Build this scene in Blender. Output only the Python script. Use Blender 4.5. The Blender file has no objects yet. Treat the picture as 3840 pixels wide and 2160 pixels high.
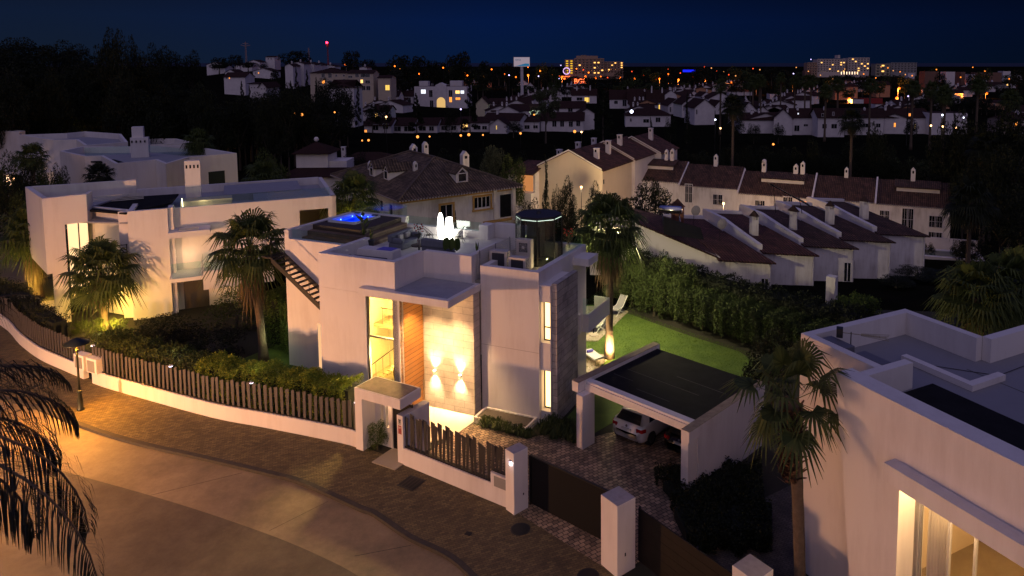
import bpy, math, random
import numpy as np
from mathutils import Matrix, Vector

rad = math.radians
R = random.Random(7)
NR = np.random.RandomState(11)
SC = bpy.context.scene
COL = SC.collection

# ---------------------------------------------------------------- camera
XP, YP, FOC, H = 2250.0, 480.0, 2680.0, 17.0      # optical centre and focal length of the photograph (3840 px wide), height in m
TILT = math.atan(245 / 2680.0)
CT, ST = math.cos(TILT), math.sin(TILT)
cam = bpy.data.cameras.new('camera')
cam.sensor_width = 36.0
cam.lens = FOC / 3840 * 36
cam.shift_x = (1920 - XP) / 3840
cam.shift_y = (YP - 1080) / 3840
cam.clip_start, cam.clip_end = 0.5, 60000
camo = bpy.data.objects.new('camera', cam)
COL.objects.link(camo)
camo.location = (0, 0, H)
camo.rotation_euler = (math.pi / 2 - TILT, 0, 0)
SC.camera = camo

# ---------------------------------------------------------------- exposure and render
SC.view_settings.view_transform = 'Standard'
SC.view_settings.look = 'None'
SC.view_settings.exposure = 0
SC.view_settings.gamma = 1
SC.cycles.use_denoising = True
SC.cycles.max_bounces = 5
SC.cycles.diffuse_bounces = 3
SC.cycles.glossy_bounces = 3
SC.cycles.transmission_bounces = 4
SC.cycles.transparent_max_bounces = 16
SC.cycles.caustics_reflective = False
SC.cycles.caustics_refractive = False
SC.cycles.sample_clamp_indirect = 4.0

# ---------------------------------------------------------------- night sky: dark blue towards the sea, last dusk glow behind the camera
W = bpy.data.worlds.new('World')
SC.world = W
W.use_nodes = True
wn, wl = W.node_tree.nodes, W.node_tree.links
wn.clear()


def _n(t, **k):
    n = wn.new(t)
    for a, b in k.items():
        setattr(n, a, b)
    return n


w_out = _n('ShaderNodeOutputWorld')
w_bg = _n('ShaderNodeBackground')
w_tc = _n('ShaderNodeTexCoord')
w_sep = _n('ShaderNodeSeparateXYZ')
wl.new(w_tc.outputs['Generated'], w_sep.inputs[0])
w_sky = _n('ShaderNodeTexSky', sky_type='NISHITA', sun_disc=False)
w_sky.sun_elevation = rad(-4)
w_sky.sun_rotation = rad(200)
w_up = _n('ShaderNodeMapRange', interpolation_type='SMOOTHSTEP')
w_up.inputs['From Min'].default_value = 0.10
w_up.inputs['From Max'].default_value = 0.75
wl.new(w_sep.outputs['Z'], w_up.inputs['Value'])
w_low = _n('ShaderNodeValToRGB')
w_low.color_ramp.elements[0].position = 0.0
w_low.color_ramp.elements[0].color = (0.0020, 0.0095, 0.0400, 1)
w_low.color_ramp.elements[1].position = 1.0
w_low.color_ramp.elements[1].color = (0.0014, 0.0048, 0.0225, 1)
e = w_low.color_ramp.elements.new(0.5)
e.color = (0.0016, 0.0088, 0.0500, 1)
w_mz = _n('ShaderNodeMath', operation='MULTIPLY')
w_mz.inputs[1].default_value = 9.0
wl.new(w_sep.outputs['Z'], w_mz.inputs[0])
wl.new(w_mz.outputs[0], w_low.inputs[0])
# left: purplish town glow, right: darker
w_lr = _n('ShaderNodeValToRGB')
w_lr.color_ramp.elements[0].position = 0.20
w_lr.color_ramp.elements[0].color = (2.9, 1.2, 0.62, 1)
w_lr.color_ramp.elements[1].position = 0.75
w_lr.color_ramp.elements[1].color = (0.6, 0.45, 0.36, 1)
e = w_lr.color_ramp.elements.new(0.42)
e.color = (1.0, 1.0, 1.0, 1)
w_mx = _n('ShaderNodeMapRange')
w_mx.inputs['From Min'].default_value = -1
w_mx.inputs['From Max'].default_value = 1
wl.new(w_sep.outputs['X'], w_mx.inputs['Value'])
wl.new(w_mx.outputs[0], w_lr.inputs[0])
w_mul = _n('ShaderNodeMix', data_type='RGBA', blend_type='MULTIPLY')
w_mul.inputs['Factor'].default_value = 1
wl.new(w_low.outputs[0], w_mul.inputs['A'])
wl.new(w_lr.outputs[0], w_mul.inputs['B'])
w_zen = _n('ShaderNodeMix', data_type='RGBA')
wl.new(w_up.outputs[0], w_zen.inputs['Factor'])
wl.new(w_mul.outputs['Result'], w_zen.inputs['A'])
w_zen.inputs['B'].default_value = (0.040, 0.046, 0.175, 1)
w_back = _n('ShaderNodeMapRange', interpolation_type='SMOOTHSTEP')
w_back.inputs['From Min'].default_value = 0.35
w_back.inputs['From Max'].default_value = 0.95
w_dot = _n('ShaderNodeVectorMath', operation='DOT_PRODUCT')
w_dot.inputs[1].default_value = (0.0, -0.77, 0.64)
wl.new(w_tc.outputs['Generated'], w_dot.inputs[0])
wl.new(w_dot.outputs['Value'], w_back.inputs['Value'])
w_bk = _n('ShaderNodeMix', data_type='RGBA')
wl.new(w_back.outputs[0], w_bk.inputs['Factor'])
wl.new(w_zen.outputs['Result'], w_bk.inputs['A'])
w_bk.inputs['B'].default_value = (0.265, 0.222, 0.325, 1)
w_add = _n('ShaderNodeMix', data_type='RGBA', blend_type='ADD')
w_add.inputs['Factor'].default_value = 0.004
wl.new(w_bk.outputs['Result'], w_add.inputs['A'])
wl.new(w_sky.outputs[0], w_add.inputs['B'])
wl.new(w_add.outputs['Result'], w_bg.inputs['Color'])
w_bg.inputs['Strength'].default_value = 1.0
wl.new(w_bg.outputs[0], w_out.inputs[0])
W.cycles.sampling_method = 'MANUAL'
W.cycles.sample_map_resolution = 512


# ---------------------------------------------------------------- photo pixel -> world point (survey of the real positions)
def ray(px, py):
    a = (px - XP) / FOC
    b = -(py - YP) / FOC
    return a, CT + b * ST, -ST + b * CT


def P(px, py, z=0.0):
    d = ray(px, py)
    t = (z - H) / d[2]
    return (d[0] * t, d[1] * t, z)


def PY(px, py, Y):
    d = ray(px, py)
    t = Y / d[1]
    return (d[0] * t, Y, H + d[2] * t)


# ---------------------------------------------------------------- materials
MATS = {}


def mat(name, base=(0.5, 0.5, 0.5), rough=0.6, metal=0.0, noise=None, bump=None, emit=None, estr=0.0, spec=None, trans=None):
    """noise=(scale, second colour, contrast), bump=(scale, strength)"""
    if name in MATS:
        return MATS[name]
    m = bpy.data.materials.new(name)
    m.use_nodes = True
    nt = m.node_tree
    b = nt.nodes['Principled BSDF']
    b.inputs['Base Color'].default_value = (*base, 1)
    b.inputs['Roughness'].default_value = rough
    b.inputs['Metallic'].default_value = metal
    if spec is not None:
        b.inputs['Specular IOR Level'].default_value = spec
    tc = nt.nodes.new('ShaderNodeTexCoord')
    if noise:
        nz = nt.nodes.new('ShaderNodeTexNoise')
        nz.inputs['Scale'].default_value = noise[0]
        nz.inputs['Detail'].default_value = 6
        nz.inputs['Roughness'].default_value = 0.65
        nt.links.new(tc.outputs['Object'], nz.inputs['Vector'])
        cr = nt.nodes.new('ShaderNodeValToRGB')
        c = noise[2] if len(noise) > 2 else 0.2
        cr.color_ramp.elements[0].position = 0.5 - c
        cr.color_ramp.elements[1].position = 0.5 + c
        cr.color_ramp.elements[0].color = (*base, 1)
        cr.color_ramp.elements[1].color = (*noise[1], 1)
        nt.links.new(nz.outputs['Fac'], cr.inputs[0])
        nt.links.new(cr.outputs[0], b.inputs['Base Color'])
    if bump:
        n2 = nt.nodes.new('ShaderNodeTexNoise')
        n2.inputs['Scale'].default_value = bump[0]
        n2.inputs['Detail'].default_value = 4
        nt.links.new(tc.outputs['Object'], n2.inputs['Vector'])
        bp = nt.nodes.new('ShaderNodeBump')
        bp.inputs['Strength'].default_value = bump[1]
        bp.inputs['Distance'].default_value = 0.02
        nt.links.new(n2.outputs['Fac'], bp.inputs['Height'])
        nt.links.new(bp.outputs[0], b.inputs['Normal'])
    if emit:
        b.inputs['Emission Color'].default_value = (*emit, 1)
        b.inputs['Emission Strength'].default_value = estr
    if trans:
        b.inputs['Transmission Weight'].default_value = trans
    MATS[name] = m
    return m


def stucco(name, base, dirt, streak=0.25):
    m = mat(name, base, 0.85, bump=(60, 0.25))
    nt = m.node_tree
    b = nt.nodes['Principled BSDF']
    tc = nt.nodes['Texture Coordinate']
    mp = nt.nodes.new('ShaderNodeMapping')
    mp.inputs['Scale'].default_value = (1.6, 1.6, 0.22)
    nt.links.new(tc.outputs['Object'], mp.inputs[0])
    a = nt.nodes.new('ShaderNodeTexNoise')
    a.inputs['Scale'].default_value = 1.3
    a.inputs['Detail'].default_value = 8
    a.inputs['Roughness'].default_value = 0.7
    nt.links.new(mp.outputs[0], a.inputs['Vector'])
    c = nt.nodes.new('ShaderNodeTexNoise')
    c.inputs['Scale'].default_value = 0.35
    c.inputs['Detail'].default_value = 5
    nt.links.new(tc.outputs['Object'], c.inputs['Vector'])
    mu = nt.nodes.new('ShaderNodeMath')
    mu.operation = 'MULTIPLY'
    nt.links.new(a.outputs['Fac'], mu.inputs[0])
    nt.links.new(c.outputs['Fac'], mu.inputs[1])
    mr = nt.nodes.new('ShaderNodeMapRange')
    mr.inputs['From Min'].default_value = 0.22
    mr.inputs['From Max'].default_value = 0.42
    mr.inputs['To Max'].default_value = streak
    nt.links.new(mu.outputs[0], mr.inputs['Value'])
    mx = nt.nodes.new('ShaderNodeMix')
    mx.data_type = 'RGBA'
    mx.inputs['A'].default_value = (*base, 1)
    mx.inputs['B'].default_value = (*dirt, 1)
    nt.links.new(mr.outputs[0], mx.inputs['Factor'])
    nt.links.new(mx.outputs['Result'], b.inputs['Base Color'])
    return m


def brickmat(name, c1, c2, mortar, w, h, msize, rough=0.8, vec='UV', rot=0.0, bias=0.0, bumps=0.4, offset=0.5, nz=0.35):
    if name in MATS:
        return MATS[name]
    m = bpy.data.materials.new(name)
    m.use_nodes = True
    nt = m.node_tree
    b = nt.nodes['Principled BSDF']
    b.inputs['Roughness'].default_value = rough
    tc = nt.nodes.new('ShaderNodeTexCoord')
    mp = nt.nodes.new('ShaderNodeMapping')
    mp.inputs['Rotation'].default_value = (0, 0, rot)
    nt.links.new(tc.outputs[vec], mp.inputs[0])
    wob = nt.nodes.new('ShaderNodeTexNoise')
    wob.inputs['Scale'].default_value = 2.0
    nt.links.new(mp.outputs[0], wob.inputs['Vector'])
    br = nt.nodes.new('ShaderNodeTexBrick')
    br.offset = offset
    for k, v in (('Color1', c1), ('Color2', c2), ('Mortar', mortar)):
        br.inputs[k].default_value = (*v, 1)
    br.inputs['Scale'].default_value = 1
    br.inputs['Brick Width'].default_value = w
    br.inputs['Row Height'].default_value = h
    br.inputs['Mortar Size'].default_value = msize
    br.inputs['Bias'].default_value = bias
    nt.links.new(mp.outputs[0], br.inputs['Vector'])
    n = nt.nodes.new('ShaderNodeTexNoise')
    n.inputs['Scale'].default_value = 1.1
    n.inputs['Detail'].default_value = 8
    n.inputs['Roughness'].default_value = 0.7
    nt.links.new(tc.outputs[vec], n.inputs['Vector'])
    mr = nt.nodes.new('ShaderNodeMapRange')
    mr.inputs['From Min'].default_value = 0.3
    mr.inputs['From Max'].default_value = 0.7
    mr.inputs['To Min'].default_value = 1 - nz
    mr.inputs['To Max'].default_value = 1 + nz
    nt.links.new(n.outputs['Fac'], mr.inputs['Value'])
    mx = nt.nodes.new('ShaderNodeMix')
    mx.data_type = 'RGBA'
    mx.blend_type = 'MULTIPLY'
    mx.inputs['Factor'].default_value = 1
    nt.links.new(br.outputs['Color'], mx.inputs['A'])
    nt.links.new(mr.outputs[0], mx.inputs['B'])
    nt.links.new(mx.outputs['Result'], b.inputs['Base Color'])
    bp = nt.nodes.new('ShaderNodeBump')
    bp.inputs['Strength'].default_value = bumps
    bp.inputs['Distance'].default_value = 0.02
    bp.invert = True
    nt.links.new(br.outputs['Fac'], bp.inputs['Height'])
    nt.links.new(bp.outputs[0], b.inputs['Normal'])
    MATS[name] = m
    return m


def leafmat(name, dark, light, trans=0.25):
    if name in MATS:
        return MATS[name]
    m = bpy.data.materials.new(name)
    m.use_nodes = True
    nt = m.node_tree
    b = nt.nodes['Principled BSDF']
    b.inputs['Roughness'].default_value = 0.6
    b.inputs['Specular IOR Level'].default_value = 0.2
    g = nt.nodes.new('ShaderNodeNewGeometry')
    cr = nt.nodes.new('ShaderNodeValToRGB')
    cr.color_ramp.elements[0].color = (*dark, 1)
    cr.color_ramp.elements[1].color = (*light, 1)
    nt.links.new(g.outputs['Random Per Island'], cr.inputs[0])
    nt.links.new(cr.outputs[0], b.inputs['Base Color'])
    if trans:
        t = nt.nodes.new('ShaderNodeBsdfTranslucent')
        nt.links.new(cr.outputs[0], t.inputs['Color'])
        mx = nt.nodes.new('ShaderNodeMixShader')
        mx.inputs[0].default_value = trans
        nt.links.new(b.outputs[0], mx.inputs[1])
        nt.links.new(t.outputs[0], mx.inputs[2])
        nt.links.new(mx.outputs[0], nt.nodes['Material Output'].inputs[0])
    MATS[name] = m
    return m


def glassmat(name, tint=(0.9, 1, 0.97), base=0.08, rough=0.02):
    if name in MATS:
        return MATS[name]
    m = bpy.data.materials.new(name)
    m.use_nodes = True
    nt = m.node_tree
    nt.nodes.remove(nt.nodes['Principled BSDF'])
    t = nt.nodes.new('ShaderNodeBsdfTransparent')
    t.inputs[0].default_value = (*tint, 1)
    g = nt.nodes.new('ShaderNodeBsdfGlossy')
    g.inputs['Roughness'].default_value = rough
    fr = nt.nodes.new('ShaderNodeLayerWeight')
    fr.inputs['Blend'].default_value = 0.5
    pw = nt.nodes.new('ShaderNodeMath')
    pw.operation = 'POWER'
    pw.inputs[1].default_value = 4.5
    nt.links.new(fr.outputs['Facing'], pw.inputs[0])
    ad = nt.nodes.new('ShaderNodeMath')
    ad.operation = 'MULTIPLY_ADD'
    ad.inputs[1].default_value = 0.8
    ad.inputs[2].default_value = base * .5 + .02
    nt.links.new(pw.outputs[0], ad.inputs[0])
    mx = nt.nodes.new('ShaderNodeMixShader')
    nt.links.new(ad.outputs[0], mx.inputs[0])
    nt.links.new(t.outputs[0], mx.inputs[1])
    nt.links.new(g.outputs[0], mx.inputs[2])
    nt.links.new(mx.outputs[0], nt.nodes['Material Output'].inputs[0])
    MATS[name] = m
    return m


def tilemat(name, c1, c2, pitch=0.24):
    """clay roof tiles: ribs run up the slope (UV in metres, U along the eaves)"""
    if name in MATS:
        return MATS[name]
    m = bpy.data.materials.new(name)
    m.use_nodes = True
    nt = m.node_tree
    b = nt.nodes['Principled BSDF']
    b.inputs['Roughness'].default_value = 0.9
    tc = nt.nodes.new('ShaderNodeTexCoord')
    sp = nt.nodes.new('ShaderNodeSeparateXYZ')
    nt.links.new(tc.outputs['UV'], sp.inputs[0])
    mu = nt.nodes.new('ShaderNodeMath')
    mu.operation = 'MULTIPLY'
    mu.inputs[1].default_value = 2 * math.pi / pitch
    nt.links.new(sp.outputs['X'], mu.inputs[0])
    si = nt.nodes.new('ShaderNodeMath')
    si.operation = 'SINE'
    nt.links.new(mu.outputs[0], si.inputs[0])
    br = nt.nodes.new('ShaderNodeTexBrick')
    br.offset = 0.0
    br.inputs['Color1'].default_value = (*c1, 1)
    br.inputs['Color2'].default_value = (*c2, 1)
    br.inputs['Mortar'].default_value = (c1[0] * .35, c1[1] * .35, c1[2] * .35, 1)
    br.inputs['Scale'].default_value = 1
    br.inputs['Brick Width'].default_value = pitch
    br.inputs['Row Height'].default_value = 0.42
    br.inputs['Mortar Size'].default_value = 0.03
    nt.links.new(tc.outputs['UV'], br.inputs['Vector'])
    n = nt.nodes.new('ShaderNodeTexNoise')
    n.inputs['Scale'].default_value = 0.7
    n.inputs['Detail'].default_value = 8
    nt.links.new(tc.outputs['UV'], n.inputs['Vector'])
    mr = nt.nodes.new('ShaderNodeMapRange')
    mr.inputs['From Min'].default_value = 0.3
    mr.inputs['From Max'].default_value = 0.7
    mr.inputs['To Min'].default_value = 0.5
    mr.inputs['To Max'].default_value = 1.5
    nt.links.new(n.outputs['Fac'], mr.inputs['Value'])
    mr2 = nt.nodes.new('ShaderNodeMapRange')
    mr2.inputs['From Min'].default_value = -1
    mr2.inputs['To Min'].default_value = 0.45
    mr2.inputs['To Max'].default_value = 1.25
    nt.links.new(si.outputs[0], mr2.inputs['Value'])
    m3 = nt.nodes.new('ShaderNodeMath')
    m3.operation = 'MULTIPLY'
    nt.links.new(mr.outputs[0], m3.inputs[0])
    nt.links.new(mr2.outputs[0], m3.inputs[1])
    mx = nt.nodes.new('ShaderNodeMix')
    mx.data_type = 'RGBA'
    mx.blend_type = 'MULTIPLY'
    mx.inputs['Factor'].default_value = 1
    nt.links.new(br.outputs['Color'], mx.inputs['A'])
    nt.links.new(m3.outputs[0], mx.inputs['B'])
    nt.links.new(mx.outputs['Result'], b.inputs['Base Color'])
    bp = nt.nodes.new('ShaderNodeBump')
    bp.inputs['Distance'].default_value = 0.07
    bp.inputs['Strength'].default_value = 1
    nt.links.new(si.outputs[0], bp.inputs['Height'])
    nt.links.new(bp.outputs[0], b.inputs['Normal'])
    MATS[name] = m
    return m


def emis(name, c, s):
    if name in MATS:
        return MATS[name]
    m = bpy.data.materials.new(name)
    m.use_nodes = True
    nt = m.node_tree
    nt.nodes.remove(nt.nodes['Principled BSDF'])
    e_ = nt.nodes.new('ShaderNodeEmission')
    e_.inputs[0].default_value = (*c, 1)
    e_.inputs[1].default_value = s
    nt.links.new(e_.outputs[0], nt.nodes['Material Output'].inputs[0])
    MATS[name] = m
    return m


def cracks(m, scale, width, dark, vec='Object'):
    nt = m.node_tree
    b = nt.nodes['Principled BSDF']
    src = b.inputs['Base Color'].links[0].from_socket
    tc = nt.nodes.new('ShaderNodeTexCoord')
    nz = nt.nodes.new('ShaderNodeTexNoise')
    nz.inputs['Scale'].default_value = scale * 3
    nz.inputs['Detail'].default_value = 6
    nt.links.new(tc.outputs[vec], nz.inputs['Vector'])
    ad = nt.nodes.new('ShaderNodeMix')
    ad.data_type = 'RGBA'
    ad.inputs['Factor'].default_value = 0.12
    nt.links.new(tc.outputs[vec], ad.inputs['A'])
    nt.links.new(nz.outputs['Color'], ad.inputs['B'])
    vo = nt.nodes.new('ShaderNodeTexVoronoi')
    vo.feature = 'DISTANCE_TO_EDGE'
    vo.inputs['Scale'].default_value = scale
    nt.links.new(ad.outputs['Result'], vo.inputs['Vector'])
    mr = nt.nodes.new('ShaderNodeMapRange')
    mr.inputs['From Min'].default_value = width * .4
    mr.inputs['From Max'].default_value = width
    mr.inputs['To Min'].default_value = dark
    nt.links.new(vo.outputs['Distance'], mr.inputs['Value'])
    n2 = nt.nodes.new('ShaderNodeTexNoise')
    n2.inputs['Scale'].default_value = .35
    n2.inputs['Detail'].default_value = 15
    n2.inputs['Roughness'].default_value = .8
    nt.links.new(tc.outputs[vec], n2.inputs['Vector'])
    m2 = nt.nodes.new('ShaderNodeMapRange')
    m2.inputs['From Min'].default_value = .35
    m2.inputs['From Max'].default_value = .65
    m2.inputs['To Min'].default_value = .62
    m2.inputs['To Max'].default_value = 1.25
    nt.links.new(n2.outputs['Fac'], m2.inputs['Value'])
    pr = nt.nodes.new('ShaderNodeMath')
    pr.operation = 'MULTIPLY'
    nt.links.new(mr.outputs[0], pr.inputs[0])
    nt.links.new(m2.outputs[0], pr.inputs[1])
    mx = nt.nodes.new('ShaderNodeMix')
    mx.data_type = 'RGBA'
    mx.blend_type = 'MULTIPLY'
    mx.inputs['Factor'].default_value = 1
    nt.links.new(src, mx.inputs['A'])
    nt.links.new(pr.outputs[0], mx.inputs['B'])
    nt.links.new(mx.outputs['Result'], b.inputs['Base Color'])


# ---------------------------------------------------------------- objects
FRAME = {}


def tag(o, label=None, cat=None, group=None, kind=None):
    if label:
        o['label'] = label
    if cat:
        o['category'] = cat
    if group:
        o['group'] = group
    if kind:
        o['kind'] = kind
    return o


def thing(name, label, cat, loc=(0, 0, 0), deg=0, group=None):
    o = bpy.data.objects.new(name, None)
    o.empty_display_size = 0.2
    COL.objects.link(o)
    o.location = loc
    o.rotation_euler = (0, 0, rad(deg))
    tag(o, label, cat, group)
    FRAME[o.name] = (loc[0], loc[1], loc[2], rad(deg))
    return o


class MB:
    def __init__(s, world=False):
        s.v, s.f, s.uv, s.world = [], [], [], world

    def add(s, vs, fs, uvs=None):
        k = len(s.v)
        s.v.extend(vs)
        for i, f in enumerate(fs):
            s.f.append(tuple(k + j for j in f))
            s.uv.append(uvs[i] if uvs else None)
        return s

    def box(s, x0, x1, y0, y1, z0, z1):
        return s.prism([(x0, y0), (x1, y0), (x1, y1), (x0, y1)], z0, z1)

    def prism(s, poly, z0, z1, top=None):
        a = sum(poly[i][0] * poly[(i + 1) % len(poly)][1] - poly[(i + 1) % len(poly)][0] * poly[i][1] for i in range(len(poly)))
        if a < 0:
            poly = poly[::-1]
            if top:
                top = top[::-1]
        n = len(poly)
        tp = top or poly
        z0s = z0 if isinstance(z0, (list, tuple)) else [z0] * n
        z1s = z1 if isinstance(z1, (list, tuple)) else [z1] * n
        vs = [(p[0], p[1], z0s[i]) for i, p in enumerate(poly)] + [(p[0], p[1], z1s[i]) for i, p in enumerate(tp)]
        fs = [tuple(range(n))[::-1], tuple(range(n, 2 * n))] + [(i, (i + 1) % n, n + (i + 1) % n, n + i) for i in range(n)]
        uvs = [[(poly[i][0], poly[i][1]) for i in range(n)][::-1], [(tp[i][0], tp[i][1]) for i in range(n)]]
        d = 0
        for i in range(n):
            p, q = poly[i], poly[(i + 1) % n]
            L = math.hypot(q[0] - p[0], q[1] - p[1])
            uvs.append([(d, z0s[i]), (d + L, z0s[(i + 1) % n]), (d + L, z1s[(i + 1) % n]), (d, z1s[i])])
            d += L
        return s.add(vs, fs, uvs)

    def obb(s, cx, cy, z0, z1, lx, ly, deg=0):
        c, t = math.cos(rad(deg)), math.sin(rad(deg))
        pts = [(cx + a * lx / 2 * c - b * ly / 2 * t, cy + a * lx / 2 * t + b * ly / 2 * c) for a, b in ((-1, -1), (1, -1), (1, 1), (-1, 1))]
        return s.prism(pts, z0, z1)

    def ring(s, outer, inner, z0, z1):
        """closed wall between two outlines with the same number of points"""
        n = len(outer)
        vs = [(p[0], p[1], z) for z in (z0, z1) for p in outer] + [(p[0], p[1], z) for z in (z0, z1) for p in inner]
        fs, uv = [], []
        for i in range(n):
            j = (i + 1) % n
            L = math.hypot(outer[j][0] - outer[i][0], outer[j][1] - outer[i][1])
            u4 = [(0, z0), (L, z0), (L, z1), (0, z1)]
            fs += [(i, j, n + j, n + i), (2 * n + j, 2 * n + i, 3 * n + i, 3 * n + j), (n + i, n + j, 3 * n + j, 3 * n + i), (j, i, 2 * n + i, 2 * n + j)]
            uv += [u4, u4, u4, u4]
        return s.add(vs, fs, uv)

    def wall(s, p, q, t, z0, z1, holes=()):
        """wall from p to q (outer face), thickness t to the left of p->q, holes = (a0,a1,z0,z1) along the wall"""
        dx, dy = q[0] - p[0], q[1] - p[1]
        L = math.hypot(dx, dy)
        dx, dy = dx / L, dy / L
        nx, ny = -dy * t, dx * t
        us = sorted({0, L} | {a for h in holes for a in h[:2]})
        zs = sorted({z0, z1} | {a for h in holes for a in h[2:]})
        pt = lambda a, z, k: (p[0] + dx * a + nx * k, p[1] + dy * a + ny * k, z)
        isin = lambda a, z: any(h[0] < a < h[1] and h[2] < z < h[3] for h in holes)
        for i in range(len(us) - 1):
            for j in range(len(zs) - 1):
                a0, a1, b0, b1 = us[i], us[i + 1], zs[j], zs[j + 1]
                if isin((a0 + a1) / 2, (b0 + b1) / 2):
                    continue
                u4 = [(a0, b0), (a1, b0), (a1, b1), (a0, b1)]
                s.add([pt(a0, b0, 0), pt(a1, b0, 0), pt(a1, b1, 0), pt(a0, b1, 0)], [(0, 1, 2, 3)], [u4])
                s.add([pt(a0, b0, 1), pt(a1, b0, 1), pt(a1, b1, 1), pt(a0, b1, 1)], [(3, 2, 1, 0)], [u4[::-1]])
        rects = list(holes) + [(0, L, z0, z1)]
        for a0, a1, b0, b1 in rects:
            for (u0, v0), (u1, v1) in (((a0, b0), (a1, b0)), ((a1, b0), (a1, b1)), ((a1, b1), (a0, b1)), ((a0, b1), (a0, b0))):
                s.add([pt(u0, v0, 0), pt(u1, v1, 0), pt(u1, v1, 1), pt(u0, v0, 1)], [(0, 1, 2, 3)], [[(u0, 0), (u1, 0), (u1, t), (u0, t)]])
        return s

    def tube(s, pts, r, n=6, cap=True):
        m = len(pts)
        rs = r if isinstance(r, (list, tuple)) else [r] * m
        P_ = [Vector(p) for p in pts]
        vs = []
        up = Vector((0, 0, 1))
        for i in range(m):
            d = (P_[min(i + 1, m - 1)] - P_[max(i - 1, 0)]).normalized()
            a = d.cross(up)
            if a.length < 0.05:
                a = d.cross(Vector((1, 0, 0)))
            a.normalize()
            b = a.cross(d)
            for k in range(n):
                t = 2 * math.pi * k / n
                q = P_[i] + (a * math.cos(t) + b * math.sin(t)) * rs[i]
                vs.append(tuple(q))
        fs = [(i * n + k, i * n + (k + 1) % n, (i + 1) * n + (k + 1) % n, (i + 1) * n + k) for i in range(m - 1) for k in range(n)]
        if cap:
            fs += [tuple(range(n))[::-1], tuple(range((m - 1) * n, m * n))]
        return s.add(vs, fs)

    def lathe(s, prof, n=12, cx=0, cy=0, cz=0):
        vs = [(cx + r * math.cos(2 * math.pi * k / n), cy + r * math.sin(2 * math.pi * k / n), cz + z) for r, z in prof for k in range(n)]
        m = len(prof)
        fs = [(i * n + k, i * n + (k + 1) % n, (i + 1) * n + (k + 1) % n, (i + 1) * n + k) for i in range(m - 1) for k in range(n)]
        fs += [tuple(range(n))[::-1], tuple(range((m - 1) * n, m * n))]
        return s.add(vs, fs)

    def ball(s, c, r, n=8, sz=1.0):
        pr = [(r * math.sin(math.pi * i / 6) + 1e-4, -r * sz * math.cos(math.pi * i / 6)) for i in range(7)]
        return s.lathe(pr, n, c[0], c[1], c[2])

    def quad(s, a, b, c, d, uv=None):
        return s.add([a, b, c, d], [(0, 1, 2, 3)], [uv] if uv else None)

    def slope(s, pts):
        """roof plane: first edge is the eaves; UV in metres, U along the eaves"""
        a = Vector(pts[0])
        e = (Vector(pts[1]) - a).normalized()
        nrm = e.cross(Vector(pts[2]) - a)
        if nrm.length < 1e-6:
            nrm = Vector((0, 0, 1))
        up = nrm.normalized().cross(e)
        uv = [((Vector(p) - a).dot(e), (Vector(p) - a).dot(up)) for p in pts]
        n = len(pts)
        th = 0.12
        lo = [(p[0], p[1], p[2] - th) for p in pts]
        s.add(list(pts), [tuple(range(n))], [uv])
        s.add(lo, [tuple(range(n))[::-1]], [uv[::-1]])
        for i in range(n):
            j = (i + 1) % n
            s.add([lo[i], lo[j], pts[j], pts[i]], [(0, 1, 2, 3)], [[uv[i], uv[j], uv[j], uv[i]]])
        return s

    def build(s, name, m, parent=None, smooth=False, bevel=0.0):
        me = bpy.data.meshes.new(name)
        vs = s.v
        if s.world and parent is not None:
            fx, fy, fz, a = FRAME[parent.name]
            c, t = math.cos(a), math.sin(a)
            vs = [((x - fx) * c + (y - fy) * t, -(x - fx) * t + (y - fy) * c, z - fz) for x, y, z in vs]
        me.from_pydata(vs, [], s.f)
        if any(u for u in s.uv):
            l = me.uv_layers.new(name='UVMap')
            dat = []
            for f, u in zip(s.f, s.uv):
                if u:
                    for p in u:
                        dat += [p[0], p[1]]
                else:
                    dat += [0.0, 0.0] * len(f)
            l.data.foreach_set('uv', dat)
        me.materials.append(m)
        if smooth:
            me.polygons.foreach_set('use_smooth', [True] * len(me.polygons))
        me.update()
        o = bpy.data.objects.new(name, me)
        COL.objects.link(o)
        if parent is not None:
            o.parent = parent
            FRAME[o.name] = FRAME[parent.name]
        if bevel:
            b = o.modifiers.new('edges', 'BEVEL')
            b.width = bevel
            b.segments = 2
            b.limit_method = 'ANGLE'
        return o


def inset(poly, d):
    a = sum(poly[i][0] * poly[(i + 1) % len(poly)][1] - poly[(i + 1) % len(poly)][0] * poly[i][1] for i in range(len(poly)))
    if a < 0:
        poly = poly[::-1]
    n = len(poly)
    out = []
    for i in range(n):
        p0, p1, p2 = poly[i - 1], poly[i], poly[(i + 1) % n]
        d1 = Vector((p1[0] - p0[0], p1[1] - p0[1])).normalized()
        d2 = Vector((p2[0] - p1[0], p2[1] - p1[1])).normalized()
        n1, n2 = Vector((-d1.y, d1.x)), Vector((-d2.y, d2.x))
        k = n1 + n2
        k = k / max(0.2, 1 + n1.dot(n2))
        out.append((p1[0] + k.x * d, p1[1] + k.y * d))
    return poly, out


def arr_mesh(name, verts, nper, m):
    """many separate faces with nper corners each from an (n*nper,3) array"""
    me = bpy.data.meshes.new(name)
    n = len(verts) // nper
    me.vertices.add(len(verts))
    me.vertices.foreach_set('co', np.asarray(verts, dtype=np.float32).ravel())
    me.loops.add(n * nper)
    me.loops.foreach_set('vertex_index', np.arange(n * nper, dtype=np.int32))
    me.polygons.add(n)
    me.polygons.foreach_set('loop_start', np.arange(0, n * nper, nper, dtype=np.int32))
    me.polygons.foreach_set('loop_total', np.full(n, nper, dtype=np.int32))
    me.materials.append(m)
    me.update(calc_edges=True)
    return me


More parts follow.
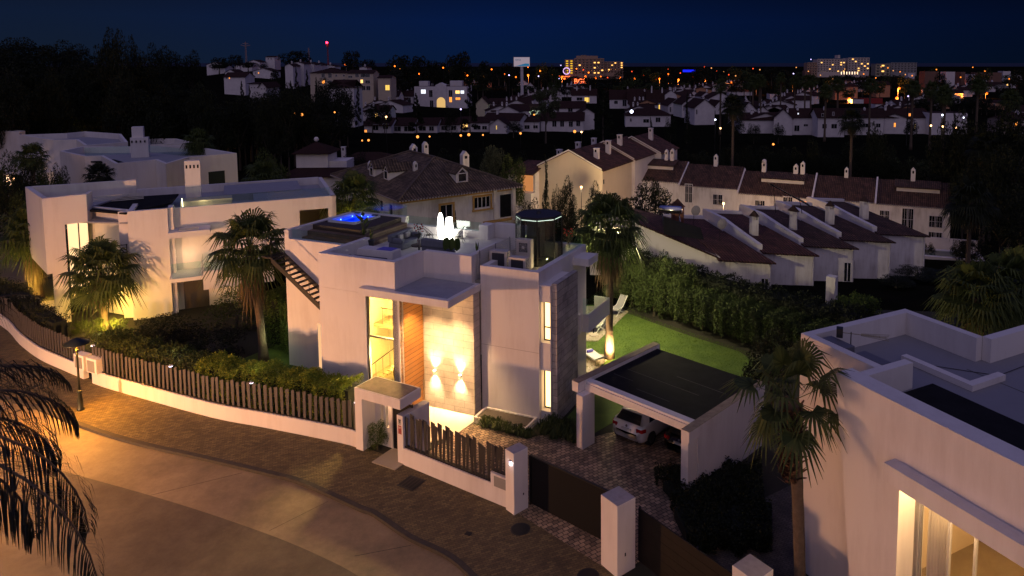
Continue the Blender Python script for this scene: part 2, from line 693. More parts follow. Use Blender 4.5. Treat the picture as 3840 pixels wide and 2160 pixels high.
def leaves(points, size, flat=0.0):
    """small diamond leaves with random turn at the given points -> vertex array"""
    n = len(points)
    a = NR.normal(size=(n, 3))
    a /= np.linalg.norm(a, axis=1)[:, None]
    b = NR.normal(size=(n, 3))
    b -= (b * a).sum(1)[:, None] * a
    b /= np.linalg.norm(b, axis=1)[:, None]
    s = size * NR.uniform(0.6, 1.3, size=(n, 1))
    p = np.asarray(points)
    return np.stack([p - a * s, p - b * s * 0.45, p + a * s, p + b * s * 0.45], 1).reshape(-1, 3)


def obj_of(name, me, parent=None):
    o = bpy.data.objects.new(name, me)
    COL.objects.link(o)
    if parent is not None:
        o.parent = parent
        FRAME[o.name] = FRAME.get(parent.name, (0, 0, 0, 0))
    return o


def whereabouts(px):
    for x, w in ((300, 'above the third villa roof at the far left'), (560, 'above the twin chimneys of the second villa'), (760, 'above the right end of the second villa'), (960, 'under the lattice mast'), (1180, 'above the small tower house'), (1330, 'left of the front far row'), (1500, 'above the left half of the hipped house'), (1700, 'below the arched building'), (1900, 'above the glass rail of the lit roof terrace'), (2050, 'below the billboard'), (2250, 'below the yellow hotel block'), (2450, 'below the brown hotel'), (2700, 'under the blue neon sign'), (2950, 'under the stepped far gables'), (3200, 'below the white seaside hotel'), (3450, 'below the beige hotel')):
        if px < x:
            return w
    return 'at the dark right edge'


def lamp(name, kind, loc, power, color, parent=None, size=0.1, spot=None, blend=0.6, aim=None):
    l = bpy.data.lights.new(name, kind)
    l.energy = power
    l.color = color
    if kind == 'AREA':
        l.shape = 'RECTANGLE'
        l.size, l.size_y = size if isinstance(size, tuple) else (size, size)
    else:
        l.shadow_soft_size = size
    if spot:
        l.spot_size = rad(spot)
        l.spot_blend = blend
    o = bpy.data.objects.new(name, l)
    COL.objects.link(o)
    o.location = loc
    if aim is not None:
        o.rotation_euler = Vector(aim).to_track_quat('-Z', 'Y').to_euler()
    if parent is not None:
        o.parent = parent
    return o


def text(name, body, size, m, parent, loc, rot, align='CENTER', thick=0.0):
    cu = bpy.data.curves.new(name, 'FONT')
    cu.body = body
    cu.size = size
    cu.align_x = align
    cu.extrude = thick
    cu.materials.append(m)
    o = bpy.data.objects.new(name, cu)
    COL.objects.link(o)
    o.location = loc
    o.rotation_euler = rot
    bpy.context.view_layer.update()
    me = bpy.data.meshes.new_from_object(o)
    bpy.data.objects.remove(o)
    me.materials.clear()
    me.materials.append(m)
    o = bpy.data.objects.new(name, me)
    COL.objects.link(o)
    o.location = loc
    o.rotation_euler = rot
    o.parent = parent
    return o


# ---------------------------------------------------------------- palette
white = stucco('white_stucco', (0.74, 0.70, 0.68), (0.46, 0.40, 0.37), 0.38)
white2 = stucco('old_white_stucco', (0.80, 0.76, 0.74), (0.34, 0.28, 0.25), 0.65)
whitefar = mat('far_whitewash', (0.80, 0.76, 0.76), 0.9, noise=(0.6, (0.62, 0.58, 0.60), 0.25))
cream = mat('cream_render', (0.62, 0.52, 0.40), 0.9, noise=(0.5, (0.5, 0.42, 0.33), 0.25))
ochre = mat('ochre_trim', (0.55, 0.33, 0.10), 0.8, noise=(5, (0.45, 0.26, 0.08)))
roofgrey = mat('roof_membrane', (0.36, 0.36, 0.40), 0.8, noise=(2, (0.28, 0.28, 0.31), 0.25))
terrace = mat('terrace_tiles', (0.60, 0.58, 0.52), 0.5, noise=(3, (0.5, 0.48, 0.44), 0.3))
gravel = mat('pale_gravel', (0.55, 0.50, 0.40), 0.95, noise=(25, (0.25, 0.23, 0.18), 0.15), bump=(40, 1.0))
black = mat('black_membrane', (0.009, 0.009, 0.010), 0.9, spec=0.1, noise=(1.5, (0.02, 0.02, 0.022), 0.3))
darkmetal = mat('dark_metal', (0.030, 0.029, 0.030), 0.45, 0.6)
fencegrey = mat('painted_fence_board', (0.082, 0.074, 0.078), 0.6, noise=(4, (0.058, 0.052, 0.056), 0.3))
steel = mat('brushed_steel', (0.6, 0.6, 0.62), 0.25, 1.0)
deckwood = mat('dark_deck_wood', (0.085, 0.060, 0.042), 0.7, noise=(9, (0.035, 0.024, 0.018), 0.3), bump=(30, 0.4))
tile = tilemat('clay_tiles_dark', (0.170, 0.085, 0.060), (0.075, 0.040, 0.030))
tilered = tilemat('clay_tiles_red', (0.210, 0.080, 0.058), (0.110, 0.045, 0.035))
tilefar = mat('far_clay_roof', (0.050, 0.025, 0.022), 0.95, noise=(0.8, (0.026, 0.015, 0.013), 0.3), spec=.1)
darkglass = mat('dark_window_glass', (0.02, 0.022, 0.026), 0.08, 0.0, spec=0.8)
litwarm = emis('lit_window_warm', (1.0, 0.55, 0.16), 2.2)
lityellow = emis('lit_window_yellow', (1.0, 0.62, 0.12), 1.2)
litorange = emis('lit_window_orange', (1.0, 0.32, 0.05), 1.6)
litwhite = emis('lit_window_white', (0.85, 0.9, 1.0), 1.6)
clear = glassmat('balustrade_glass')
barkm = mat('palm_bark', (0.16, 0.115, 0.08), 0.95, noise=(6, (0.07, 0.05, 0.035), 0.3), bump=(18, 1.0))
bark = mat('tree_bark', (0.10, 0.08, 0.06), 0.95, noise=(6, (0.05, 0.04, 0.03), 0.3), bump=(18, 1.0))
soil = mat('garden_soil', (0.035, 0.028, 0.02), 1.0, noise=(1.5, (0.02, 0.025, 0.012), 0.3), bump=(9, 0.8))
palmleaf = leafmat('palm_leaf', (0.032, 0.050, 0.014), (0.090, 0.115, 0.032))
palmdead = leafmat('dry_palm_leaf', (0.07, 0.05, 0.03), (0.16, 0.12, 0.07))
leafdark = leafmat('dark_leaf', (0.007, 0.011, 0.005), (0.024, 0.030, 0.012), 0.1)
leafmid = leafmat('mid_green_leaf', (0.025, 0.042, 0.012), (0.075, 0.10, 0.030))
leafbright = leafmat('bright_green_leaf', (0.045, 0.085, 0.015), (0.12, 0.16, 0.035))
leafolive = leafmat('olive_leaf', (0.05, 0.06, 0.03), (0.13, 0.15, 0.08))
bulb_o = emis('sodium_bulb', (1.0, 0.16, 0.012), 4.5)
bulb_w = emis('white_bulb', (0.75, 0.8, 1.0), 6)
bulb_warm = emis('warm_bulb', (1.0, 0.50, 0.20), 7)
# ---------------------------------------------------------------- terrain
def sm(a, b, x):
    t = min(1, max(0, (x - a) / (b - a)))
    return t * t * (3 - 2 * t)


def tz(x, y):
    drop = sm(47, 88, y) * sm(-42, -16, x)
    far = sm(120, 260, y)
    z = -0.28 - 6.0 * max(drop, far)
    z += 11 * math.exp(-((x + 125) / 36) ** 2 - ((y - 165) / 55) ** 2)
    z += 19 * math.exp(-((x + 195) / 75) ** 2 - ((y - 430) / 120) ** 2)
    z += 9 * math.exp(-((x + 420) / 200) ** 2 - ((y - 900) / 300) ** 2)
    return z


ys = [-60, -20, 0, 10, 20, 30, 40, 45, 50, 55, 60, 65, 70, 76, 82, 88, 95, 105, 115, 130, 145, 160, 180, 200, 225, 250, 280, 320, 360, 400, 440, 480, 530, 600, 700, 850, 1000, 1300, 1700, 2400, 3400, 6000, 20000]
m = MB()
cols = 81
for y in ys:
    wdt = 140 + max(0, y) * 1.15
    for i in range(cols):
        x = -wdt + 2 * wdt * i / (cols - 1)
        m.v.append((x, y, tz(x, y)))
for j in range(len(ys) - 1):
    for i in range(cols - 1):
        m.f.append((j * cols + i, j * cols + i + 1, (j + 1) * cols + i + 1, (j + 1) * cols + i))
        m.uv.append(None)
grd = mat('scrubby_ground', (0.012, 0.012, 0.008), 1.0, noise=(0.25, (0.005, 0.006, 0.004), 0.3), spec=0)
tag(m.build('ground', grd, smooth=True), kind='structure')
seam = mat('night_sea', (0.002, 0.004, 0.008), 0.45, noise=(0.002, (0.004, 0.006, 0.01)))
m = MB()
m.prism([(-30000, 4200), (30000, 4200), (40000, 45000), (-40000, 45000)], -5.9, -5.6)
tag(m.build('sea', seam), kind='structure')

# ---------------------------------------------------------------- road, kerb, pavement
kerb = [(-700, 1270), (-350, 1400), (-100, 1475), (60, 1515), (139, 1539), (258, 1589), (388, 1636), (547, 1681), (745, 1725), (1000, 1786), (1099, 1811), (1209, 1856), (1348, 1920), (1400, 1940), (1525, 2026), (1661, 2091), (1748, 2160), (1900, 2330), (2060, 2560)]
wallb = [(-420, 1010), (-200, 1120), (0, 1219), (75, 1293), (149, 1348), (229, 1385), (298, 1415), (368, 1445), (497, 1484), (795, 1566), (994, 1604), (1277, 1661), (1350, 1684)]
kp = [P(x, y, -0.12)[:2] for x, y in kerb]
wp = [P(x, y, 0)[:2] for x, y in wallb]
POR = P(1365, 1690)[:2]
GA = (-8.63, 29.09)       # left pier of the paling wall
GB = (-3.28, 25.78)       # middle pier
GC = (0.45, 22.25)        # right pier
gd = ((GC[0] - GB[0]), (GC[1] - GB[1]))
gl = math.hypot(*gd)
GD = (GC[0] + gd[0] / gl * 7.5, GC[1] + gd[1] / gl * 7.5)


def smooth_line(pts, n=6):
    out = []
    for i in range(len(pts) - 1):
        p0, p1, p2, p3 = pts[max(0, i - 1)], pts[i], pts[i + 1], pts[min(len(pts) - 1, i + 2)]
        for k in range(n):
            t = k / n
            out.append(tuple(0.5 * (2 * p1[a] + (p2[a] - p0[a]) * t + (2 * p0[a] - 5 * p1[a] + 4 * p2[a] - p3[a]) * t * t + (3 * p1[a] - p0[a] - 3 * p2[a] + p3[a]) * t ** 3) for a in range(2)))
    out.append(tuple(pts[-1]))
    return out


def offset_line(pts, d):
    out = []
    for i in range(len(pts)):
        a, b = pts[max(0, i - 1)], pts[min(len(pts) - 1, i + 1)]
        L = math.hypot(b[0] - a[0], b[1] - a[1]) or 1
        out.append((pts[i][0] - (b[1] - a[1]) / L * d, pts[i][1] + (b[0] - a[0]) / L * d))
    return out


kps = smooth_line(kp, 5)
asphalt = mat('worn_asphalt', (0.150, 0.115, 0.070), 0.7, noise=(1.2, (0.095, 0.072, 0.045), 0.3), bump=(70, 0.6))
concr = mat('concrete_lane', (0.30, 0.225, 0.125), 0.6, noise=(0.8, (0.20, 0.15, 0.085), 0.28), bump=(50, 0.4))
cracks(asphalt, .22, .0, 1)
cracks(concr, .16, .0, 1)
pav = brickmat('brick_pavers', (0.165, 0.122, 0.050), (0.080, 0.060, 0.027), (0.032, 0.021, 0.010), 0.21, 0.105, 0.007, 0.75, 'Object', rad(-24), bumps=0.9, nz=0.32)
m = MB()
m.prism([(-90, 90), (-90, -40), (60, -40), (60, 5)] + [p for p in [(20, 8)]] + [(8, 14)] + [(kps[i][0], kps[i][1] + 0.1) for i in range(len(kps) - 1, -1, -1)] + [(-70, 68)], -0.26, -0.125)
m.build('road', asphalt)['kind'] = 'structure'
lane = [(-500, 1480), (-250, 1580), (0, 1681), (103, 1717), (182, 1751), (364, 1802), (560, 1857), (780, 1925), (1028, 2012), (1200, 2085), (1342, 2160), (1500, 2290), (1600, 2500)]
lp = smooth_line([P(x, y, -0.12)[:2] for x, y in lane], 4)
m = MB()
n = min(len(lp), len(kps))
ka = [kps[int(i * (len(kps) - 1) / (len(lp) - 1))] for i in range(len(lp))]
for i in range(len(lp) - 1):
    a, b, c, d = lp[i], lp[i + 1], ka[i + 1], ka[i]
    m.quad((*a, -0.119), (*b, -0.119), (*c, -0.119), (*d, -0.119))
m.build('concrete_lane', concr)['kind'] = 'structure'
joint = mat('joint_filler', (0.02, 0.018, 0.015), 0.9)
m = MB()
for a, b in (((565, 1857), (908, 1773)), ((1330, 2085), (1540, 2045)), ((1010, 1990), (1230, 1880))):
    p, q = P(*a, -0.115), P(*b, -0.115)
    m.quad((p[0], p[1] - .012, -.115), (q[0], q[1] - .012, -.115), (q[0], q[1] + .012, -.115), (p[0], p[1] + .012, -.115))
m.build('lane_joint', joint)['kind'] = 'structure'
kin = offset_line(kps, 0.22)
kerbm = mat('kerb_stone_shaded', (0.060, 0.050, 0.038), 0.8, noise=(5, (0.035, 0.03, 0.024), 0.25), bump=(30, .6))  # base colour darkened to stand for the shadow on the road-side face
m = MB()
vs, acc, start = [], 0, 0
i = 0
while i < len(kps) - 1:
    a, b, c, d = kps[i], kps[i + 1], kin[i + 1], kin[i]
    L = math.hypot(b[0] - a[0], b[1] - a[1])
    k = max(1, int(L / 0.9))
    for j in range(k):
        t0, t1 = j / k + 0.01, (j + 1) / k - 0.01
        lerp = lambda p, q, t: (p[0] + (q[0] - p[0]) * t, p[1] + (q[1] - p[1]) * t)
        m.prism([lerp(a, b, t0), lerp(a, b, t1), lerp(d, c, t1), lerp(d, c, t0)], -0.2, 0.015 + R.uniform(-.004, .004))
    i += 1
m.build('kerb', kerbm)['kind'] = 'structure'
# pavement slab between kerb and garden wall
wl_in = smooth_line(wp, 4) + [GA, GB, GC, GD]
m = MB()
kk = kin
front = [(GD[0] + 3.2, GD[1] - 3.0)]
m.prism([kk[int(i * (len(kk) - 1) / 60)] for i in range(61)] + front + [(p[0] + 0.12, p[1] + 0.15) for p in wl_in[::-1]], -0.24, 0.0)
m.build('pavement', pav)['kind'] = 'structure'


def cover(name, cen, lx, ly, deg, label, rnd=False):
    t = thing(name, label, 'manhole cover' if rnd else 'drain cover', (cen[0], cen[1], 0), deg)
    a, b = MB(), MB()
    if rnd:
        a.lathe([(lx / 2, 0.0), (lx / 2, 0.010)], 24)
        b.lathe([(lx * .43, 0.010), (lx * .43, 0.016)], 24)
    else:
        a.box(-lx / 2, lx / 2, -ly / 2, ly / 2, 0, 0.010)
        for i in range(5):
            x = -lx * .4 + i * lx * .2
            b.box(x - lx * .07, x + lx * .07, -ly * .4, ly * .4, 0.010, 0.015)
    a.build('rim', darkmetal, t)
    b.build('plate', mat('cast_iron', (0.018, 0.018, 0.017), 0.7, 0.3), t)


cover('drain_cover', P(1543, 1811)[:2], 0.82, 0.82, -27, 'large square dark inspection cover in the pavement before the short fence')
cover('drain_cover', P(1757, 2001)[:2], 0.24, 0.2, -20, 'smallest dark drain lid in the brick pavement')
cover('manhole_cover', P(1951, 1984)[:2], 0.72, 0.7, 0, 'round dark manhole cover near the foot of the middle gate pier', True)
cover('manhole_cover', P(2206, 2160)[:2], 0.75, 0.7, 0, 'round manhole cover cut by the bottom edge beside the right pier', True)

# ---------------------------------------------------------------- garden sheets
poly = [(p[0] + 0.1, p[1] + 0.1) for p in wl_in]
m = MB()
m.prism(poly + [(20, 12), (40, 20), (40, 46), (10, 49), (-20, 48), (-36, 60), (-60, 95), (-95, 110), (-110, 90), (-60, 70)], -0.3, -0.02)
m.build('garden_ground', soil)['kind'] = 'structure'
grass = mat('lawn_grass', (0.045, 0.095, 0.010), 0.9, noise=(0.9, (0.110, 0.175, 0.020), 0.2), bump=(90, 1.0))
m = MB()
lawn = [(-4, 37.5), (-0.7, 37.0), (5.5, 36), (8.6, 35.8), (9.3, 38.5), (8.2, 40.9), (5.5, 43.4), (1.8, 47.4), (-0.3, 49), (-9, 49), (-11, 43)]
m.prism(lawn, -0.05, 0.0)
m.prism([(-19.5, 33.6), (-15, 36.2), (-13.5, 40.5), (-19, 43), (-22.5, 36)], -0.05, 0.0)
m.prism([(-0.4, 31.4), (3.4, 35.6), (0.2, 37.5), (-1.6, 33)], -0.05, -0.004)
tag(m.build('lawn', grass), kind='structure')
gdry = mat('dry_lawn', (0.060, 0.060, 0.015), 0.9, noise=(3, (0.10, 0.085, 0.02), 0.25), bump=(90, 1.0))
m = MB()
m.prism([P(15, 1130)[:2], P(20, 1075)[:2], P(200, 1045)[:2], P(228, 1205)[:2], P(100, 1190)[:2]], -0.05, 0.003)
tag(m.build('side_lawn', gdry), kind='structure')
# grass blades on the two lit lawns
pts = []
while len(pts) < 26000:
    x, y = R.uniform(-3, 9.3), R.uniform(36, 48)
    if y < 36 or (x - 1.8) * 1.0 + (y - 47.4) * 1.0 > 0.3 - 0.0 or x > 9:
        continue
    pts.append((x, y, R.uniform(0.0, 0.05)))
pts = np.array(pts)
h = NR.uniform(0.03, 0.075, size=(len(pts), 1))
a = NR.uniform(0, 6.28, len(pts))
dx = np.stack([np.cos(a), np.sin(a), 0 * a], 1) * 0.012
tip = pts + np.concatenate([NR.normal(0, 0.015, (len(pts), 2)), h], 1)
va = np.stack([pts - dx, pts + dx, tip], 1).reshape(-1, 3)
tag(obj_of('grass_blades', arr_mesh('grass_blades', va, 3, leafmat('grass_blade', (0.055, 0.11, 0.012), (0.14, 0.21, 0.03), 0.2))), 'short green grass on the lawn behind the villa', 'grass', kind='stuff')

paleston = mat('pale_paving', (0.36, 0.30, 0.22), 0.6, noise=(2, (0.38, 0.33, 0.26), 0.3))
m = MB()
m.prism([P(*p)[:2] for p in ((2160, 1281), (2243, 1280), (2356, 1170), (2310, 1150), (2180, 1150))], -0.05, 0.045)
m.prism([(-1.9, 41.0), (0.35, 40.3), (0.55, 39.9), (-0.4, 37.9), (-2.5, 38)], -0.05, 0.04)
m.build('terrace', paleston)['kind'] = 'structure'
cob = brickmat('tumbled_cobbles', (0.40, 0.29, 0.19), (0.10, 0.072, 0.052), (0.020, 0.017, 0.013), 0.235, 0.18, 0.014, 0.8, 'Object', rad(-35), bias=-0.15, bumps=1.0, nz=0.5)
m = MB()
m.prism([(-7.9, 29.2), GA, (GB[0] - .1, GB[1] + .1), GB, (GC[0] + .1, GC[1] + .1), (3.2, 24.6), (5.2, 29.0), (5.6, 31.5), (4.2, 33.6), (-0.2, 31.2), (-2.2, 31.6), (-3.3, 31.0), (-5.1, 31.9), (-6.1, 32.4)], -0.05, 0.006)
m.build('driveway', cob)['kind'] = 'structure'
m = MB()
# neighbour's sloping drive on the right
m.prism([P(2680, 2160)[:2], P(2560, 2015)[:2], P(2790, 1905)[:2], P(2985, 1810)[:2], P(3000, 2160)[:2]], -0.05, 0.005)
m.build('side_driveway', brickmat('grey_drive', (0.10, 0.085, 0.065), (0.06, 0.05, 0.04), (0.02, 0.02, 0.015), 0.2, 0.1, 0.01, 0.8, 'Object', rad(30), nz=.6))['kind'] = 'structure'
m = MB()
m.prism([P(0, 1050)[:2], P(0, 800)[:2], P(60, 790)[:2], P(190, 1035)[:2], P(60, 1065)[:2]], -0.05, 0.004)
m.build('courtyard_paving', mat('ochre_paving', (0.26, 0.19, 0.10), .8, noise=(1, (0.2, 0.14, 0.08))))['kind'] = 'structure'
# ---------------------------------------------------------------- the lit villa (local axes: u along the front to the right, v into the plot)
VO, VD = (-5.75, 33.57), -22.0
V = thing('modern_villa', 'white flat-roofed modern villa in the middle with a tall lit glass front and roof terrace', 'villa', (VO[0], VO[1], 0), VD)
stone = brickmat('marble_cladding', (0.58, 0.52, 0.44), (0.48, 0.43, 0.36), (0.12, 0.10, 0.08), 1.15, 0.335, 0.006, 0.55, 'UV', 0, bumps=.35, nz=.30)
stonegrey = brickmat('grey_stone_cladding', (0.46, 0.41, 0.38), (0.34, 0.30, 0.28), (0.05, 0.045, 0.04), 1.0, 0.335, 0.008, 0.7, 'UV', 0, bumps=.5, nz=.45)
ZT, ZB = 7.75, 7.3
w = MB()
# box with the glazing: front, left and back walls
w.wall((-7.7, -2.4), (-2.95, -2.4), 0.3, 0, 6.05, [(2.82, 4.40, 0.35, 5.98)])
w.wall((-7.7, -2.4), (-3.15, -2.4), 0.3, 6.06, ZT)
w.wall((-7.7, 6.2), (-7.7, -2.1), 0.3, 0, 6.9)
w.box(-7.7, -7.4, -2.1, 1.0, 6.9, ZT)
w.wall((-3.15, -2.1), (-3.15, -0.15), 0.3, 6.06, ZT)
w.wall((-3.15, -0.15), (-0.4, -0.15), 0.3, 6.07, ZT)
w.wall((-0.4, 0.15), (-0.4, 2.6), 0.3, 6.08, ZT)
# left volume
w.wall((-13.0, 0.65), (-7.7, 0.65), 0.3, 0, 7.27, [(2.15, 2.50, 0.12, 2.7)])
w.wall((-13.0, 6.2), (-13.0, 0.95), 0.3, 0, ZT)
w.box(-13.0, -12.7, 0.66, 0.95, 7.27, ZT)
w.wall((-8.8, 6.2), (-13.0, 6.2), 0.3, 0, ZT)
w.wall((-3.6, 6.2), (-8.8, 6.2), 0.3, 0, 7.32)
w.box(-3.6, -3.0, 5.75, 6.5, 6.0, ZT)
w.wall((-0.9, 6.8), (-3.0, 6.8), 0.3, 0, ZT)
w.wall((3.13, 5.6), (-0.9, 5.6), 0.3, 0, ZB)
w.box(-0.9, -0.6, 5.6, 6.8, 0, ZB + .1)
# right bay
w.wall((0.0, 0.0), (3.13, 0.0), 0.3, 0, ZB)
w.wall((3.13, 0.3), (3.13, 5.3), 0.3, 0, ZB)
w.wall((0.0, 2.6), (0.0, 0.3), 0.3, 0, ZB)
# narrow window block beside the stone fin
w.wall((3.135, 0.12), (3.66, 0.12), 0.42, 0, 6.6, [(0.03, 0.515, 0.6, 2.58), (0.03, 0.515, 3.92, 5.88)])
w.box(3.135, 3.66, 0.62, 2.5, 0, 6.59)
w.build('wall', white, V)
m = MB()
m.box(3.13, 3.66, 0.10, 2.5, 6.6, 6.68)
m.box(3.13, 4.0, 3.9, 5.15, 6.62, 7.0)
m.build('ledge', white, V)
m = MB()
m.box(0.0, 3.13, -0.004, -0.001, 3.42, 3.436)
m.build('render_joint', mat('joint_line', (.34, .30, .28), .9), V)
# roof decks
m = MB()
m.prism([(-7.4, -2.1), (-3.45, -2.1), (-3.45, 0.15), (-0.7, 0.15), (-0.7, 6.2), (-3.0, 6.5), (-7.4, 5.9)], 6.75, 6.9)
m.prism([(-12.7, 0.95), (-7.41, 0.95), (-7.41, 5.9), (-12.7, 5.9)], 6.74, 6.895)
m.build('terrace_floor', terrace, V)
m = MB()
m.prism([(-0.39, 0.16), (3.0, 0.3), (2.83, 5.3), (-0.39, 5.3)], 6.35, 6.5)
m.build('gravel_roof', gravel, V)
# canopy over the entrance
m = MB()
m.prism([(-5.0, -2.76), (0.02, -2.76), (0.02, -0.01), (-0.41, -0.01), (-0.41, -0.16), (-3.14, -0.16), (-3.14, -2.41), (-5.0, -2.41)], 6.08, 6.42)
m.build('entrance_canopy', white, V)
m = MB()
m.prism([(-3.13, -2.5), (-0.2, -2.5), (-0.2, -0.17), (-3.13, -0.17)], 6.42, 6.427)
m.build('canopy_roof', roofgrey, V)
# marble block and side
m = MB()
m.box(-2.93, -0.05, -0.6, -0.02, 0, 6.07)
m.build('marble_wall', stone, V)
m = MB()
m.box(3.66, 3.92, 0.28, 2.7, 0, 6.75)
m.build('stone_fin', stonegrey, V)
# tall plank door on the side of the entrance recess
plank = brickmat('door_planks', (0.40, 0.17, 0.038), (0.32, 0.13, 0.030), (0.04, 0.012, 0.004), 30, 0.235, 0.012, 0.35, 'UV', 0, bumps=.6, nz=.18)
m = MB()
m.wall((-2.95, -2.36), (-2.95, -0.60), 0.1, 0.05, 6.07)
dr = m.build('front_door', plank, V)
m = MB()
m.tube([(-2.86, -0.80, 0.45), (-2.86, -0.80, 1.5)], 0.022, 8)
m.tube([(-2.95, -0.80, 0.6), (-2.86, -0.80, 0.6)], 0.012, 6)
m.tube([(-2.95, -0.80, 1.35), (-2.86, -0.80, 1.35)], 0.012, 6)
m.box(-2.95, -2.93, -0.70, -0.66, 1.5, 1.58)
m.build('handle', steel, dr)
# corner frames and glazing
m = MB()
m.box(-3.32, -3.06, -2.40, -2.18, 0.3, 6.05)
m.box(-4.86, -4.80, -2.34, -2.24, 0.36, 5.97)
m.box(-4.80, -3.32, -2.34, -2.24, 3.93, 4.0)
m.box(-4.80, -3.32, -2.34, -2.24, 5.90, 5.97)
m.box(-4.80, -3.32, -2.34, -2.24, 0.36, 0.42)
win = m.build('window', darkmetal, V)
m = MB()
m.box(-4.80, -3.32, -2.30, -2.28, 0.42, 5.90)
m.build('pane', glassmat('window_glass', (0.98, 0.98, 0.95), 0.0), win)
for z0, z1 in ((0.6, 2.58), (3.92, 5.88)):
    m = MB()
    m.box(3.17, 3.64, 0.44, 0.49, z0, z0 + 0.05)
    m.box(3.17, 3.64, 0.44, 0.49, z1 - 0.05, z1)
    m.box(3.17, 3.21, 0.44, 0.49, z0 + .05, z1 - .05)
    if z0 > 3:
        m.box(3.21, 3.64, 0.44, 0.49, z0 + 0.62, z0 + 0.67)
    f = m.build('window', darkmetal, V)
    m = MB()
    m.box(3.17, 3.64, 0.50, 0.52, z0, z1)
    m.build('pane', emis('lit_blind', (1.0, 0.62, 0.24), 3.6), f)
m = MB()
m.box(-10.849, -10.501, 0.656, 0.70, 0.125, 2.695)
m.build('slot_window', emis('lit_slot', (1.0, 0.55, 0.26), 1.0), V)
# hall behind the glass
hall = mat('hall_plaster', (0.72, 0.62, 0.36), 0.8)
m = MB()
m.box(-7.38, -2.98, 2.2, 2.3, 0.2, 6.0)
m.box(-7.38, -7.28, -2.08, 2.2, 0.2, 6.0)
m.box(-3.07, -3.0, -2.08, 2.2, 0.2, 6.0)
m.build('hall_wall', hall, V)
m = MB()
m.box(-7.38, -3.07, -2.08, 2.2, 0.2, 0.3)
m.box(-7.2, -3.1, 0.9, 2.2, 2.95, 3.15)
for i in range(13):
    m.box(-6.7 + i * .27, -6.7 + i * .27 + .3, -0.4, 0.6, 0.3 + i * 0.205, 0.36 + i * 0.205)
m.build('hall_floor', brickmat('hall_tiles', (0.55, 0.42, 0.2), (0.5, 0.38, 0.17), (0.2, 0.13, 0.05), 0.6, 0.6, 0.015, 0.3, 'UV', 0, nz=.1), V)
m = MB()
for i in range(9):
    u_ = -6.6 + i * .42
    m.tube([(u_, .88, 3.15), (u_, .88, 4.05)], .014, 4)
m.tube([(-6.7, .88, 4.05), (-3.2, .88, 4.05)], .022, 5)
m.tube([(-6.7, -.42, 1.2), (-3.2, -.42, 3.9)], .022, 5)
for i in range(8):
    m.tube([(-6.5 + i * .45, -.42, .35 + i * .345), (-6.5 + i * .45, -.42, 1.3 + i * .345)], .012, 4)
m.build('railing', darkmetal, V)
m = MB()
m.box(-5.6, -4.6, 2.17, 2.195, 4.1, 5.2)
m.box(-4.3, -3.6, 2.17, 2.195, 4.3, 5.0)
m.build('picture_pair', mat('dark_canvas', (.16, .10, .06), .7, noise=(3, (.35, .25, .12), .2)), V)
m = MB()
m.box(-4.75, -3.5, 1.75, 2.15, .3, 1.1)
m.build('sideboard', mat('walnut', (.14, .07, .035), .4), V)
lamp('hall_light', 'POINT', (-5.0, -0.6, 5.3), 2600, (1, 0.62, 0.2), V, 0.2)
lamp('hall_light', 'POINT', (-4.2, -1.2, 2.6), 1500, (1, 0.66, 0.22), V, 0.2)
m = MB()
m.ball((-4.25, -0.9, 5.15), 0.16, 10)
m.tube([(-4.25, -0.9, 5.3), (-4.25, -0.9, 6.0)], 0.01, 5)
t = m.build('pendant_lamp', emis('pendant_glow', (1, 0.75, 0.4), 9), None)
t.location = (VO[0], VO[1], 0)
t.rotation_euler = (0, 0, rad(VD))
tag(t, 'glowing round pendant hanging in the tall hall window', 'pendant lamp')
# wicker swing chair seen through the glass
t = thing('hanging_chair', 'brown wicker hanging chair behind the tall window', 'chair', (VO[0], VO[1], 0), VD)
m = MB()
for k in range(9):
    a = k / 8 * math.pi
    m.tube([(-3.62 + .26 * math.cos(a) * math.sin(b), -1.75 + .26 * math.sin(a) * math.sin(b), 2.05 + .42 * math.cos(b)) for b in [i * math.pi / 8 for i in range(9)]], 0.022, 4)
m.build('basket', mat('wicker', (0.16, 0.09, 0.05), .7), t)
m = MB()
m.tube([(-3.62, -1.75, 2.45), (-3.62, -1.75, 5.9)], 0.008, 4)
m.build('rope', darkmetal, t)

# light fittings of the entrance
for u in (-2.27, -0.82):
    s = thing('wall_sconce', ('left' if u < -1.5 else 'right') + ' up-and-down sconce glowing on the marble entrance wall', 'wall lamp', (VO[0], VO[1], 0), VD, 'sconces on the marble entrance wall')
    m = MB()
    m.box(u - .06, u + .06, -0.73, -0.602, 1.86, 1.98)
    m.build('body', mat('sconce_body', (0.7, 0.68, 0.62), .4), s)
    m = MB()
    m.box(u - .045, u + .045, -0.715, -0.625, 1.981, 1.99)
    m.build('lens', emis('sconce_lens', (1, .75, .4), 30), s)
    m = MB()
    m.box(u - .045, u + .045, -0.715, -0.625, 1.85, 1.859)
    m.build('lens', emis('sconce_lens', (1, .75, .4), 30), s)
    lamp('sconce_up', 'SPOT', (u, -0.74, 2.0), 640, (1, 0.66, 0.34), s, 0.06, 82, 1, (0, 0.13, 1))
    lamp('sconce_down', 'SPOT', (u, -0.74, 1.84), 640, (1, 0.66, 0.34), s, 0.06, 82, 1, (0, 0.13, -1))
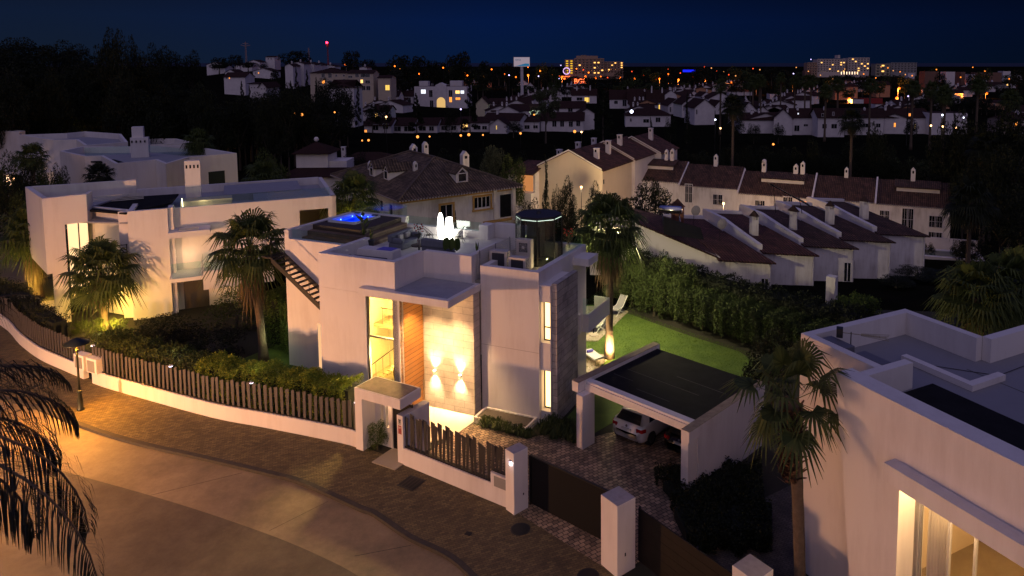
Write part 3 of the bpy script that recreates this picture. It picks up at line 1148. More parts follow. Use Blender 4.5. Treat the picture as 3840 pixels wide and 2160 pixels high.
for i, (u, v) in enumerate(((-2.2, -1.9), (-0.9, -1.9))):
    s = thing('downlight', 'round downlight under the entrance canopy, ' + ('near the plank door' if i == 0 else 'near the outer corner'), 'downlight', (VO[0], VO[1], 0), VD, 'downlights in the entrance canopy')
    m = MB()
    m.lathe([(0.09, 6.05), (0.09, 6.078)], 14, u, v)
    m.build('trim', steel, s)
    m = MB()
    m.lathe([(0.07, 6.045), (0.07, 6.049)], 14, u, v)
    m.build('lens', emis('downlight_lens', (1, .7, .35), 25), s)
    lamp('downlight_beam', 'SPOT', (u, v, 6.03), 2900, (1, 0.58, 0.25), s, 0.06, 84, 1, (0, 0.1, -1))
lamp('porch_light', 'POINT', (-1.6, -1.6, 5.4), 28, (1, 0.58, 0.24), V, 0.15)

# entrance platform and planter
m = MB()
m.prism([(-2.95, -0.62), (-0.04, -0.62), (0.02, -0.02), (0.25, -0.5), (0.1, -2.2), (-1.2, -4.2), (-3.6, -4.3), (-5.0, -2.5), (-3.0, -2.42)], -0.05, 0.05)
pl = m.build('entrance_platform', mat('pale_porch_tiles', (0.66, 0.58, 0.45), 0.35, noise=(3, (0.6, 0.52, 0.4))))
pl.location = (VO[0], VO[1], 0)
pl.rotation_euler = (0, 0, rad(VD))
pl['kind'] = 'structure'
t = thing('planter_bed', 'long low white-edged planter against the wall right of the marble entrance', 'planter', (VO[0], VO[1], 0), VD)
m = MB()
m.ring([(0.2, -1.12), (3.0, -1.12), (3.0, -0.02), (0.2, -0.02)], [(0.28, -1.04), (2.92, -1.04), (2.92, -0.10), (0.28, -0.10)], 0, 0.3)
m.build('rim', white, t)
m = MB()
m.box(0.28, 2.92, -1.04, -0.10, 0, 0.25)
m.build('soil', mat('grey_planter_fill', (0.10, 0.09, 0.075), .95, noise=(14, (0.06, 0.05, 0.04))), t)

# rear balcony on the right side
m = MB()
m.box(2.9, 3.80, 5.61, 7.4, 2.95, 3.12)
m.box(3.14, 3.80, 4.35, 5.60, 2.95, 3.12)
m.box(3.70, 3.80, 4.35, 7.4, 3.121, 3.9)
m.box(3.45, 3.699, 4.35, 4.45, 3.121, 3.9)
m.box(2.9, 3.699, 7.3, 7.4, 3.121, 3.9)
m.box(3.14, 3.42, 4.05, 4.34, 2.9, 3.95)
m.build('balcony', white, V)
m = MB()
m.wall((3.46, 4.40), (3.74, 4.40), 0.02, 3.9, 4.75)
m.wall((3.76, 4.42), (3.76, 7.35), 0.02, 3.9, 4.75)
m.build('balcony_glass', clear, V)
lamp('balcony_light', 'POINT', (3.35, 6.4, 4.6), 12, (1, .72, .42), V, .1)

# glass balustrades of the roof terrace
def glass_rail(segs, z0, z1):
    m = MB()
    for a, b in segs:
        m.wall(a, b, 0.018, z0, z1)
    g = m.build('glass_balustrade', clear, V)
    return g


glass_rail([((-12.6, 0.80), (-8.6, 0.80))], 7.27, 7.80)
glass_rail([((-3.62, 6.05), (-6.2, 6.05)), ((-6.22, 6.05), (-8.75, 6.05))], 7.32, 7.82)
glass_rail([((-8.85, 6.12), (-12.8, 6.12))], 7.75, 8.45)
glass_rail([((-0.5, 5.5), (2.9, 5.5)), ((3.0, 5.4), (3.0, 2.9))], ZB, ZB + .45)
# outside stair along the left volume
st = MB()
p0, p1 = (-12.95, 6.45), (-7.75, 2.95)
for v in (-0.38, 0.62):
    st.add([(p0[0], v, p0[1] - .3), (p1[0], v, p1[1] - .3), (p1[0], v, p1[1]), (p0[0], v, p0[1]), (p0[0], v + .05 * (-1 if v > 0 else 1), p0[1] - .3), (p1[0], v + .05 * (-1 if v > 0 else 1), p1[1] - .3), (p1[0], v + .05 * (-1 if v > 0 else 1), p1[1]), (p0[0], v + .05 * (-1 if v > 0 else 1), p0[1])],
           [(0, 1, 2, 3), (7, 6, 5, 4), (0, 4, 5, 1), (1, 5, 6, 2), (2, 6, 7, 3), (3, 7, 4, 0)])
n = 19
for i in range(n):
    t_ = (i + .5) / n
    x, z = p0[0] + (p1[0] - p0[0]) * t_, p0[1] + (p1[1] - p0[1]) * t_
    st.box(x - .12, x + .12, -0.33, 0.57, z - .06, z - .02)
st.box(-13.6, -12.95, -0.38, 0.62, 6.35, 6.45)
stair = st.build('outside_stair', darkmetal, V)
m = MB()
m.tube([(p0[0] - .4, -0.36, p0[1] + .95), (p0[0], -0.36, p0[1] + .9), (p1[0], -0.36, p1[1] + .9)], 0.025, 6)
for i in range(5):
    t_ = i / 4
    x, z = p0[0] + (p1[0] - p0[0]) * t_, p0[1] + (p1[1] - p0[1]) * t_
    m.tube([(x, -0.36, z - .1), (x, -0.36, z + .9)], 0.015, 5)
m.build('handrail', darkmetal, stair)

# horizontal slat screen around the plant on the roof
t = thing('slat_screen', 'white horizontal slat screen on the roof in front of the air conditioners', 'screen', (VO[0], VO[1], 0), VD)
m = MB()
for i in range(12):
    z = 6.75 + i * 0.098
    m.box(-0.30, -0.26, 0.22, 3.35, z, z + 0.055)
    m.box(-0.26, 0.95, 3.32, 3.36, z, z + 0.055)
m.build('slats', mat('screen_slats', (0.7, 0.66, 0.58), .6), t)
m = MB()
for x, y in ((-0.24, 0.3), (-0.24, 1.8), (-0.24, 3.28), (0.9, 3.28)):
    m = MB()
    m.box(x, x + .04, y, y + .04, 6.5, 7.93)
    m.build('post', steel, t)

# octagonal glass shaft of the spiral stair
t = thing('glass_stair_shaft', 'octagonal dark glass stair shaft with black roof on the roof terrace', 'glass kiosk', (VO[0], VO[1], 0), VD)
oc = [(0.95 + 1.22 * math.cos(rad(22.5 + 45 * k)), 4.35 + 1.22 * math.sin(rad(22.5 + 45 * k))) for k in range(8)]
m = MB()
m.prism(oc, 9.0, 9.06)
m.lathe([(0.16, 9.06), (0.12, 9.12), (0.10, 9.2), (0.03, 9.24)], 8, 0.95, 4.35)
m.build('roof', mat('shaft_roof', (0.03, 0.03, 0.035), .6), t)
m = MB()
for k in range(8):
    a, b = oc[k], oc[(k + 1) % 8]
    m.tube([(*a, 6.5), (*a, 9.0)], 0.04, 4)
    m.tube([(*a, 8.97), (*b, 8.97)], 0.03, 4)
    m.tube([(*a, 6.54), (*b, 6.54)], 0.03, 4)
m.build('frame', darkmetal, t)
m = MB()
for k in range(8):
    a, b = oc[k], oc[(k + 1) % 8]
    if k == 2:
        continue
    m.wall(a, b, 0.012, 6.56, 8.95)
m.build('glazing', glassmat('smoked_glass', (0.55, 0.58, 0.55), 0.10), t)
m = MB()
m.tube([(0.95, 4.35, 5.6), (0.95, 4.35, 8.3)], 0.06, 8)
for i in range(9):
    a = i * 0.6
    m.add([(0.95, 4.35, 5.7 + i * .13), (0.95 + .95 * math.cos(a), 4.35 + .95 * math.sin(a), 5.7 + i * .13), (0.95 + .95 * math.cos(a + .55), 4.35 + .95 * math.sin(a + .55), 5.7 + i * .13)], [(0, 1, 2)])
m.build('spiral_stair', darkmetal, t)
m = MB()
for k in range(8):
    a, b = oc[k], oc[(k + 1) % 8]
    if k in (3, 4, 5, 6, 7):
        m.tube([(a[0] * .985 + .014, a[1] * .985 + .065, 8.90), (b[0] * .985 + .014, b[1] * .985 + .065, 8.90)], 0.012, 4)
m.build('led_strip', emis('led_strip', (0.85, 1, 0.9), 4), t)
lamp('shaft_light', 'POINT', (0.95, 4.35, 7.6), 90, (1.0, 0.80, 0.42), t, .03)
lamp('roof_fill', 'POINT', (2.2, 3.4, 6.75), 40, (1.0, 0.75, 0.33), t, .02)  # added fill without a fitting, brightens the gravel roof and the slats

# air conditioners
acwhite = mat('ac_casing', (0.52, 0.48, 0.44), 0.5)
acdark = mat('ac_coil', (0.035, 0.035, 0.045), 0.6, bump=(120, 1.0))


def ac_unit(u, v, z, wd, ht, dp, deg, label, fans=0, coil=True, group='air conditioners on the villa roof'):
    c, s_ = math.cos(rad(VD)), math.sin(rad(VD))
    t = thing('air_conditioner', label, 'air conditioner', (VO[0] + u * c - v * s_, VO[1] + u * s_ + v * c, z), VD + deg, group)
    m = MB()
    m.box(-wd / 2, wd / 2, -dp / 2, dp / 2, 0.06, ht)
    m.box(-wd / 2 + .08, -wd / 2 + .14, -dp / 2, dp / 2, 0, .06)
    m.box(wd / 2 - .14, wd / 2 - .08, -dp / 2, dp / 2, 0, .06)
    m.build('casing', acwhite, t, bevel=0.012)
    if coil:
        m = MB()
        m.box(-wd * .34, wd * .36, -dp / 2 - .012, -dp / 2 - .001, .10, ht - .10)
        m.build('coil', acdark, t)
        m = MB()
        for i in range(13):
            z_ = .14 + i * (ht - .26) / 12
            for k in range(3):
                m.box(wd / 2 + .001, wd / 2 + .006, -dp * .36 + k * dp * .25, -dp * .36 + k * dp * .25 + dp * .15, z_ - .014, z_ + .014)
        m.build('side_grille', acdark, t)
    for k in range(fans):
        zc = ht * (.5 if fans == 1 else .27 + .47 * k)
        f = MB()
        rr = wd * .30
        for q in range(6):
            r_ = rr * (q + 1) / 6
            ring = [(r_ * math.cos(a), -dp / 2 - .015, zc + r_ * math.sin(a)) for a in [i * math.pi / 8 for i in range(17)]]
            f.tube(ring, .006, 4, False)
        for q in range(8):
            a = q * math.pi / 4
            f.tube([(0, -dp / 2 - .015, zc), (rr * math.cos(a), -dp / 2 - .015, zc + rr * math.sin(a))], .005, 4)
        g = f.build('fan_guard', acwhite, t)
        f = MB()
        f.obb(0, -dp / 2 - .004, zc - rr * .95, zc + rr * .95, rr * 1.9, .006)
        f.build('fan_opening', acdark, g)
        f = MB()
        f.ball((0, -dp / 2 - .02, zc), .08, 10)
        f.build('fan_hub', acwhite, g)
    return t


ac_unit(-0.02 + .32, 1.35, 6.5, 0.95, 1.25, 0.42, 4, 'left of the two low air conditioners behind the front parapet, slotted side grille')
ac_unit(1.50, 1.10, 6.5, 0.95, 1.10, 0.40, 0, 'right of the two low air conditioners behind the front parapet', coil=True)
ac_unit(0.95, 2.75, 6.5, 0.82, 1.55, 0.36, 2, 'tall air conditioner with two stacked round fans before the glass shaft', fans=2, coil=False)
ac_unit(0.35, 5.15, 6.5, 0.9, 1.9, 0.4, 2, 'pale tall equipment cabinet standing behind the glass shaft', coil=False)

# jacuzzi on its stepped deck
t = thing('jacuzzi', 'jacuzzi glowing blue, sunk in the dark wooden deck on the roof', 'hot tub', (VO[0], VO[1], 0), VD)
JU0, JU1, JV0, JV1 = -12.55, -10.35, 3.28, 5.75
rim = lambda d, n=5: [(x, y) for cx, cy, a0 in ((JU1 - d - .35, JV0 + d + .35, -90), (JU1 - d - .35, JV1 - d - .35, 0), (JU0 + d + .35, JV1 - d - .35, 90), (JU0 + d + .35, JV0 + d + .35, 180)) for x, y in [(cx + .35 * math.cos(rad(a0 + 90 * i / n)), cy + .35 * math.sin(rad(a0 + 90 * i / n))) for i in range(n + 1)]]
m = MB()
m.ring(rim(0), rim(.17), 7.0, 7.80)
m.prism(rim(.165), 6.92, 7.0)
tubw = mat('tub_acrylic', (0.75, 0.78, 0.8), .25)
m.build('tub', tubw, t)
m = MB()
m.prism(rim(.175), 7.60, 7.66)
jw = bpy.data.materials.new('lit_water')
jw.use_nodes = True
b_ = jw.node_tree.nodes['Principled BSDF']
b_.inputs['Base Color'].default_value = (0.0, 0.02, 0.25, 1)
b_.inputs['Roughness'].default_value = .05
nz = jw.node_tree.nodes.new('ShaderNodeTexNoise')
nz.inputs['Scale'].default_value = 2.2
cr = jw.node_tree.nodes.new('ShaderNodeValToRGB')
cr.color_ramp.elements[0].position = .35
cr.color_ramp.elements[0].color = (0.0, 0.003, 0.55, 1)
cr.color_ramp.elements[1].position = .72
cr.color_ramp.elements[1].color = (0.0, 0.07, 1.0, 1)
tcj = jw.node_tree.nodes.new('ShaderNodeTexCoord')
jw.node_tree.links.new(tcj.outputs['Object'], nz.inputs['Vector'])
jw.node_tree.links.new(nz.outputs['Fac'], cr.inputs[0])
jw.node_tree.links.new(cr.outputs[0], b_.inputs['Emission Color'])
b_.inputs['Emission Strength'].default_value = 1.5
m.build('water', jw, t)
m = MB()
for u, v in ((-12.2, 5.2), (-11.7, 5.45), (-11.2, 5.4), (-10.8, 5.1), (-11.6, 3.7), (-12.2, 4.2), (-10.8, 4.1)):
    m.ball((u, v, 7.67), .035, 6)
m.build('jet_light', emis('jet_light', (0.2, 0.55, 1), 4), t)
m = MB()
m.obb(-10.62, 5.35, 7.80, 7.86, .35, .18, 20)
m.obb(-12.1, 5.5, 7.80, 7.84, .3, .2, 10)
m.build('headrest', darkmetal, t)
t = thing('hot_tub_deck', 'dark stepped timber deck surrounding the blue jacuzzi', 'deck', (VO[0], VO[1], 0), VD)
m = MB()
m.ring([(-12.68, 2.45), (-9.1, 2.3), (-9.1, 5.86), (-12.68, 5.86)], [(JU0 - .02, JV0 - .02), (JU1 + .02, JV0 - .02), (JU1 + .02, 5.76), (JU0 - .02, 5.76)], 6.9, 7.70)
m.build('deck_top', deckwood, t)
steps = brickmat('step_boards', (0.20, 0.135, 0.085), (0.13, 0.09, 0.058), (0.03, 0.02, 0.012), 3, 0.14, 0.01, 0.7, 'UV', 0, nz=.4)
for k in range(2):
    m = MB()
    d0, d1 = k * .42, (k + 1) * .42
    z1 = 7.70 - .27 * (k + 1)
    m.prism([(-12.68, 2.45 - d1), (-9.1 + d1, 2.3 - d1), (-9.1 + d1, 5.86), (-9.1 + d0 + .004, 5.86), (-9.1 + d0 + .004, 2.3 - d0), (-12.68, 2.44 - d0)], 6.9, z1)
    m.build('step', steps, t)

# white built-in barbecue bench with covered grill
t = thing('barbecue_counter', 'white masonry counter near the front parapet of the roof terrace', 'counter', (VO[0], VO[1], 0), VD)
m = MB()
m.prism([(-6.45, -1.35), (-4.25, -1.25), (-4.25, -0.4), (-6.45, -0.5)], 6.9, 7.8, top=[(-6.35, -1.15), (-4.3, -1.05), (-4.3, -0.4), (-6.35, -0.5)])
m.build('body', white, t, bevel=.02)
t = thing('covered_grill', 'long dark fabric-covered grill in front of the white counter on the roof', 'grill cover', (VO[0], VO[1], 0), VD)
m = MB()
m.prism([(-6.25, -1.95), (-4.15, -1.85), (-4.15, -1.42), (-6.25, -1.5)], 6.95, 7.62, top=[(-6.15, -1.82), (-4.25, -1.72), (-4.25, -1.50), (-6.15, -1.58)])
m.build('cover', mat('slate_tarpaulin', (0.055, 0.065, 0.085), .7, noise=(5, (0.04, 0.045, 0.06)), bump=(6, 1)), t, bevel=.04)
m = MB()
for x in (-6.25, -4.15):
    m.lathe([(.05, 6.9), (.07, 7.5), (.10, 7.66)], 6, x, -1.85)
m.build('end_cap', mat('rust_cap', (0.09, 0.045, 0.03), .7), t)
t = thing('towel', 'blue towel laid over the white roof counter', 'towel', (VO[0], VO[1], 0), VD)
m = MB()
m.prism([(-5.3, -1.02), (-4.45, -0.98), (-4.45, -0.45), (-5.3, -0.48)], 7.805, 7.83)
m.build('cloth', mat('violet_towel', (0.14, 0.13, 0.55), .9), t, bevel=.01)

# outdoor sofas
sofafab = mat('slate_upholstery', (0.16, 0.17, 0.20), 0.9, noise=(7, (0.13, 0.14, 0.165)), bump=(5, .6))


def sofa(u, v, deg, L, label):
    c, s_ = math.cos(rad(VD)), math.sin(rad(VD))
    t = thing('outdoor_sofa', label, 'sofa', (VO[0] + u * c - v * s_, VO[1] + u * s_ + v * c, 6.9), VD + deg, 'padded sofas on the roof terrace')
    m = MB()
    m.box(-L / 2, L / 2, -.45, .45, 0.02, .36)
    m.build('seat', sofafab, t, bevel=.06)
    m = MB()
    m.box(-L / 2, L / 2, .22, .52, .36, .80)
    m.build('backrest', sofafab, t, bevel=.08)
    for x in (-L / 2, L / 2 - .26):
        m = MB()
        m.box(x, x + .26, -.45, .22, .36, .62)
        m.build('armrest', sofafab, t, bevel=.07)
    m = MB()
    for k in (-.25, .25):
        m.obb(k * L / 1.6, .12, .40, .72, .42, .16, 8)
    m.build('cushion', mat('pale_cushion', (0.35, 0.34, 0.32), .9), t, bevel=.05)
    return t


sofa(-6.55, 2.95, 90, 1.9, 'grey padded sofa seen end-on left of the potted flowers')
sofa(-4.15, 2.55, 180, 1.55, 'grey padded sofa with its back to the front parapet, right of the potted flowers')
t = thing('coffee_table', 'low round dark table between the two roof sofas', 'table', (VO[0], VO[1], 0), VD)
m = MB()
m.lathe([(.06, 6.9), (.05, 7.2)], 10, -5.25, 2.35)
m.build('leg', darkmetal, t)
m = MB()
m.lathe([(.42, 7.2), (.42, 7.25)], 20, -5.25, 2.35)
m.build('table_top', deckwood, t)

# two standing cone lamps
for i, (u, v, hh, r0) in enumerate(((-5.72, 5.05, 1.5, .20), (-5.20, 5.15, 1.22, .22))):
    c, s_ = math.cos(rad(VD)), math.sin(rad(VD))
    t = thing('floor_lamp', ('taller slim pointed' if i == 0 else 'shorter flat-topped') + ' white glowing floor lamp on the roof terrace', 'floor lamp', (VO[0] + u * c - v * s_, VO[1] + u * s_ + v * c, 6.9), VD, 'glowing lamps on the roof terrace')
    m = MB()
    if i == 0:
        m.lathe([(.10, .02), (.17, .25), (.19, .6), (.17, 1.0), (.12, 1.35), (.05, 1.52)], 18)
    else:
        m.lathe([(.14, .02), (.20, .3), (.21, .7), (.17, 1.26)], 18)
    m.build('lamp_shade', emis('glowing_shade', (1.0, 0.97, 0.86), 12), t, True)
    m = MB()
    m.lathe([(.13, 0), (.13, .02)], 14)
    m.build('base', steel, t)


def wire_chair(u, v, deg, label):
    c, s_ = math.cos(rad(VD)), math.sin(rad(VD))
    t = thing('wire_chair', label, 'chair', (VO[0] + u * c - v * s_, VO[1] + u * s_ + v * c, 6.9), VD + deg, 'round string chairs on the roof terrace')
    cord = mat('chair_cord', (0.05, 0.04, 0.03), .6)
    el = [(.42 * math.cos(a), .30 * math.sin(a) + .05, .60 + .32 * math.sin(a)) for a in [i * math.pi / 9 for i in range(19)]]
    m = MB()
    m.tube(el, .014, 5, False)
    m.build('frame', darkmetal, t)
    m = MB()
    for p in el[::1]:
        m.tube([p, (0, 0, .33)], .005, 3)
    m.lathe([(.14, .30), (.17, .34)], 10)
    m.build('seat', cord, t)
    for x, y in ((-.3, -.25), (.3, -.25), (-.22, .3), (.22, .3)):
        m = MB()
        m.tube([(x * .5, y * .5, .36), (x, y, 0)], .012, 5)
        m.build('leg', darkmetal, t)


wire_chair(-6.15, 4.45, 150, 'string chair left of the glowing lamps')
wire_chair(-4.30, 4.75, -70, 'tilted round string chair right of the glowing lamps')
t = thing('side_table', 'small white drum table by the glass rail behind the string chair', 'table', (VO[0], VO[1], 0), VD)
m = MB()
m.lathe([(.2, 6.9), (.2, 7.35)], 18, -4.75, 5.5)
m.build('drum', mat('white_plastic', (.7, .68, .62), .5), t, True)

# sun-loungers, parasol foot and folding chairs in the garden
def lounger(p, deg, label, n='reclining_chair'):
    t = thing(n, label, 'garden chair', (p[0], p[1], .045), deg, 'white folding recliners behind the villa')
    wm = mat('white_tube', (.7, .7, .68), .4)
    m = MB()
    for y in (-.28, .28):
        m.tube([(-.5, y, 0), (.35, y, .62)], .022, 5)
        m.tube([(.45, y, 0), (-.35, y, .5)], .022, 5)
        m.tube([(-.45, y, .42), (.25, y, .5), (.75, y, 1.15)], .022, 5)
    m.build('frame', wm, t)
    m = MB()
    m.add([(-.45, -.27, .43), (-.45, .27, .43), (.25, .27, .51), (.25, -.27, .51)], [(0, 1, 2, 3)])
    m.build('seat', mat('grey_sling', (.3, .3, .3), .8), t)
    m = MB()
    m.add([(.25, -.27, .51), (.25, .27, .51), (.74, .27, 1.14), (.74, -.27, 1.14)], [(0, 1, 2, 3)])
    m.build('backrest', mat('grey_sling', (.3, .3, .3), .8), t)


for px, py, lab in ((2315, 1180, 'far white recliner at the end of the terrace strip, right of the lit palm trunk'), (2262, 1228, 'middle white recliner just left of the lit palm trunk'), (2240, 1243, 'white recliner nearest the round parasol foot')):
    lounger(P(px, py)[:2], 50, lab)
q = P(2226, 1258)
t = thing('parasol_stand', 'round pale parasol foot with a short dark tube on the garden terrace', 'parasol base', (q[0], q[1], .045))
m = MB()
m.lathe([(.30, 0), (.30, .05), (.2, .1), (.05, .12)], 18)
m.build('foot', mat('pale_concrete', (.4, .36, .3), .8), t)
m = MB()
m.lathe([(.03, .12), (.03, .5)], 8)
m.build('tube', darkmetal, t)
q = (-0.35, 39.5)
t = thing('sun_lounger', 'white sun lounger with a rolled blue towel beside the uplit palm', 'sun lounger', (q[0], q[1], .04), -60)
m = MB()
m.box(-.9, .6, -.32, .32, .28, .33)
m.build('bed', mat('white_sling', (.6, .6, .6), .8), t)
m = MB()
m.prism([(.6, -.32), (1.2, -.32), (1.2, .32), (.6, .32)], [.28, .62, .62, .28], [.33, .67, .67, .33])
m.build('backrest', mat('white_sling', (.6, .6, .6), .8), t)
for x, y in ((-.8, -.3), (-.8, .3), (.7, -.3), (.7, .3)):
    m = MB()
    m.tube([(x, y, 0), (x, y, .3)], .02, 5)
    m.build('leg', steel, t)
t = thing('rolled_towel', 'rolled blue towel lying on the white sun lounger', 'towel', (q[0], q[1], .04), -60)
m = MB()
m.tube([(-.45, -.18, .41), (-.45, .18, .41)], .075, 10)
m.build('roll', mat('violet_towel', (0.14, 0.13, 0.55), .9), t)
lamp('garden_patio_light', 'POINT', (-1.3, 39.5, 2.6), 190, (1, .72, .40), None, .15)
lamp('garden_flood', 'POINT', (0.9, 42.6, 5.6), 2700, (1, .82, .45), None, .2)
# ---------------------------------------------------------------- curved garden wall with board fence
def seg_wall(m, line, t, z0, z1):
    inn = offset_line(line, t)
    n = len(line)
    for i in range(n - 1):
        a, b, c, d = line[i], line[i + 1], inn[i + 1], inn[i]
        m.quad((*a, z0), (*b, z0), (*b, z1), (*a, z1), [(0, z0), (1, z0), (1, z1), (0, z1)])
        m.quad((*a, z1), (*b, z1), (*c, z1), (*d, z1))
        m.quad((*d, z1), (*c, z1), (*c, z0), (*d, z0))
    a, d = line[0], inn[0]
    m.quad((*d, z0), (*a, z0), (*a, z1), (*d, z1))
    a, d = line[-1], inn[-1]
    m.quad((*a, z0), (*d, z0), (*d, z1), (*a, z1))


def walk(line, step):
    """points at equal steps with direction angle"""
    out, acc = [], 0.0
    for i in range(len(line) - 1):
        a, b = line[i], line[i + 1]
        L = math.hypot(b[0] - a[0], b[1] - a[1])
        while acc < L:
            t = acc / L
            out.append((a[0] + (b[0] - a[0]) * t, a[1] + (b[1] - a[1]) * t, math.degrees(math.atan2(b[1] - a[1], b[0] - a[0]))))
            acc += step
        acc -= L
    return out


wline = smooth_line(wp, 4)
# split at the meter boxes (x about 330 px)
SPL = P(330, 1432)[0]
lineL = [p for p in wline if p[0] <= SPL - .3]
lineR = [p for p in wline if p[0] >= SPL + .3]
for nm, line, lab in (('garden_wall', lineL, 'long low white wall with dark board fence curving away on the left, before the neighbour'),
                      ('garden_wall', lineR, 'low white wall with dark vertical board fence along the pavement before the lit villa')):
    t = thing(nm, lab, 'fence', (line[0][0], line[0][1], 0))
    m = MB(True)
    seg_wall(m, line, 0.25, 0, 0.72)
    m.build('wall_base', white, t)
    cen = offset_line(line, 0.12)
    m = MB(True)
    seg_wall(m, offset_line(line, 0.07), 0.10, 0.722, 0.78)
    m.build('rail', darkmetal, t)
    bp = [q for q in walk(cen, 0.315)]
    for k, (x, y, d) in enumerate(bp):
        if x < -52:
            continue
        hgt_ = 1.98 + R.uniform(-.05, .06)
        m = MB(True)
        c_, s_ = math.cos(rad(d)), math.sin(rad(d))
        lw, tw = (.062, .105) if k % 2 else (.075, .085)
        le = R.uniform(-.03, .05)
        q4 = lambda a, b: (x + c_ * a - s_ * b, y + s_ * a + c_ * b)
        m.prism([q4(-lw, -.018), q4(lw, -.018), q4(lw, .018), q4(-lw, .018)], .782, [hgt_ - .03, hgt_ + .03, hgt_ + .03, hgt_ - .03], top=[q4(-tw + le, -.018), q4(tw + le, -.018), q4(tw + le, .018), q4(-tw + le, .018)])
        m.build('board', fencegrey, t)

# meter boxes at the joint of the two fences
for i, (px, py, lab) in enumerate(((305, 1432, 'white meter niche with grey door beside the street lamp, left one'), (352, 1448, 'white meter niche with grey door at the start of the board fence, right one'))):
    q = P(px, py)[:2]
    t = thing('meter_box', lab, 'meter box', (q[0], q[1] + .06, 0), -24, 'meter niches in the garden wall')
    m = MB()
    m.box(-.42, .42, -.10, .32, 0.721, 1.5)
    m.build('housing', white, t)
    m = MB()
    m.box(-.32, .26, -.125, -.101, .78, 1.38)
    m.build('door', mat('grey_meter_door', (.26, .25, .24), .6), t)

# garden lights on posts in the fence
for px, py, hh, lab in ((1277 / 2.0125, 1700 * 0 + 1452, 0, 'tiny white light on the board fence, middle left'), (1903 / 2.0125, 1520, 0, 'tiny white light on the board fence right of centre'), (688 / 2.0125, 1400, 0, 'tiny white light on a post by the meter niches'), (1330, 1630, 0, 'tiny white light against the left side of the entrance portal')):
    k = min(range(len(wline)), key=lambda i: abs(XP + (wline[i][0]) / (wline[i][1] * CT + (H - 1.9) * ST) * FOC - px))
    x, y = wline[k]
    t = thing('fence_light', lab, 'light', (x + .05, y + .16, 0), 0, 'small white fence lights')
    m = MB()
    m.tube([(0, 0, .72), (0, 0, 2.0)], .025, 6)
    m.build('post', darkmetal, t)
    m = MB()
    m.box(-.07, .07, -.10, .03, 2.02, 2.07)
    m.build('head', mat('light_head', (.5, .5, .5), .4), t)
    m = MB()
    m.box(-.06, .06, -.09, .02, 2.0, 2.018)
    m.build('lens', emis('fence_led', (.8, .75, 1), 9), t)
    lamp('fence_led', 'POINT', (0, .3, 2.75), 7, (1, .9, .6), t, .02)

# ---------------------------------------------------------------- entrance portal
PO = P(1365, 1690)
t = thing('entrance_portal', 'white portal with thick flat lintel over the dark pedestrian gate', 'gateway', (PO[0], PO[1], 0), -27)
# local: x right along the street, y into the plot; front left corner = origin
m = MB()
m.box(-.42, 0, -.04, 1.25, 0, 2.38)
m.box(-.42, 2.2, -.04, 1.25, 2.38, 2.82)
m.wall((0.0, 0.72), (1.02, 0.72), .2, 0, 2.379, [(.34, .50, .9, 1.95), (.62, .78, .9, 1.95)])
m.build('frame', white, t)
m = MB()
m.box(-.35, 2.12, 0.02, 1.18, 2.822, 2.835)
m.build('lintel_top', mat('weathered_top', (.34, .26, .18), .9, noise=(3, (.2, .15, .1))), t)
m = MB()
m.box(1.08, 2.2, .70, .75, .05, 2.30)
g = m.build('gate', mat('charcoal_gate', (.009, .009, .010), .7, spec=.15), t)
m = MB()
m.box(1.02, 1.07, .66, .80, 0, 2.379)
m.box(1.08, 2.2, .66, .70, 2.30, 2.376)
m.build('gate_frame', mat('white_frame', (.65, .62, .58), .5), t)
m = MB()
m.box(.3, .52, .95, .97, .85, 2.0)
m.box(.6, .8, .95, .97, .85, 2.0)
lamp('gate_light', 'SPOT', (1.3, .45, 2.36), 14, (1, .6, .3), t, .05, 120, .8, (0, -.2, -1))
m = MB()
m.box(1.0, 2.3, -.55, 1.5, 0.001, .035)
m.build('threshold', paleston, t)

# piers and the paling wall right of the gate
c42 = -31.7


def pier(p, lx, ly, deg, h, label, hole=True):
    t = thing('gate_pier', label, 'gate pier', (p[0], p[1], 0), deg, 'white piers of the entrance and drive gates')
    m = MB()
    m.box(0, lx, 0, ly, 0, h)
    m.build('shaft', white, t, bevel=.012)
    m = MB()
    m.box(.012, lx - .012, .012, ly - .012, h, h + .008)
    m.build('cap', mat('pier_cap', (.40, .37, .38), .8, noise=(4, (.3, .28, .28))), t)
    return t


pa = pier(GA, .36, 1.55, c42, 2.13, 'tall white pier with security signs left of the leaning-board fence')
m = MB()
m.box(.09, .26, -.006, -.001, 1.72, 1.98)
sg = m.build('alarm_sign', mat('sign_plate_white', (.45, .43, .42), .5), pa)
m = MB()
m.box(.105, .245, -.009, -.0065, 1.90, 1.965)
m.box(.12, .23, -.009, -.0065, 1.83, 1.885)
m.tube([(.175 + .04 * math.cos(a), -.008, 1.79 + .03 * math.sin(a)) for a in [i * math.pi / 4 for i in range(9)]], .006, 4)
m.build('pictogram', darkmetal, sg)
m = MB()
m.box(.08, .27, -.006, -.001, 1.32, 1.69)
sr = m.build('warning_sign', mat('sign_plate_red', (.32, .05, .04), .5), pa)
m = MB()
m.box(.10, .25, -.009, -.0065, 1.60, 1.63)
m.box(.10, .22, -.009, -.0065, 1.56, 1.58)
m.build('text_lines', mat('sign_text', (.6, .5, .45), .6), sr)

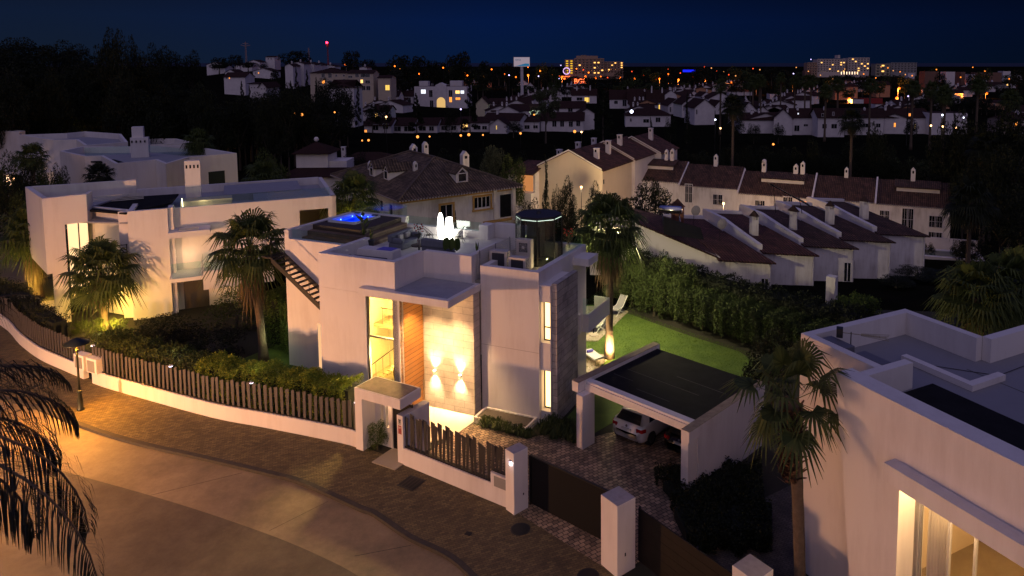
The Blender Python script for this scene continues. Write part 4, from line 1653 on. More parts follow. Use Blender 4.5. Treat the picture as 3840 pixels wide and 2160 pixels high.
GP = thing('paling_wall', 'white wall topped by black leaning boards between the two left gate piers', 'fence', (*GA, 0), c42)
LAB = math.hypot(GB[0] - GA[0], GB[1] - GA[1])
m = MB()
m.box(.361, LAB - .61, 0.0, .25, 0, .74)
m.box(LAB - 1.12, LAB - .98, -.02, .25, .745, 1.22)
m.box(LAB - .60, LAB - .01, 0.0, .25, 0, 1.18)
m.box(LAB - .99, LAB - .601, -.02, .25, .741, 1.20)
m.build('wall_base', white, GP)
m = MB()
m.box(LAB - .95, LAB - .20, -.03, -.021, .70, 1.12)
m.build('meter_door', mat('grey_meter_door', (.26, .25, .24), .6), GP)
m = MB()
m.box(.37, LAB - 1.13, .06, .22, .742, .80)
m.box(LAB - 1.1, LAB - .02, .06, .22, 1.222, 1.26)
m.build('rail', darkmetal, GP)
x = .44
k = 0
while x < LAB - .1:
    z0 = .80 if x < LAB - 1.12 else 1.262
    top = 2.18 + R.uniform(-.13, .13)
    lean = R.uniform(-.03, .11)
    m = MB()
    tw = .085 + .03 * (k % 2)
    yy = .10 + .05 * (k % 2)
    m.add([(x - .045, yy, z0), (x + .045, yy, z0), (x + .045, yy + .03, z0), (x - .045, yy + .03, z0),
           (x - tw + lean, yy, top + .03), (x + tw + lean, yy, top - .03), (x + tw + lean, yy + .03, top - .03), (x - tw + lean, yy + .03, top + .03)],
          [(3, 2, 1, 0), (4, 5, 6, 7), (0, 1, 5, 4), (1, 2, 6, 5), (2, 3, 7, 6), (3, 0, 4, 7)])
    m.build('board', mat('black_board', (.022, .020, .022), .6), GP)
    x += .213
    k += 1

pb = pier((-3.23, 25.5), .68, .52, 45, 2.42, 'middle white gate pier with a small light where the leaning-board fence ends')
m = MB()
m.box(-.07, -.002, .12, .22, 2.08, 2.13)
pl_ = m.build('pier_light', mat('light_head', (.5, .5, .5), .4), pb)
m = MB()
m.box(-.065, -.01, .13, .21, 2.065, 2.079)
m.build('lens', emis('fence_led', (.8, .75, 1), 9), pl_)
lamp('pier_led', 'POINT', (-.06, .17, 2.03), 2.5, (.9, .9, 1), pb, .02)
m = MB()
m.obb(.45, -.004, .62, .70, .05, .006)
m.build('sensor', darkmetal, pb)
pc = pier((.57, 22.2), .80, .86, 39, 2.50, 'big free-standing white gate pier at the bottom of the picture')
m = MB()
m.obb(.35, -.004, .62, .74, .05, .006)
m.build('sensor', darkmetal, pc)
pd = pier((4.39, 18.9), .80, .86, 39, 2.42, 'white pier barely peeping in at the bottom edge, right of the plank gate')
lamp('ground_spot', 'POINT', (GC[0] + .9, GC[1] - 1.3, .3), 6, (1, .45, .15), None, .1)

# sliding gates
t = thing('sliding_gate', 'solid black sliding gate between the middle and the big right pier', 'gate', (-2.85, 26.0, 0), -38)
GL = 3.75
m = MB()
m.box(.05, GL + .35, .25, .31, .05, 1.95)
m.build('leaf', mat('charcoal_gate', (.009, .009, .010), .7, spec=.15), t)
m = MB()
m.box(.04, GL + .36, .24, .32, 1.951, 2.0)
m.box(.0, .045, .2, .36, 0, 2.0)
m.build('frame', darkmetal, t)
t2 = thing('plank_gate', 'dark horizontal plank gate right of the big white pier', 'gate', (1.0, 23.2, 0), -50.5)
m = MB()
for i in range(6):
    m.box(.35, 7.5, .1, .15, .06 + i * .315, .06 + i * .315 + .305)
m.build('boards', mat('brown_gate_board', (.018, .014, .012), .7, noise=(3, (.012, .010, .009)), spec=.2), t2)
m = MB()
for x in (.35, 3.0, 5.8):
    m.box(x - .03, x + .03, .151, .20, 0, 1.97)
m.build('frame', darkmetal, t2)


# ---------------------------------------------------------------- cast iron street lamp
def street_lamp(label, loc, group='cast iron street lamps'):
    t = thing('street_lamp', label, 'street lamp', loc, 0, group)
    ci = mat('painted_iron', (.02, .025, .02), .4, .4)
    m = MB()
    m.lathe([(.17, 0), (.17, .08), (.12, .14), (.13, .5), (.10, .75), (.11, .80), (.07, .86), (.13, .92), (.13, .98), (.07, 1.04)], 12)
    m.build('base', ci, t, True)
    m = MB()
    m.lathe([(.06, 1.04), (.052, 1.6), (.045, 2.8), (.07, 2.84), (.045, 2.9), (.06, 3.0), (.10, 3.06)], 12)
    m.build('shaft', ci, t, True)
    m = MB()
    m.lathe([(.02, 3.06), (.05, 3.2), (.05, 3.41)], 8)
    m.build('stem', ci, t)
    m = MB()
    m.lathe([(.12, 3.33), (.16, 3.40)], 12)
    m.build('bulb', bulb_o, t)
    m = MB()
    m.lathe([(.56, 3.36), (.54, 3.41), (.26, 3.56), (.05, 3.66)], 18)
    m.build('hood', ci, t, True)
    return t


q = P(303, 1537)
SODIUM = (1.0, .38, .035)
s1 = street_lamp('dark cast iron street lamp on the brick pavement at the left', (q[0], q[1], 0))
lamp('sodium_light', 'SPOT', (.1, -.1, 3.30), 2300, SODIUM, s1, .05, 128, 1, (.1, -.25, -1))
lamp('sodium_spill', 'POINT', (.25, -.15, 3.31), 450, SODIUM, s1, .04)
PINK = (1.0, .55, .36)
# the next lamps of the same street, outside the frame
s2 = street_lamp('next street lamp of the road beyond the left edge', (-29.5, 23.2, -.12))
lamp('sodium_light', 'POINT', (0, 0, 3.9), 8300, PINK, s2, .22)
lamp('sodium_pool', 'POINT', (.3, .3, 3.32), 8000, SODIUM, s2, .04)
s3 = street_lamp('street lamp of the road below the bottom edge', (3.4, 12.5, -.12))
lamp('sodium_light', 'POINT', (0, 0, 4.6), 200, PINK, s3, .25)
lamp('sodium_pool', 'POINT', (0, 0, 3.32), 300, SODIUM, s3, .04)
s4 = street_lamp('street lamp near the palm below the bottom edge', (-11.5, 13.5, -.12))
lamp('sodium_light', 'POINT', (0, 0, 4.6), 900, PINK, s4, .25)
lamp('sodium_pool', 'POINT', (0, 0, 3.32), 6000, SODIUM, s4, .04)

# ---------------------------------------------------------------- carport
CP = thing('carport', 'white carport with flat black roof over the parked cars', 'carport', (-1.03, 30.32, 0), -42)
m = MB()
m.box(-.02, .36, .0, .78, 0, 2.44)
m.build('pillar', white, CP, bevel=.01)
m = MB()
m.box(5.66, 6.0, -.05, .55, 0, 2.44)
m.build('pillar', white, CP, bevel=.01)
m = MB()
m.box(-.40, -.02, .12, 6.05, 2.445, 2.90)
m.box(-.38, -.04, 5.6, 6.0, 0, 2.44)
m.box(5.70, 6.04, .56, 5.7, 0, 2.44)
m.box(5.68, 6.06, -.08, 5.75, 2.445, 2.88)
m.build('side_wall', white, CP)
m = MB()
m.box(-.019, 5.679, .55, .80, 2.445, 2.74)
m.box(-.019, 5.679, .62, .96, 2.745, 2.84)
m.build('front_beam', white, CP)
m = MB()
m.box(-.018, 5.678, .961, 5.85, 2.66, 2.72)
m.build('roof', black, CP)
m = MB()
for v, a, b in ((2.2, .25, 1.4), (3.0, .4, 4.4), (1.7, 2.0, 3.8), (3.9, 2.6, 5.2)):
    m.box(a, b, v, v + .018, 2.7205, 2.724)
m.build('roof_seam', mat('seam_line', (.10, .10, .10), .8), CP)
m = MB()
m.box(-.41, -.01, .13, 6.04, 2.901, 2.912)
m.box(5.67, 6.07, -.07, 5.74, 2.881, 2.892)
m.build('coping', mat('weathered_top', (.34, .26, .18), .9), CP)


# ---------------------------------------------------------------- cars
def car(label, loc, deg, paint, hatch=True, group=None):
    """front points to +x, rear bumper at x=0"""
    t = thing('parked_car', label, 'car', loc, deg)
    st = [(0.0, .60, .36, .66), (.10, .80, .28, .95), (.30, .86, .22, 1.02), (.8, .895, .19, 1.03), (1.6, .90, .18, 1.0), (2.4, .90, .18, .97), (3.1, .895, .18, .95), (3.6, .87, .19, .86), (4.0, .80, .22, .76), (4.22, .62, .30, .60)]
    vs, fs = [], []
    n = 10
    for x, hw, z0, z1 in st:
        prof = [(-hw * .86, z0), (-hw, z0 + .12), (-hw * 1.0, (z0 + z1) / 2), (-hw * .985, z1 - .10), (-hw * .93, z1), (hw * .93, z1), (hw * .985, z1 - .10), (hw, (z0 + z1) / 2), (hw, z0 + .12), (hw * .86, z0)]
        vs += [(x, y, z) for y, z in prof]
    for i in range(len(st) - 1):
        for k in range(n):
            fs.append((i * n + k, i * n + (k + 1) % n, (i + 1) * n + (k + 1) % n, (i + 1) * n + k))
    fs += [tuple(range(n)), tuple(range((len(st) - 1) * n, len(st) * n))[::-1]]
    m = MB()
    m.add(vs, fs)
    # greenhouse
    gh = [(.22, .66, 1.02), (.55, .60, 1.36), (.95, .60, 1.42), (1.8, .62, 1.44), (2.35, .60, 1.38), (3.0, .68, .98)]
    base = [(.20, .80), (.45, .82), (.95, .83), (1.8, .84), (2.5, .83), (3.15, .80)]
    vs, fs = [], []
    for (x, hw, z), (xb, hb) in zip(gh, base):
        vs += [(xb, -hb, .94), (x, -hw, z), (x, -hw * .55, z + .035), (x, hw * .55, z + .035), (x, hw, z), (xb, hb, .94)]
    for i in range(len(gh) - 1):
        for k in range(5):
            fs.append((i * 6 + k, i * 6 + k + 1, (i + 1) * 6 + k + 1, (i + 1) * 6 + k))
    fs += [(0, 1, 2, 3, 4, 5), tuple(range(30, 36))[::-1]]
    m.add(vs, fs)
    m.build('body', paint, t, True, .0)
    # windows slightly proud
    m = MB()
    m.add([(.165, -.66, 1.03), (.165, .66, 1.03), (.49, .53, 1.345), (.49, -.53, 1.345)], [(0, 1, 2, 3)])
    m.build('rear_window', darkglass, t)
    for s_ in (-1, 1):
        m = MB()
        f = lambda x, y, z: (x, s_ * y, z)
        m.add([f(.62, .838, .99), f(1.55, .852, .99), f(1.50, .66, 1.36), f(.92, .64, 1.33)], [(0, 1, 2, 3) if s_ < 0 else (3, 2, 1, 0)])
        m.add([f(1.60, .853, .99), f(2.75, .845, .97), f(2.30, .64, 1.33), f(1.56, .66, 1.36)], [(0, 1, 2, 3) if s_ < 0 else (3, 2, 1, 0)])
        m.build('side_window', darkglass, t)
        m = MB()
        m.prism([(-.012 + .03, s_ * .56), (.0 + .09, s_ * .80), (.30, s_ * .885), (.06, s_ * .50)], .74, .90)
        m.build('tail_light', mat('tail_light_red', (.35, .01, .015), .2), t)
        m = MB()
        m.ball((2.75, s_ * .95, 1.0), .09, 8, .7)
        m.build('mirror', paint, t, True)
    for x in (.72, 3.35):
        for s_ in (-1, 1):
            m = MB()
            m.tube([(x, s_ * .72, .32), (x, s_ * .915, .32)], .32, 20)
            wh = m.build('wheel', mat('tyre', (.015, .015, .015), .9), t)
            m = MB()
            m.tube([(x, s_ * .90, .32), (x, s_ * .925, .32)], .20, 10)
            m.build('rim', mat('alloy', (.35, .35, .36), .3, 1), wh)
    m = MB()
    m.box(-.008, .055, -.26, .26, .70, .80)
    m.build('number_plate', mat('plate', (.55, .55, .52), .5), t)
    m = MB()
    m.lathe([(.055, 0), (.055, .01)], 14)
    e_ = m.build('badge', steel, t)
    e_.location = (.045, 0, .90)
    e_.rotation_euler = (0, rad(-80), 0)
    m = MB()
    m.box(.45, .60, -.5, .5, 1.385, 1.41)
    m.build('roof_spoiler', paint, t, bevel=.01)
    m = MB()
    m.box(0.03, .12, -.62, .62, .30, .36)
    m.build('bumper_trim', mat('dark_plastic', (.02, .02, .02), .7), t)
    return t


wp_ = bpy.data.materials.new('white_car_paint')
wp_.use_nodes = True
wb = wp_.node_tree.nodes['Principled BSDF']
wb.inputs['Base Color'].default_value = (.72, .71, .72, 1)
wb.inputs['Roughness'].default_value = .25
wb.inputs['Coat Weight'].default_value = .8
car('white hatchback parked under the carport with its rear to the gate', (1.15, 30.45, .01), 52, wp_)
car('black car parked deep in the shadow right of the white hatchback', (3.35, 29.2, .01), 50, mat('black_car_paint', (.012, .012, .014), .2, .2))
# ---------------------------------------------------------------- villa on the right edge (local: u along its front towards the camera, v into the building)
RO, RD = (6.8, 19.9), -62.0
RV = thing('corner_villa', 'white flat-roofed villa filling the right edge, with slanted front wall and warm lit window', 'villa', (RO[0], RO[1], 0), RD)
ZR = 8.1
m = MB()
# front block facade with slanted left edge and the large opening
m.add([(0, 0, ZR), (1.05, 0, 0), (2.3, 0, 0), (2.3, 0, 6.2), (9.5, 0, 6.2), (9.5, 0, ZR), (0, .65, ZR), (1.05, .65, 0), (2.3, .65, 0), (2.3, .65, 6.2), (9.5, .65, 6.2), (9.5, .65, ZR)],
      [(0, 1, 2, 3, 4, 5), (11, 10, 9, 8, 7, 6), (0, 6, 7, 1), (5, 11, 6, 0), (3, 9, 10, 4), (2, 8, 9, 3)])
m.wall((9.5, .9), (1.2, .9), -.2, 0, 6.19, [(2.2, 7.25, 2.6, 5.9)])
m.box(7.3, 9.5, .66, .89, 0, 6.19)
m.wall((0.3, 2.55), (.3, .66), .3, 0, ZR)
m.build('wall', white, RV)
m = MB()
m.box(2.12, 9.5, -.42, -.001, 6.1, 6.58)
m.build('beam', white, RV)
m = MB()
m.box(2.3, 9.5, -.6, .88, 2.0, 2.2)
m.build('sill', mat('red_wood', (.30, .09, .03), .5), RV)
m = MB()
ww = mat('grey_window_frame', (.30, .29, .30), .4)
for u in (2.33, 3.18, 3.9, 5.6, 7.2):
    m.box(u, u + .07, .80, .88, 2.65, 5.88)
m.box(2.33, 7.27, .80, .88, 2.60, 2.66)
m.box(2.33, 7.27, .80, .88, 5.84, 5.9)
fw = m.build('window', ww, RV)
m = MB()
m.box(2.4, 7.2, .83, .845, 2.66, 5.84)
m.build('pane', glassmat('room_glass', (.95, .93, .9), .03), fw)
m = MB()
for i in range(7):
    m.prism([(2.46 + i * .09, 1.0), (2.505 + i * .09, .95), (2.55 + i * .09, 1.0), (2.505 + i * .09, 1.04)], 2.62, 5.85)
m.build('curtain', mat('pale_curtain', (.7, .68, .66), .9), RV)
T_ = thing('bed', 'grey-blanketed bed glimpsed through the window of the corner villa', 'bed', (RO[0], RO[1], 2.2), RD)
m = MB()
m.box(4.6, 6.6, 2.2, 4.2, .1, .5)
m.build('mattress', mat('bed_linen', (.6, .55, .48), .9), T_, bevel=.05)
m = MB()
m.box(4.55, 6.65, 2.15, 3.4, .505, .56)
m.build('blanket', mat('grey_blanket', (.14, .13, .12), .9), T_, bevel=.02)
room = mat('room_plaster', (.62, .50, .34), .8)
m = MB()
m.box(1.4, 9.4, 5.2, 5.3, 2.2, 6.1)
m.box(1.3, 1.4, 1.15, 5.2, 2.2, 6.1)
m.box(9.4, 9.5, 1.15, 5.2, 2.2, 6.1)
m.build('room_wall', room, RV)
m = MB()
m.box(1.4, 9.4, 1.12, 5.2, 2.1, 2.2)
m.build('room_floor', mat('room_floor', (.22, .17, .11), .5, noise=(2, (.16, .12, .08))), RV)
lamp('room_light', 'POINT', (4.2, 2.4, 5.4), 520, (1, .62, .27), RV, .2)
lamp('reveal_light', 'AREA', (4.2, .35, 6.05), 160, (1, .60, .25), RV, (3.6, .12), aim=(0, 0.0, -1))
# rear block
rear = [(-2.72, 1.27), (-0.0, 1.27), (-0.0, 2.56), (.8, 2.56), (.27, 5.95), (-2.72, 5.9)]
m = MB()
m.wall((-2.72, 1.27), (.29, 1.27), .3, 0, ZR)
m.wall((-2.72, 6.0), (-2.72, 1.58), .3, 0, ZR)
m.wall((.27, 6.3), (-2.72, 6.3), .3, 0, ZR)
m.wall((.27, 8.8), (.27, 6.31), .3, 0, ZR)
m.wall((9.5, 8.8), (.27, 8.8), .3, 0, ZR)
m.build('rear_wall', white, RV)
rfd = mat('night_roof_tiles', (.22, .22, .245), .7, noise=(1.5, (.24, .24, .27), .3))
m = MB()
m.box(-2.42, .26, 1.58, 5.99, 7.2, 7.3)
m.box(.265, 9.5, .3, 8.75, 7.2, 7.305)
m.build('roof', rfd, RV)
m = MB()
m.prism([(-.9, 3.9), (1.6, 3.9), (1.6, 5.5), (1.35, 5.5), (1.35, 4.15), (-.9, 4.15)], 7.312, 7.5)
m.build('upstand', white, RV)
m = MB()
for v in (5.2,):
    m.box(.5, 9.4, v, v + .05, 7.3055, 7.3075)
for u in (4.2,):
    m.box(u, u + .05, 3.3, 8.7, 7.3080, 7.3095)
m.build('roof_seams', mat('seam_line', (.10, .10, .10), .8), RV)
for p_ in ((3.2, 5.0), (3.6, 5.1), (6.2, 7.2)):
    m = MB()
    m.lathe([(.06, 7.3), (.06, 7.75), (.10, 7.76), (.10, 7.82), (.02, 7.86)], 10, p_[0], p_[1])
    m.build('vent_pipe', mat('grey_pipe', (.2, .2, .22), .6), RV)
m = MB()
m.tube([(1.2, 8.6, 7.34), (1.3, 5.6, 7.33), (-.2, 4.4, 7.33), (-1.2, 2.4, 7.34)], .012, 4)
m.build('cable', darkmetal, RV)
m = MB()
m.box(.8, 8.6, 1.55, 3.2, 7.325, 7.40)
m.build('skylight_cover', black, RV)
m = MB()
m.box(.42, .455, 1.2, 1.35, 7.5, 7.6)
m.build('overflow', darkmetal, RV)
for i, (u, v, lab) in enumerate(((-1.75, 1.95, 'grey air conditioner lying in the rear roof pit of the corner villa, by the antenna'), (-.35, 1.95, 'second grey air conditioner of the corner villa, nearer the front wall'))):
    c, s_ = math.cos(rad(RD)), math.sin(rad(RD))
    t = thing('air_conditioner', lab, 'air conditioner', (RO[0] + u * c - v * s_, RO[1] + u * s_ + v * c, 7.3), RD, 'air conditioners on the corner villa')
    m = MB()
    m.box(-.5, .5, -.2, .2, .04, .72)
    m.build('casing', mat('ac_grey', (.14, .14, .17), .5), t, bevel=.01)
    m = MB()
    m.box(-.38, .38, -.215, -.201, .1, .66)
    m.build('coil', acdark, t)
q = (RO[0] - 1.2 * math.cos(rad(RD)) - 2.8 * math.sin(rad(RD)) * 1, RO[1] - 1.2 * math.sin(rad(RD)) + 2.8 * math.cos(rad(RD)))
t = thing('roof_antenna', 'television antenna lying level above the roof of the corner villa', 'antenna', (q[0], q[1], 7.3), -20)
m = MB()
m.tube([(-.6, 0, 0), (-.6, 0, 1.0)], .018, 5)
m.build('mast', darkmetal, t)
m = MB()
m.tube([(-1.0, 0, .95), (.5, 0, .95)], .014, 5)
for dy, dz in ((-.12, 0), (.12, 0), (0, .1), (0, -.1)):
    m.tube([(-.3, dy * .3, .95 + dz * .3), (.55, dy, .95 + dz)], .009, 4)
for k in range(5):
    m.tube([(-.25 + k * .17, -.12, .95), (-.25 + k * .17, .12, .95)], .006, 4)
m.build('boom', mat('antenna_metal', (.25, .22, .16), .4, .8), t)
m = MB()
m.box(-1.05, -.85, -.12, .12, .8, 1.1)
m.build('receiver', mat('black_plastic', (.02, .02, .02), .5), t)
t = thing('security_camera', 'small dark dome camera under the parapet corner of the corner villa', 'camera', (6.50, 22.72, 7.45))
m = MB()
m.lathe([(.10, .12), (.10, .05), (.07, -.03), (.02, -.06)], 10)
m.build('dome', black, t)
m = MB()
m.box(-.05, .12, -.05, .05, .12, .17)
m.build('bracket', white, t)


# ---------------------------------------------------------------- generic flat-roofed villas from surveyed outlines
def flat_block(t, pts, z0, z1, par=.30, drop=.75, wm=white, rm=roofgrey, floor=True):
    outer, inner = inset([p[:2] for p in pts], par)
    m = MB(True)
    m.ring(outer, inner, z0, z1)
    m.build('wall', wm, t)
    if floor:
        m = MB(True)
        _, inn2 = inset([p[:2] for p in pts], par - .01)
        m.prism(inn2, z1 - drop - .1, z1 - drop)
        m.build('roof', rm, t)


Z1 = lambda x, y: (x / 2.0125, 400 + y / 2.0125)
at1 = lambda x, y, z: P(*Z1(x, y), z)
LV = thing('neighbour_villa', 'large white flat-roofed villa at the left behind the palms, tall slim chimney and roof glass', 'villa', (-31, 46, 0), 0)
# axes of this villa
LD = 27.0
lu, lv_ = (math.cos(rad(LD)), math.sin(rad(LD))), (-math.sin(rad(LD)), math.cos(rad(LD)))
L0 = (-30.9, 46.0)
lp_ = lambda u, v: (L0[0] + lu[0] * u + lv_[0] * v, L0[1] + lu[1] * u + lv_[1] * v)
# main block: u 0..12, front wall of the block
m = MB(True)
z7 = 7.3
m.wall(lp_(0, 0), lp_(2.25, 0), .3, 0, z7)
m.wall(lp_(2.25, .3), lp_(2.25, 1.3), -.3, 0, z7)
m.wall(lp_(2.25, 1.0), lp_(13.0, 1.0), .3, 2.9, 7.1, [(8.2, 10.2, 4.2, 6.2)])
m.wall(lp_(2.25, 1.0), lp_(6.5, 1.0), .3, 0, 2.899)
m.wall(lp_(13.0, 1.0), lp_(13.0, 11.0), .3, 0, 7.1)
m.wall(lp_(13, 11.0), lp_(-4, 11.0), .3, 0, 7.1)
m.wall(lp_(0, 3.0), lp_(0, .3), .3, 0, z7)
m.build('wall', white, LV)
m = MB(True)
m.prism([lp_(*p) for p in ((.1, .31), (2.0, .31), (2.0, 1.31), (12.7, 1.31), (12.7, 10.7), (-4, 10.7), (-4, 3))], 6.4, 6.5)
m.build('roof', roofgrey, LV)
m = MB(True)
m.prism([lp_(*p) for p in ((7.5, 1.31), (12.7, 1.31), (12.7, 5.5), (7.5, 5.5))], 6.501, 6.95)
m.prism([lp_(*p) for p in ((5.5, 5.6), (11.0, 5.6), (11.0, 10.4), (5.5, 10.4))], 6.501, 7.0)
m.build('raised_roof', roofgrey, LV)
m = MB(True)
m.prism([lp_(*p) for p in ((-2.4, 2.6), (-.15, .35), (2.3, 3.2), (2.5, 6.8), (-1.5, 7.0), (-5.5, 4.6))], 7.05, 7.16)
m.build('black_roof', black, LV)
# tall slanted fin at the left with the window
f1 = (-33.96, 46.63)
m = MB(True)
f0 = (-35.42, 45.24)
fL = math.hypot(f1[0] - f0[0], f1[1] - f0[1])
du = ((f1[0] - f0[0]) / fL, (f1[1] - f0[1]) / fL)
dn = (-du[1], du[0])
fp = lambda a, k=0: (f0[0] + du[0] * a + dn[0] * k, f0[1] + du[1] * a + dn[1] * k)
zt = 8.35
m.wall(fp(0), fp(fL), .35, 6.5, zt)
m.wall(fp(0), fp(.78), .35, 0, 6.499)
bk = (f0[0] - 4.6, f0[1] + 4.4)
m.wall((bk[0], bk[1]), fp(0, .0), -.3, 3.4, zt)
m.wall(fp(fL, .0), (-34.6, 48.1), .2, 6.5, zt - .05)
m.wall((-34.9, 48.0), (-31.3, 46.7), .25, 0, 7.25)
m.wall((bk[0] + 5.5, bk[1] + 3.0), bk, .3, 3.0, zt)
m.build('fin_wall', white, LV)
m = MB(True)
m.prism([fp(.2, .4), fp(fL - .2, .4), (bk[0] + 5.2, bk[1] + 2.6), (bk[0] + .4, bk[1] + .2)], 7.2, 7.3)
m.build('fin_roof', roofgrey, LV)
m = MB(True)
m.wall(fp(.79, .9), fp(fL + .1, .9), .05, 0.3, 6.45)
wnd = m.build('window', darkglass, LV)
m = MB(True)
m.wall(fp(1.0, .82), fp(fL + .08, .82), .04, 2.0, 6.4)
m.build('curtain', emis('lit_curtain', (1, .62, .30), 1.6), wnd)
m = MB(True)
m.wall(fp(1.55, .76), fp(1.62, .76), .05, 0.3, 6.4)
m.build('frame', darkmetal, wnd)
lamp('bedroom_light', 'POINT', (fp(1.5, .4)[0], fp(1.5, .4)[1], 5.6), 14, (1, .6, .28), None, .05)
# stairwell wall, ledges and balcony
m = MB(True)
m.wall(lp_(-.6, .75), lp_(-.02, .6), .25, 0, 7.2)
m.build('stair_wall', white, LV)
m = MB(True)
sp_, ep_ = lp_(-2.3, .75), lp_(-.6, .35)
for i in range(16):
    k = i / 15
    m.obb(sp_[0] * k + ep_[0] * (1 - k), sp_[1] * k + ep_[1] * (1 - k), 1.0 + 3.0 * (1 - k) - .04, 1.0 + 3.0 * (1 - k), .14, .9, LD)
for z in (4.1, 4.6, 5.1):
    m.tube([(*lp_(-1.9, .1), z), (*lp_(-.1, .1), z)], .03, 5)
for u in (-1.9, -1.0, -.15):
    m.tube([(*lp_(u, .1), 3.0), (*lp_(u, .1), 5.15)], .03, 5)
m.tube([(*lp_(-.1, .1), 3.1), (*lp_(-2.4, .1), .6)], .08, 4)
m.build('outside_stair', darkmetal, LV)
m = MB(True)
m.ring([lp_(*p) for p in ((2.26, -.6), (4.7, -.6), (4.7, .99), (2.26, .99))], [lp_(*p) for p in ((2.8, -.25), (4.0, -.25), (4.0, .6), (2.8, .6))], 5.35, 5.75)
m.build('ledge_frame', white, LV)
m = MB(True)
m.prism([lp_(*p) for p in ((2.26, -1.3), (8.5, -1.3), (8.5, .99), (2.26, .99))], 2.55, 2.8)
m.prism([lp_(*p) for p in ((4.2, -1.6), (8.5, -1.6), (8.5, -1.31), (4.2, -1.31))], 1.9, 3.15)
m.build('balcony', white, LV)
m = MB(True)
m.wall(lp_(2.4, -1.25), lp_(4.1, -1.25), .02, 2.8, 3.8)
m.wall(lp_(4.15, -1.0), lp_(4.15, .9), .02, 2.8, 3.8)
m.wall(lp_(4.3, -1.5), lp_(8.4, -1.5), .02, 3.15, 3.7)
m.build('balcony_glass', clear, LV)
lamp('balcony_light', 'POINT', (*lp_(3.2, .2), 3.9), 26, (1, .62, .3), None, .1)
m = MB(True)
m.wall(lp_(2.9, -.03 + 1.0 - .03), lp_(4.4, .97), .02, 0, 2.2)
m.build('door', mat('brown_garage_door', (.045, .038, .032), .6), LV)
m = MB(True)
m.wall(lp_(2.4, 1.12), lp_(12.6, 1.12), .02, 7.1, 7.75)
m.build('roof_glass', clear, LV)
# chimney
cx, cy, _ = at1(1480, 640, 7)
cx, cy = lp_(3.6, 4.6)
m = MB(True)
m.obb(cx, cy, 6.5, 9.9, 1.0, .55, LD)
ch = m.build('chimney', white, LV)
m = MB(True)
for k in range(4):
    a = -.36 + k * .24
    m.obb(cx + lu[0] * a - lv_[0] * .28, cy + lu[1] * a - lv_[1] * .28, 9.35, 9.6, .11, .02, LD)
m.build('vent', black, ch)
m = MB(True)
for i in range(11):
    z = 6.6 + i * .1
    m.wall(lp_(-3.4, 5.0), lp_(.4, 5.5), .04, z, z + .055)
m.build('slat_screen', mat('screen_slats', (0.7, 0.66, 0.58), .6), LV)
# lit frame on the roof
m = MB(True)
for a, b in (((3.0, 1.9, 7.6), (3.05, 1.9, 6.6)), ((3.05, 1.9, 6.6), (6.0, 1.9, 6.75))):
    m.tube([(*lp_(a[0], a[1]), a[2]), (*lp_(b[0], b[1]), b[2])], .03, 5)
m.build('led_line', emis('roof_led', (1, .8, .5), 5), LV)
m = MB(True)
m.prism([lp_(*p) for p in ((2.9, 2.0), (6.1, 2.0), (6.1, 3.3), (2.9, 3.3))], 6.5, 7.35)
m.build('roof_bar', cream, LV)
lamp('roof_bar_light', 'POINT', (*lp_(4.3, 1.7), 7.4), 7, (1, .75, .4), None, .1)


def villa_from(label, z, blocks, name='flat_roof_villa', extra=None):
    o = blocks[0][0][0]
    o = at1(o[0], o[1], z)
    t = thing(name, label, 'villa', (o[0], o[1], 0))
    for pts, zz in blocks:
        flat_block(t, [at1(x, y, zz) for x, y in pts], 0, zz)
    return t


v2 = villa_from('white villa in the second row on the left, palm shadows on its long wall', 7.0, [
    ([(450, 335), (640, 375), (760, 370), (870, 430), (1172, 400), (1250, 432), (1425, 380), (1787, 350), (1420, 290), (960, 300), (620, 300)], 7.0)])
at1m = lambda x, y, Y: PY(*Z1(x, y), Y)
m = MB(True)
q = at1(1060, 330, 7)
m.obb(q[0], q[1], 6, 8.5, 1.75, 1.0, 25)
m.obb(q[0] - .35, q[1] + .3, 8.501, 9.7, 1.1, 1.0, 25)
ch = m.build('chimney', white, v2)
m = MB(True)
for k in range(4):
    m.obb(q[0] + .15 - .55 + k * .38, q[1] - .62 - .18 + k * .17, 7.95, 8.2, .14, .03, 25)
m.build('vent', black, ch)
m = MB(True)
a, b = at1(1560, 470, 6.0), at1(1690, 458, 6.0)
a, b = P(*Z1(1560, 560), 3.2), P(*Z1(1695, 560), 3.2)
pa_, pb_ = at1(1425, 380, 7), at1(1787, 350, 7)
ux, uy = pb_[0] - pa_[0], pb_[1] - pa_[1]
LL = math.hypot(ux, uy)
m.wall((pa_[0] + ux * .38 + uy * .01, pa_[1] + uy * .38 - ux * .01 - .02), (pa_[0] + ux * .72 + uy * .01, pa_[1] + uy * .72 - ux * .01 - .02), .02, 2.2, 5.2)
m.build('opening', mat('dark_opening', (.02, .03, .02), .9), v2)
m = MB(True)
q = at1(820, 385, 7)
m.prism([at1(640, 372, 7)[:2], at1(840, 378, 7)[:2], at1(950, 385, 7)[:2], at1(860, 360, 7)[:2], at1(760, 358, 7)[:2]], 6.3, 6.45)
m.build('black_roof', black, v2)
m = MB(True)
m.wall(at1(640, 372, 7)[:2], at1(980, 358, 7)[:2], .02, 7, 7.9)
m.wall(at1(1120, 345, 7)[:2], at1(1420, 375, 7)[:2], .02, 7, 7.8)
m.build('roof_glass', clear, v2)
v3 = villa_from('white flat-roofed villa in the third row at the far left', 7.0, [
    ([(145, 212), (280, 232), (400, 250), (575, 248), (640, 292), (965, 266), (915, 205), (640, 186), (500, 200)], 7.0)])
v4 = villa_from('white flat-roofed villa farthest left, cut by the picture edge', 7.0, [([(-60, 175), (145, 190), (190, 182), (60, 172), (-60, 168)], 7.0)])
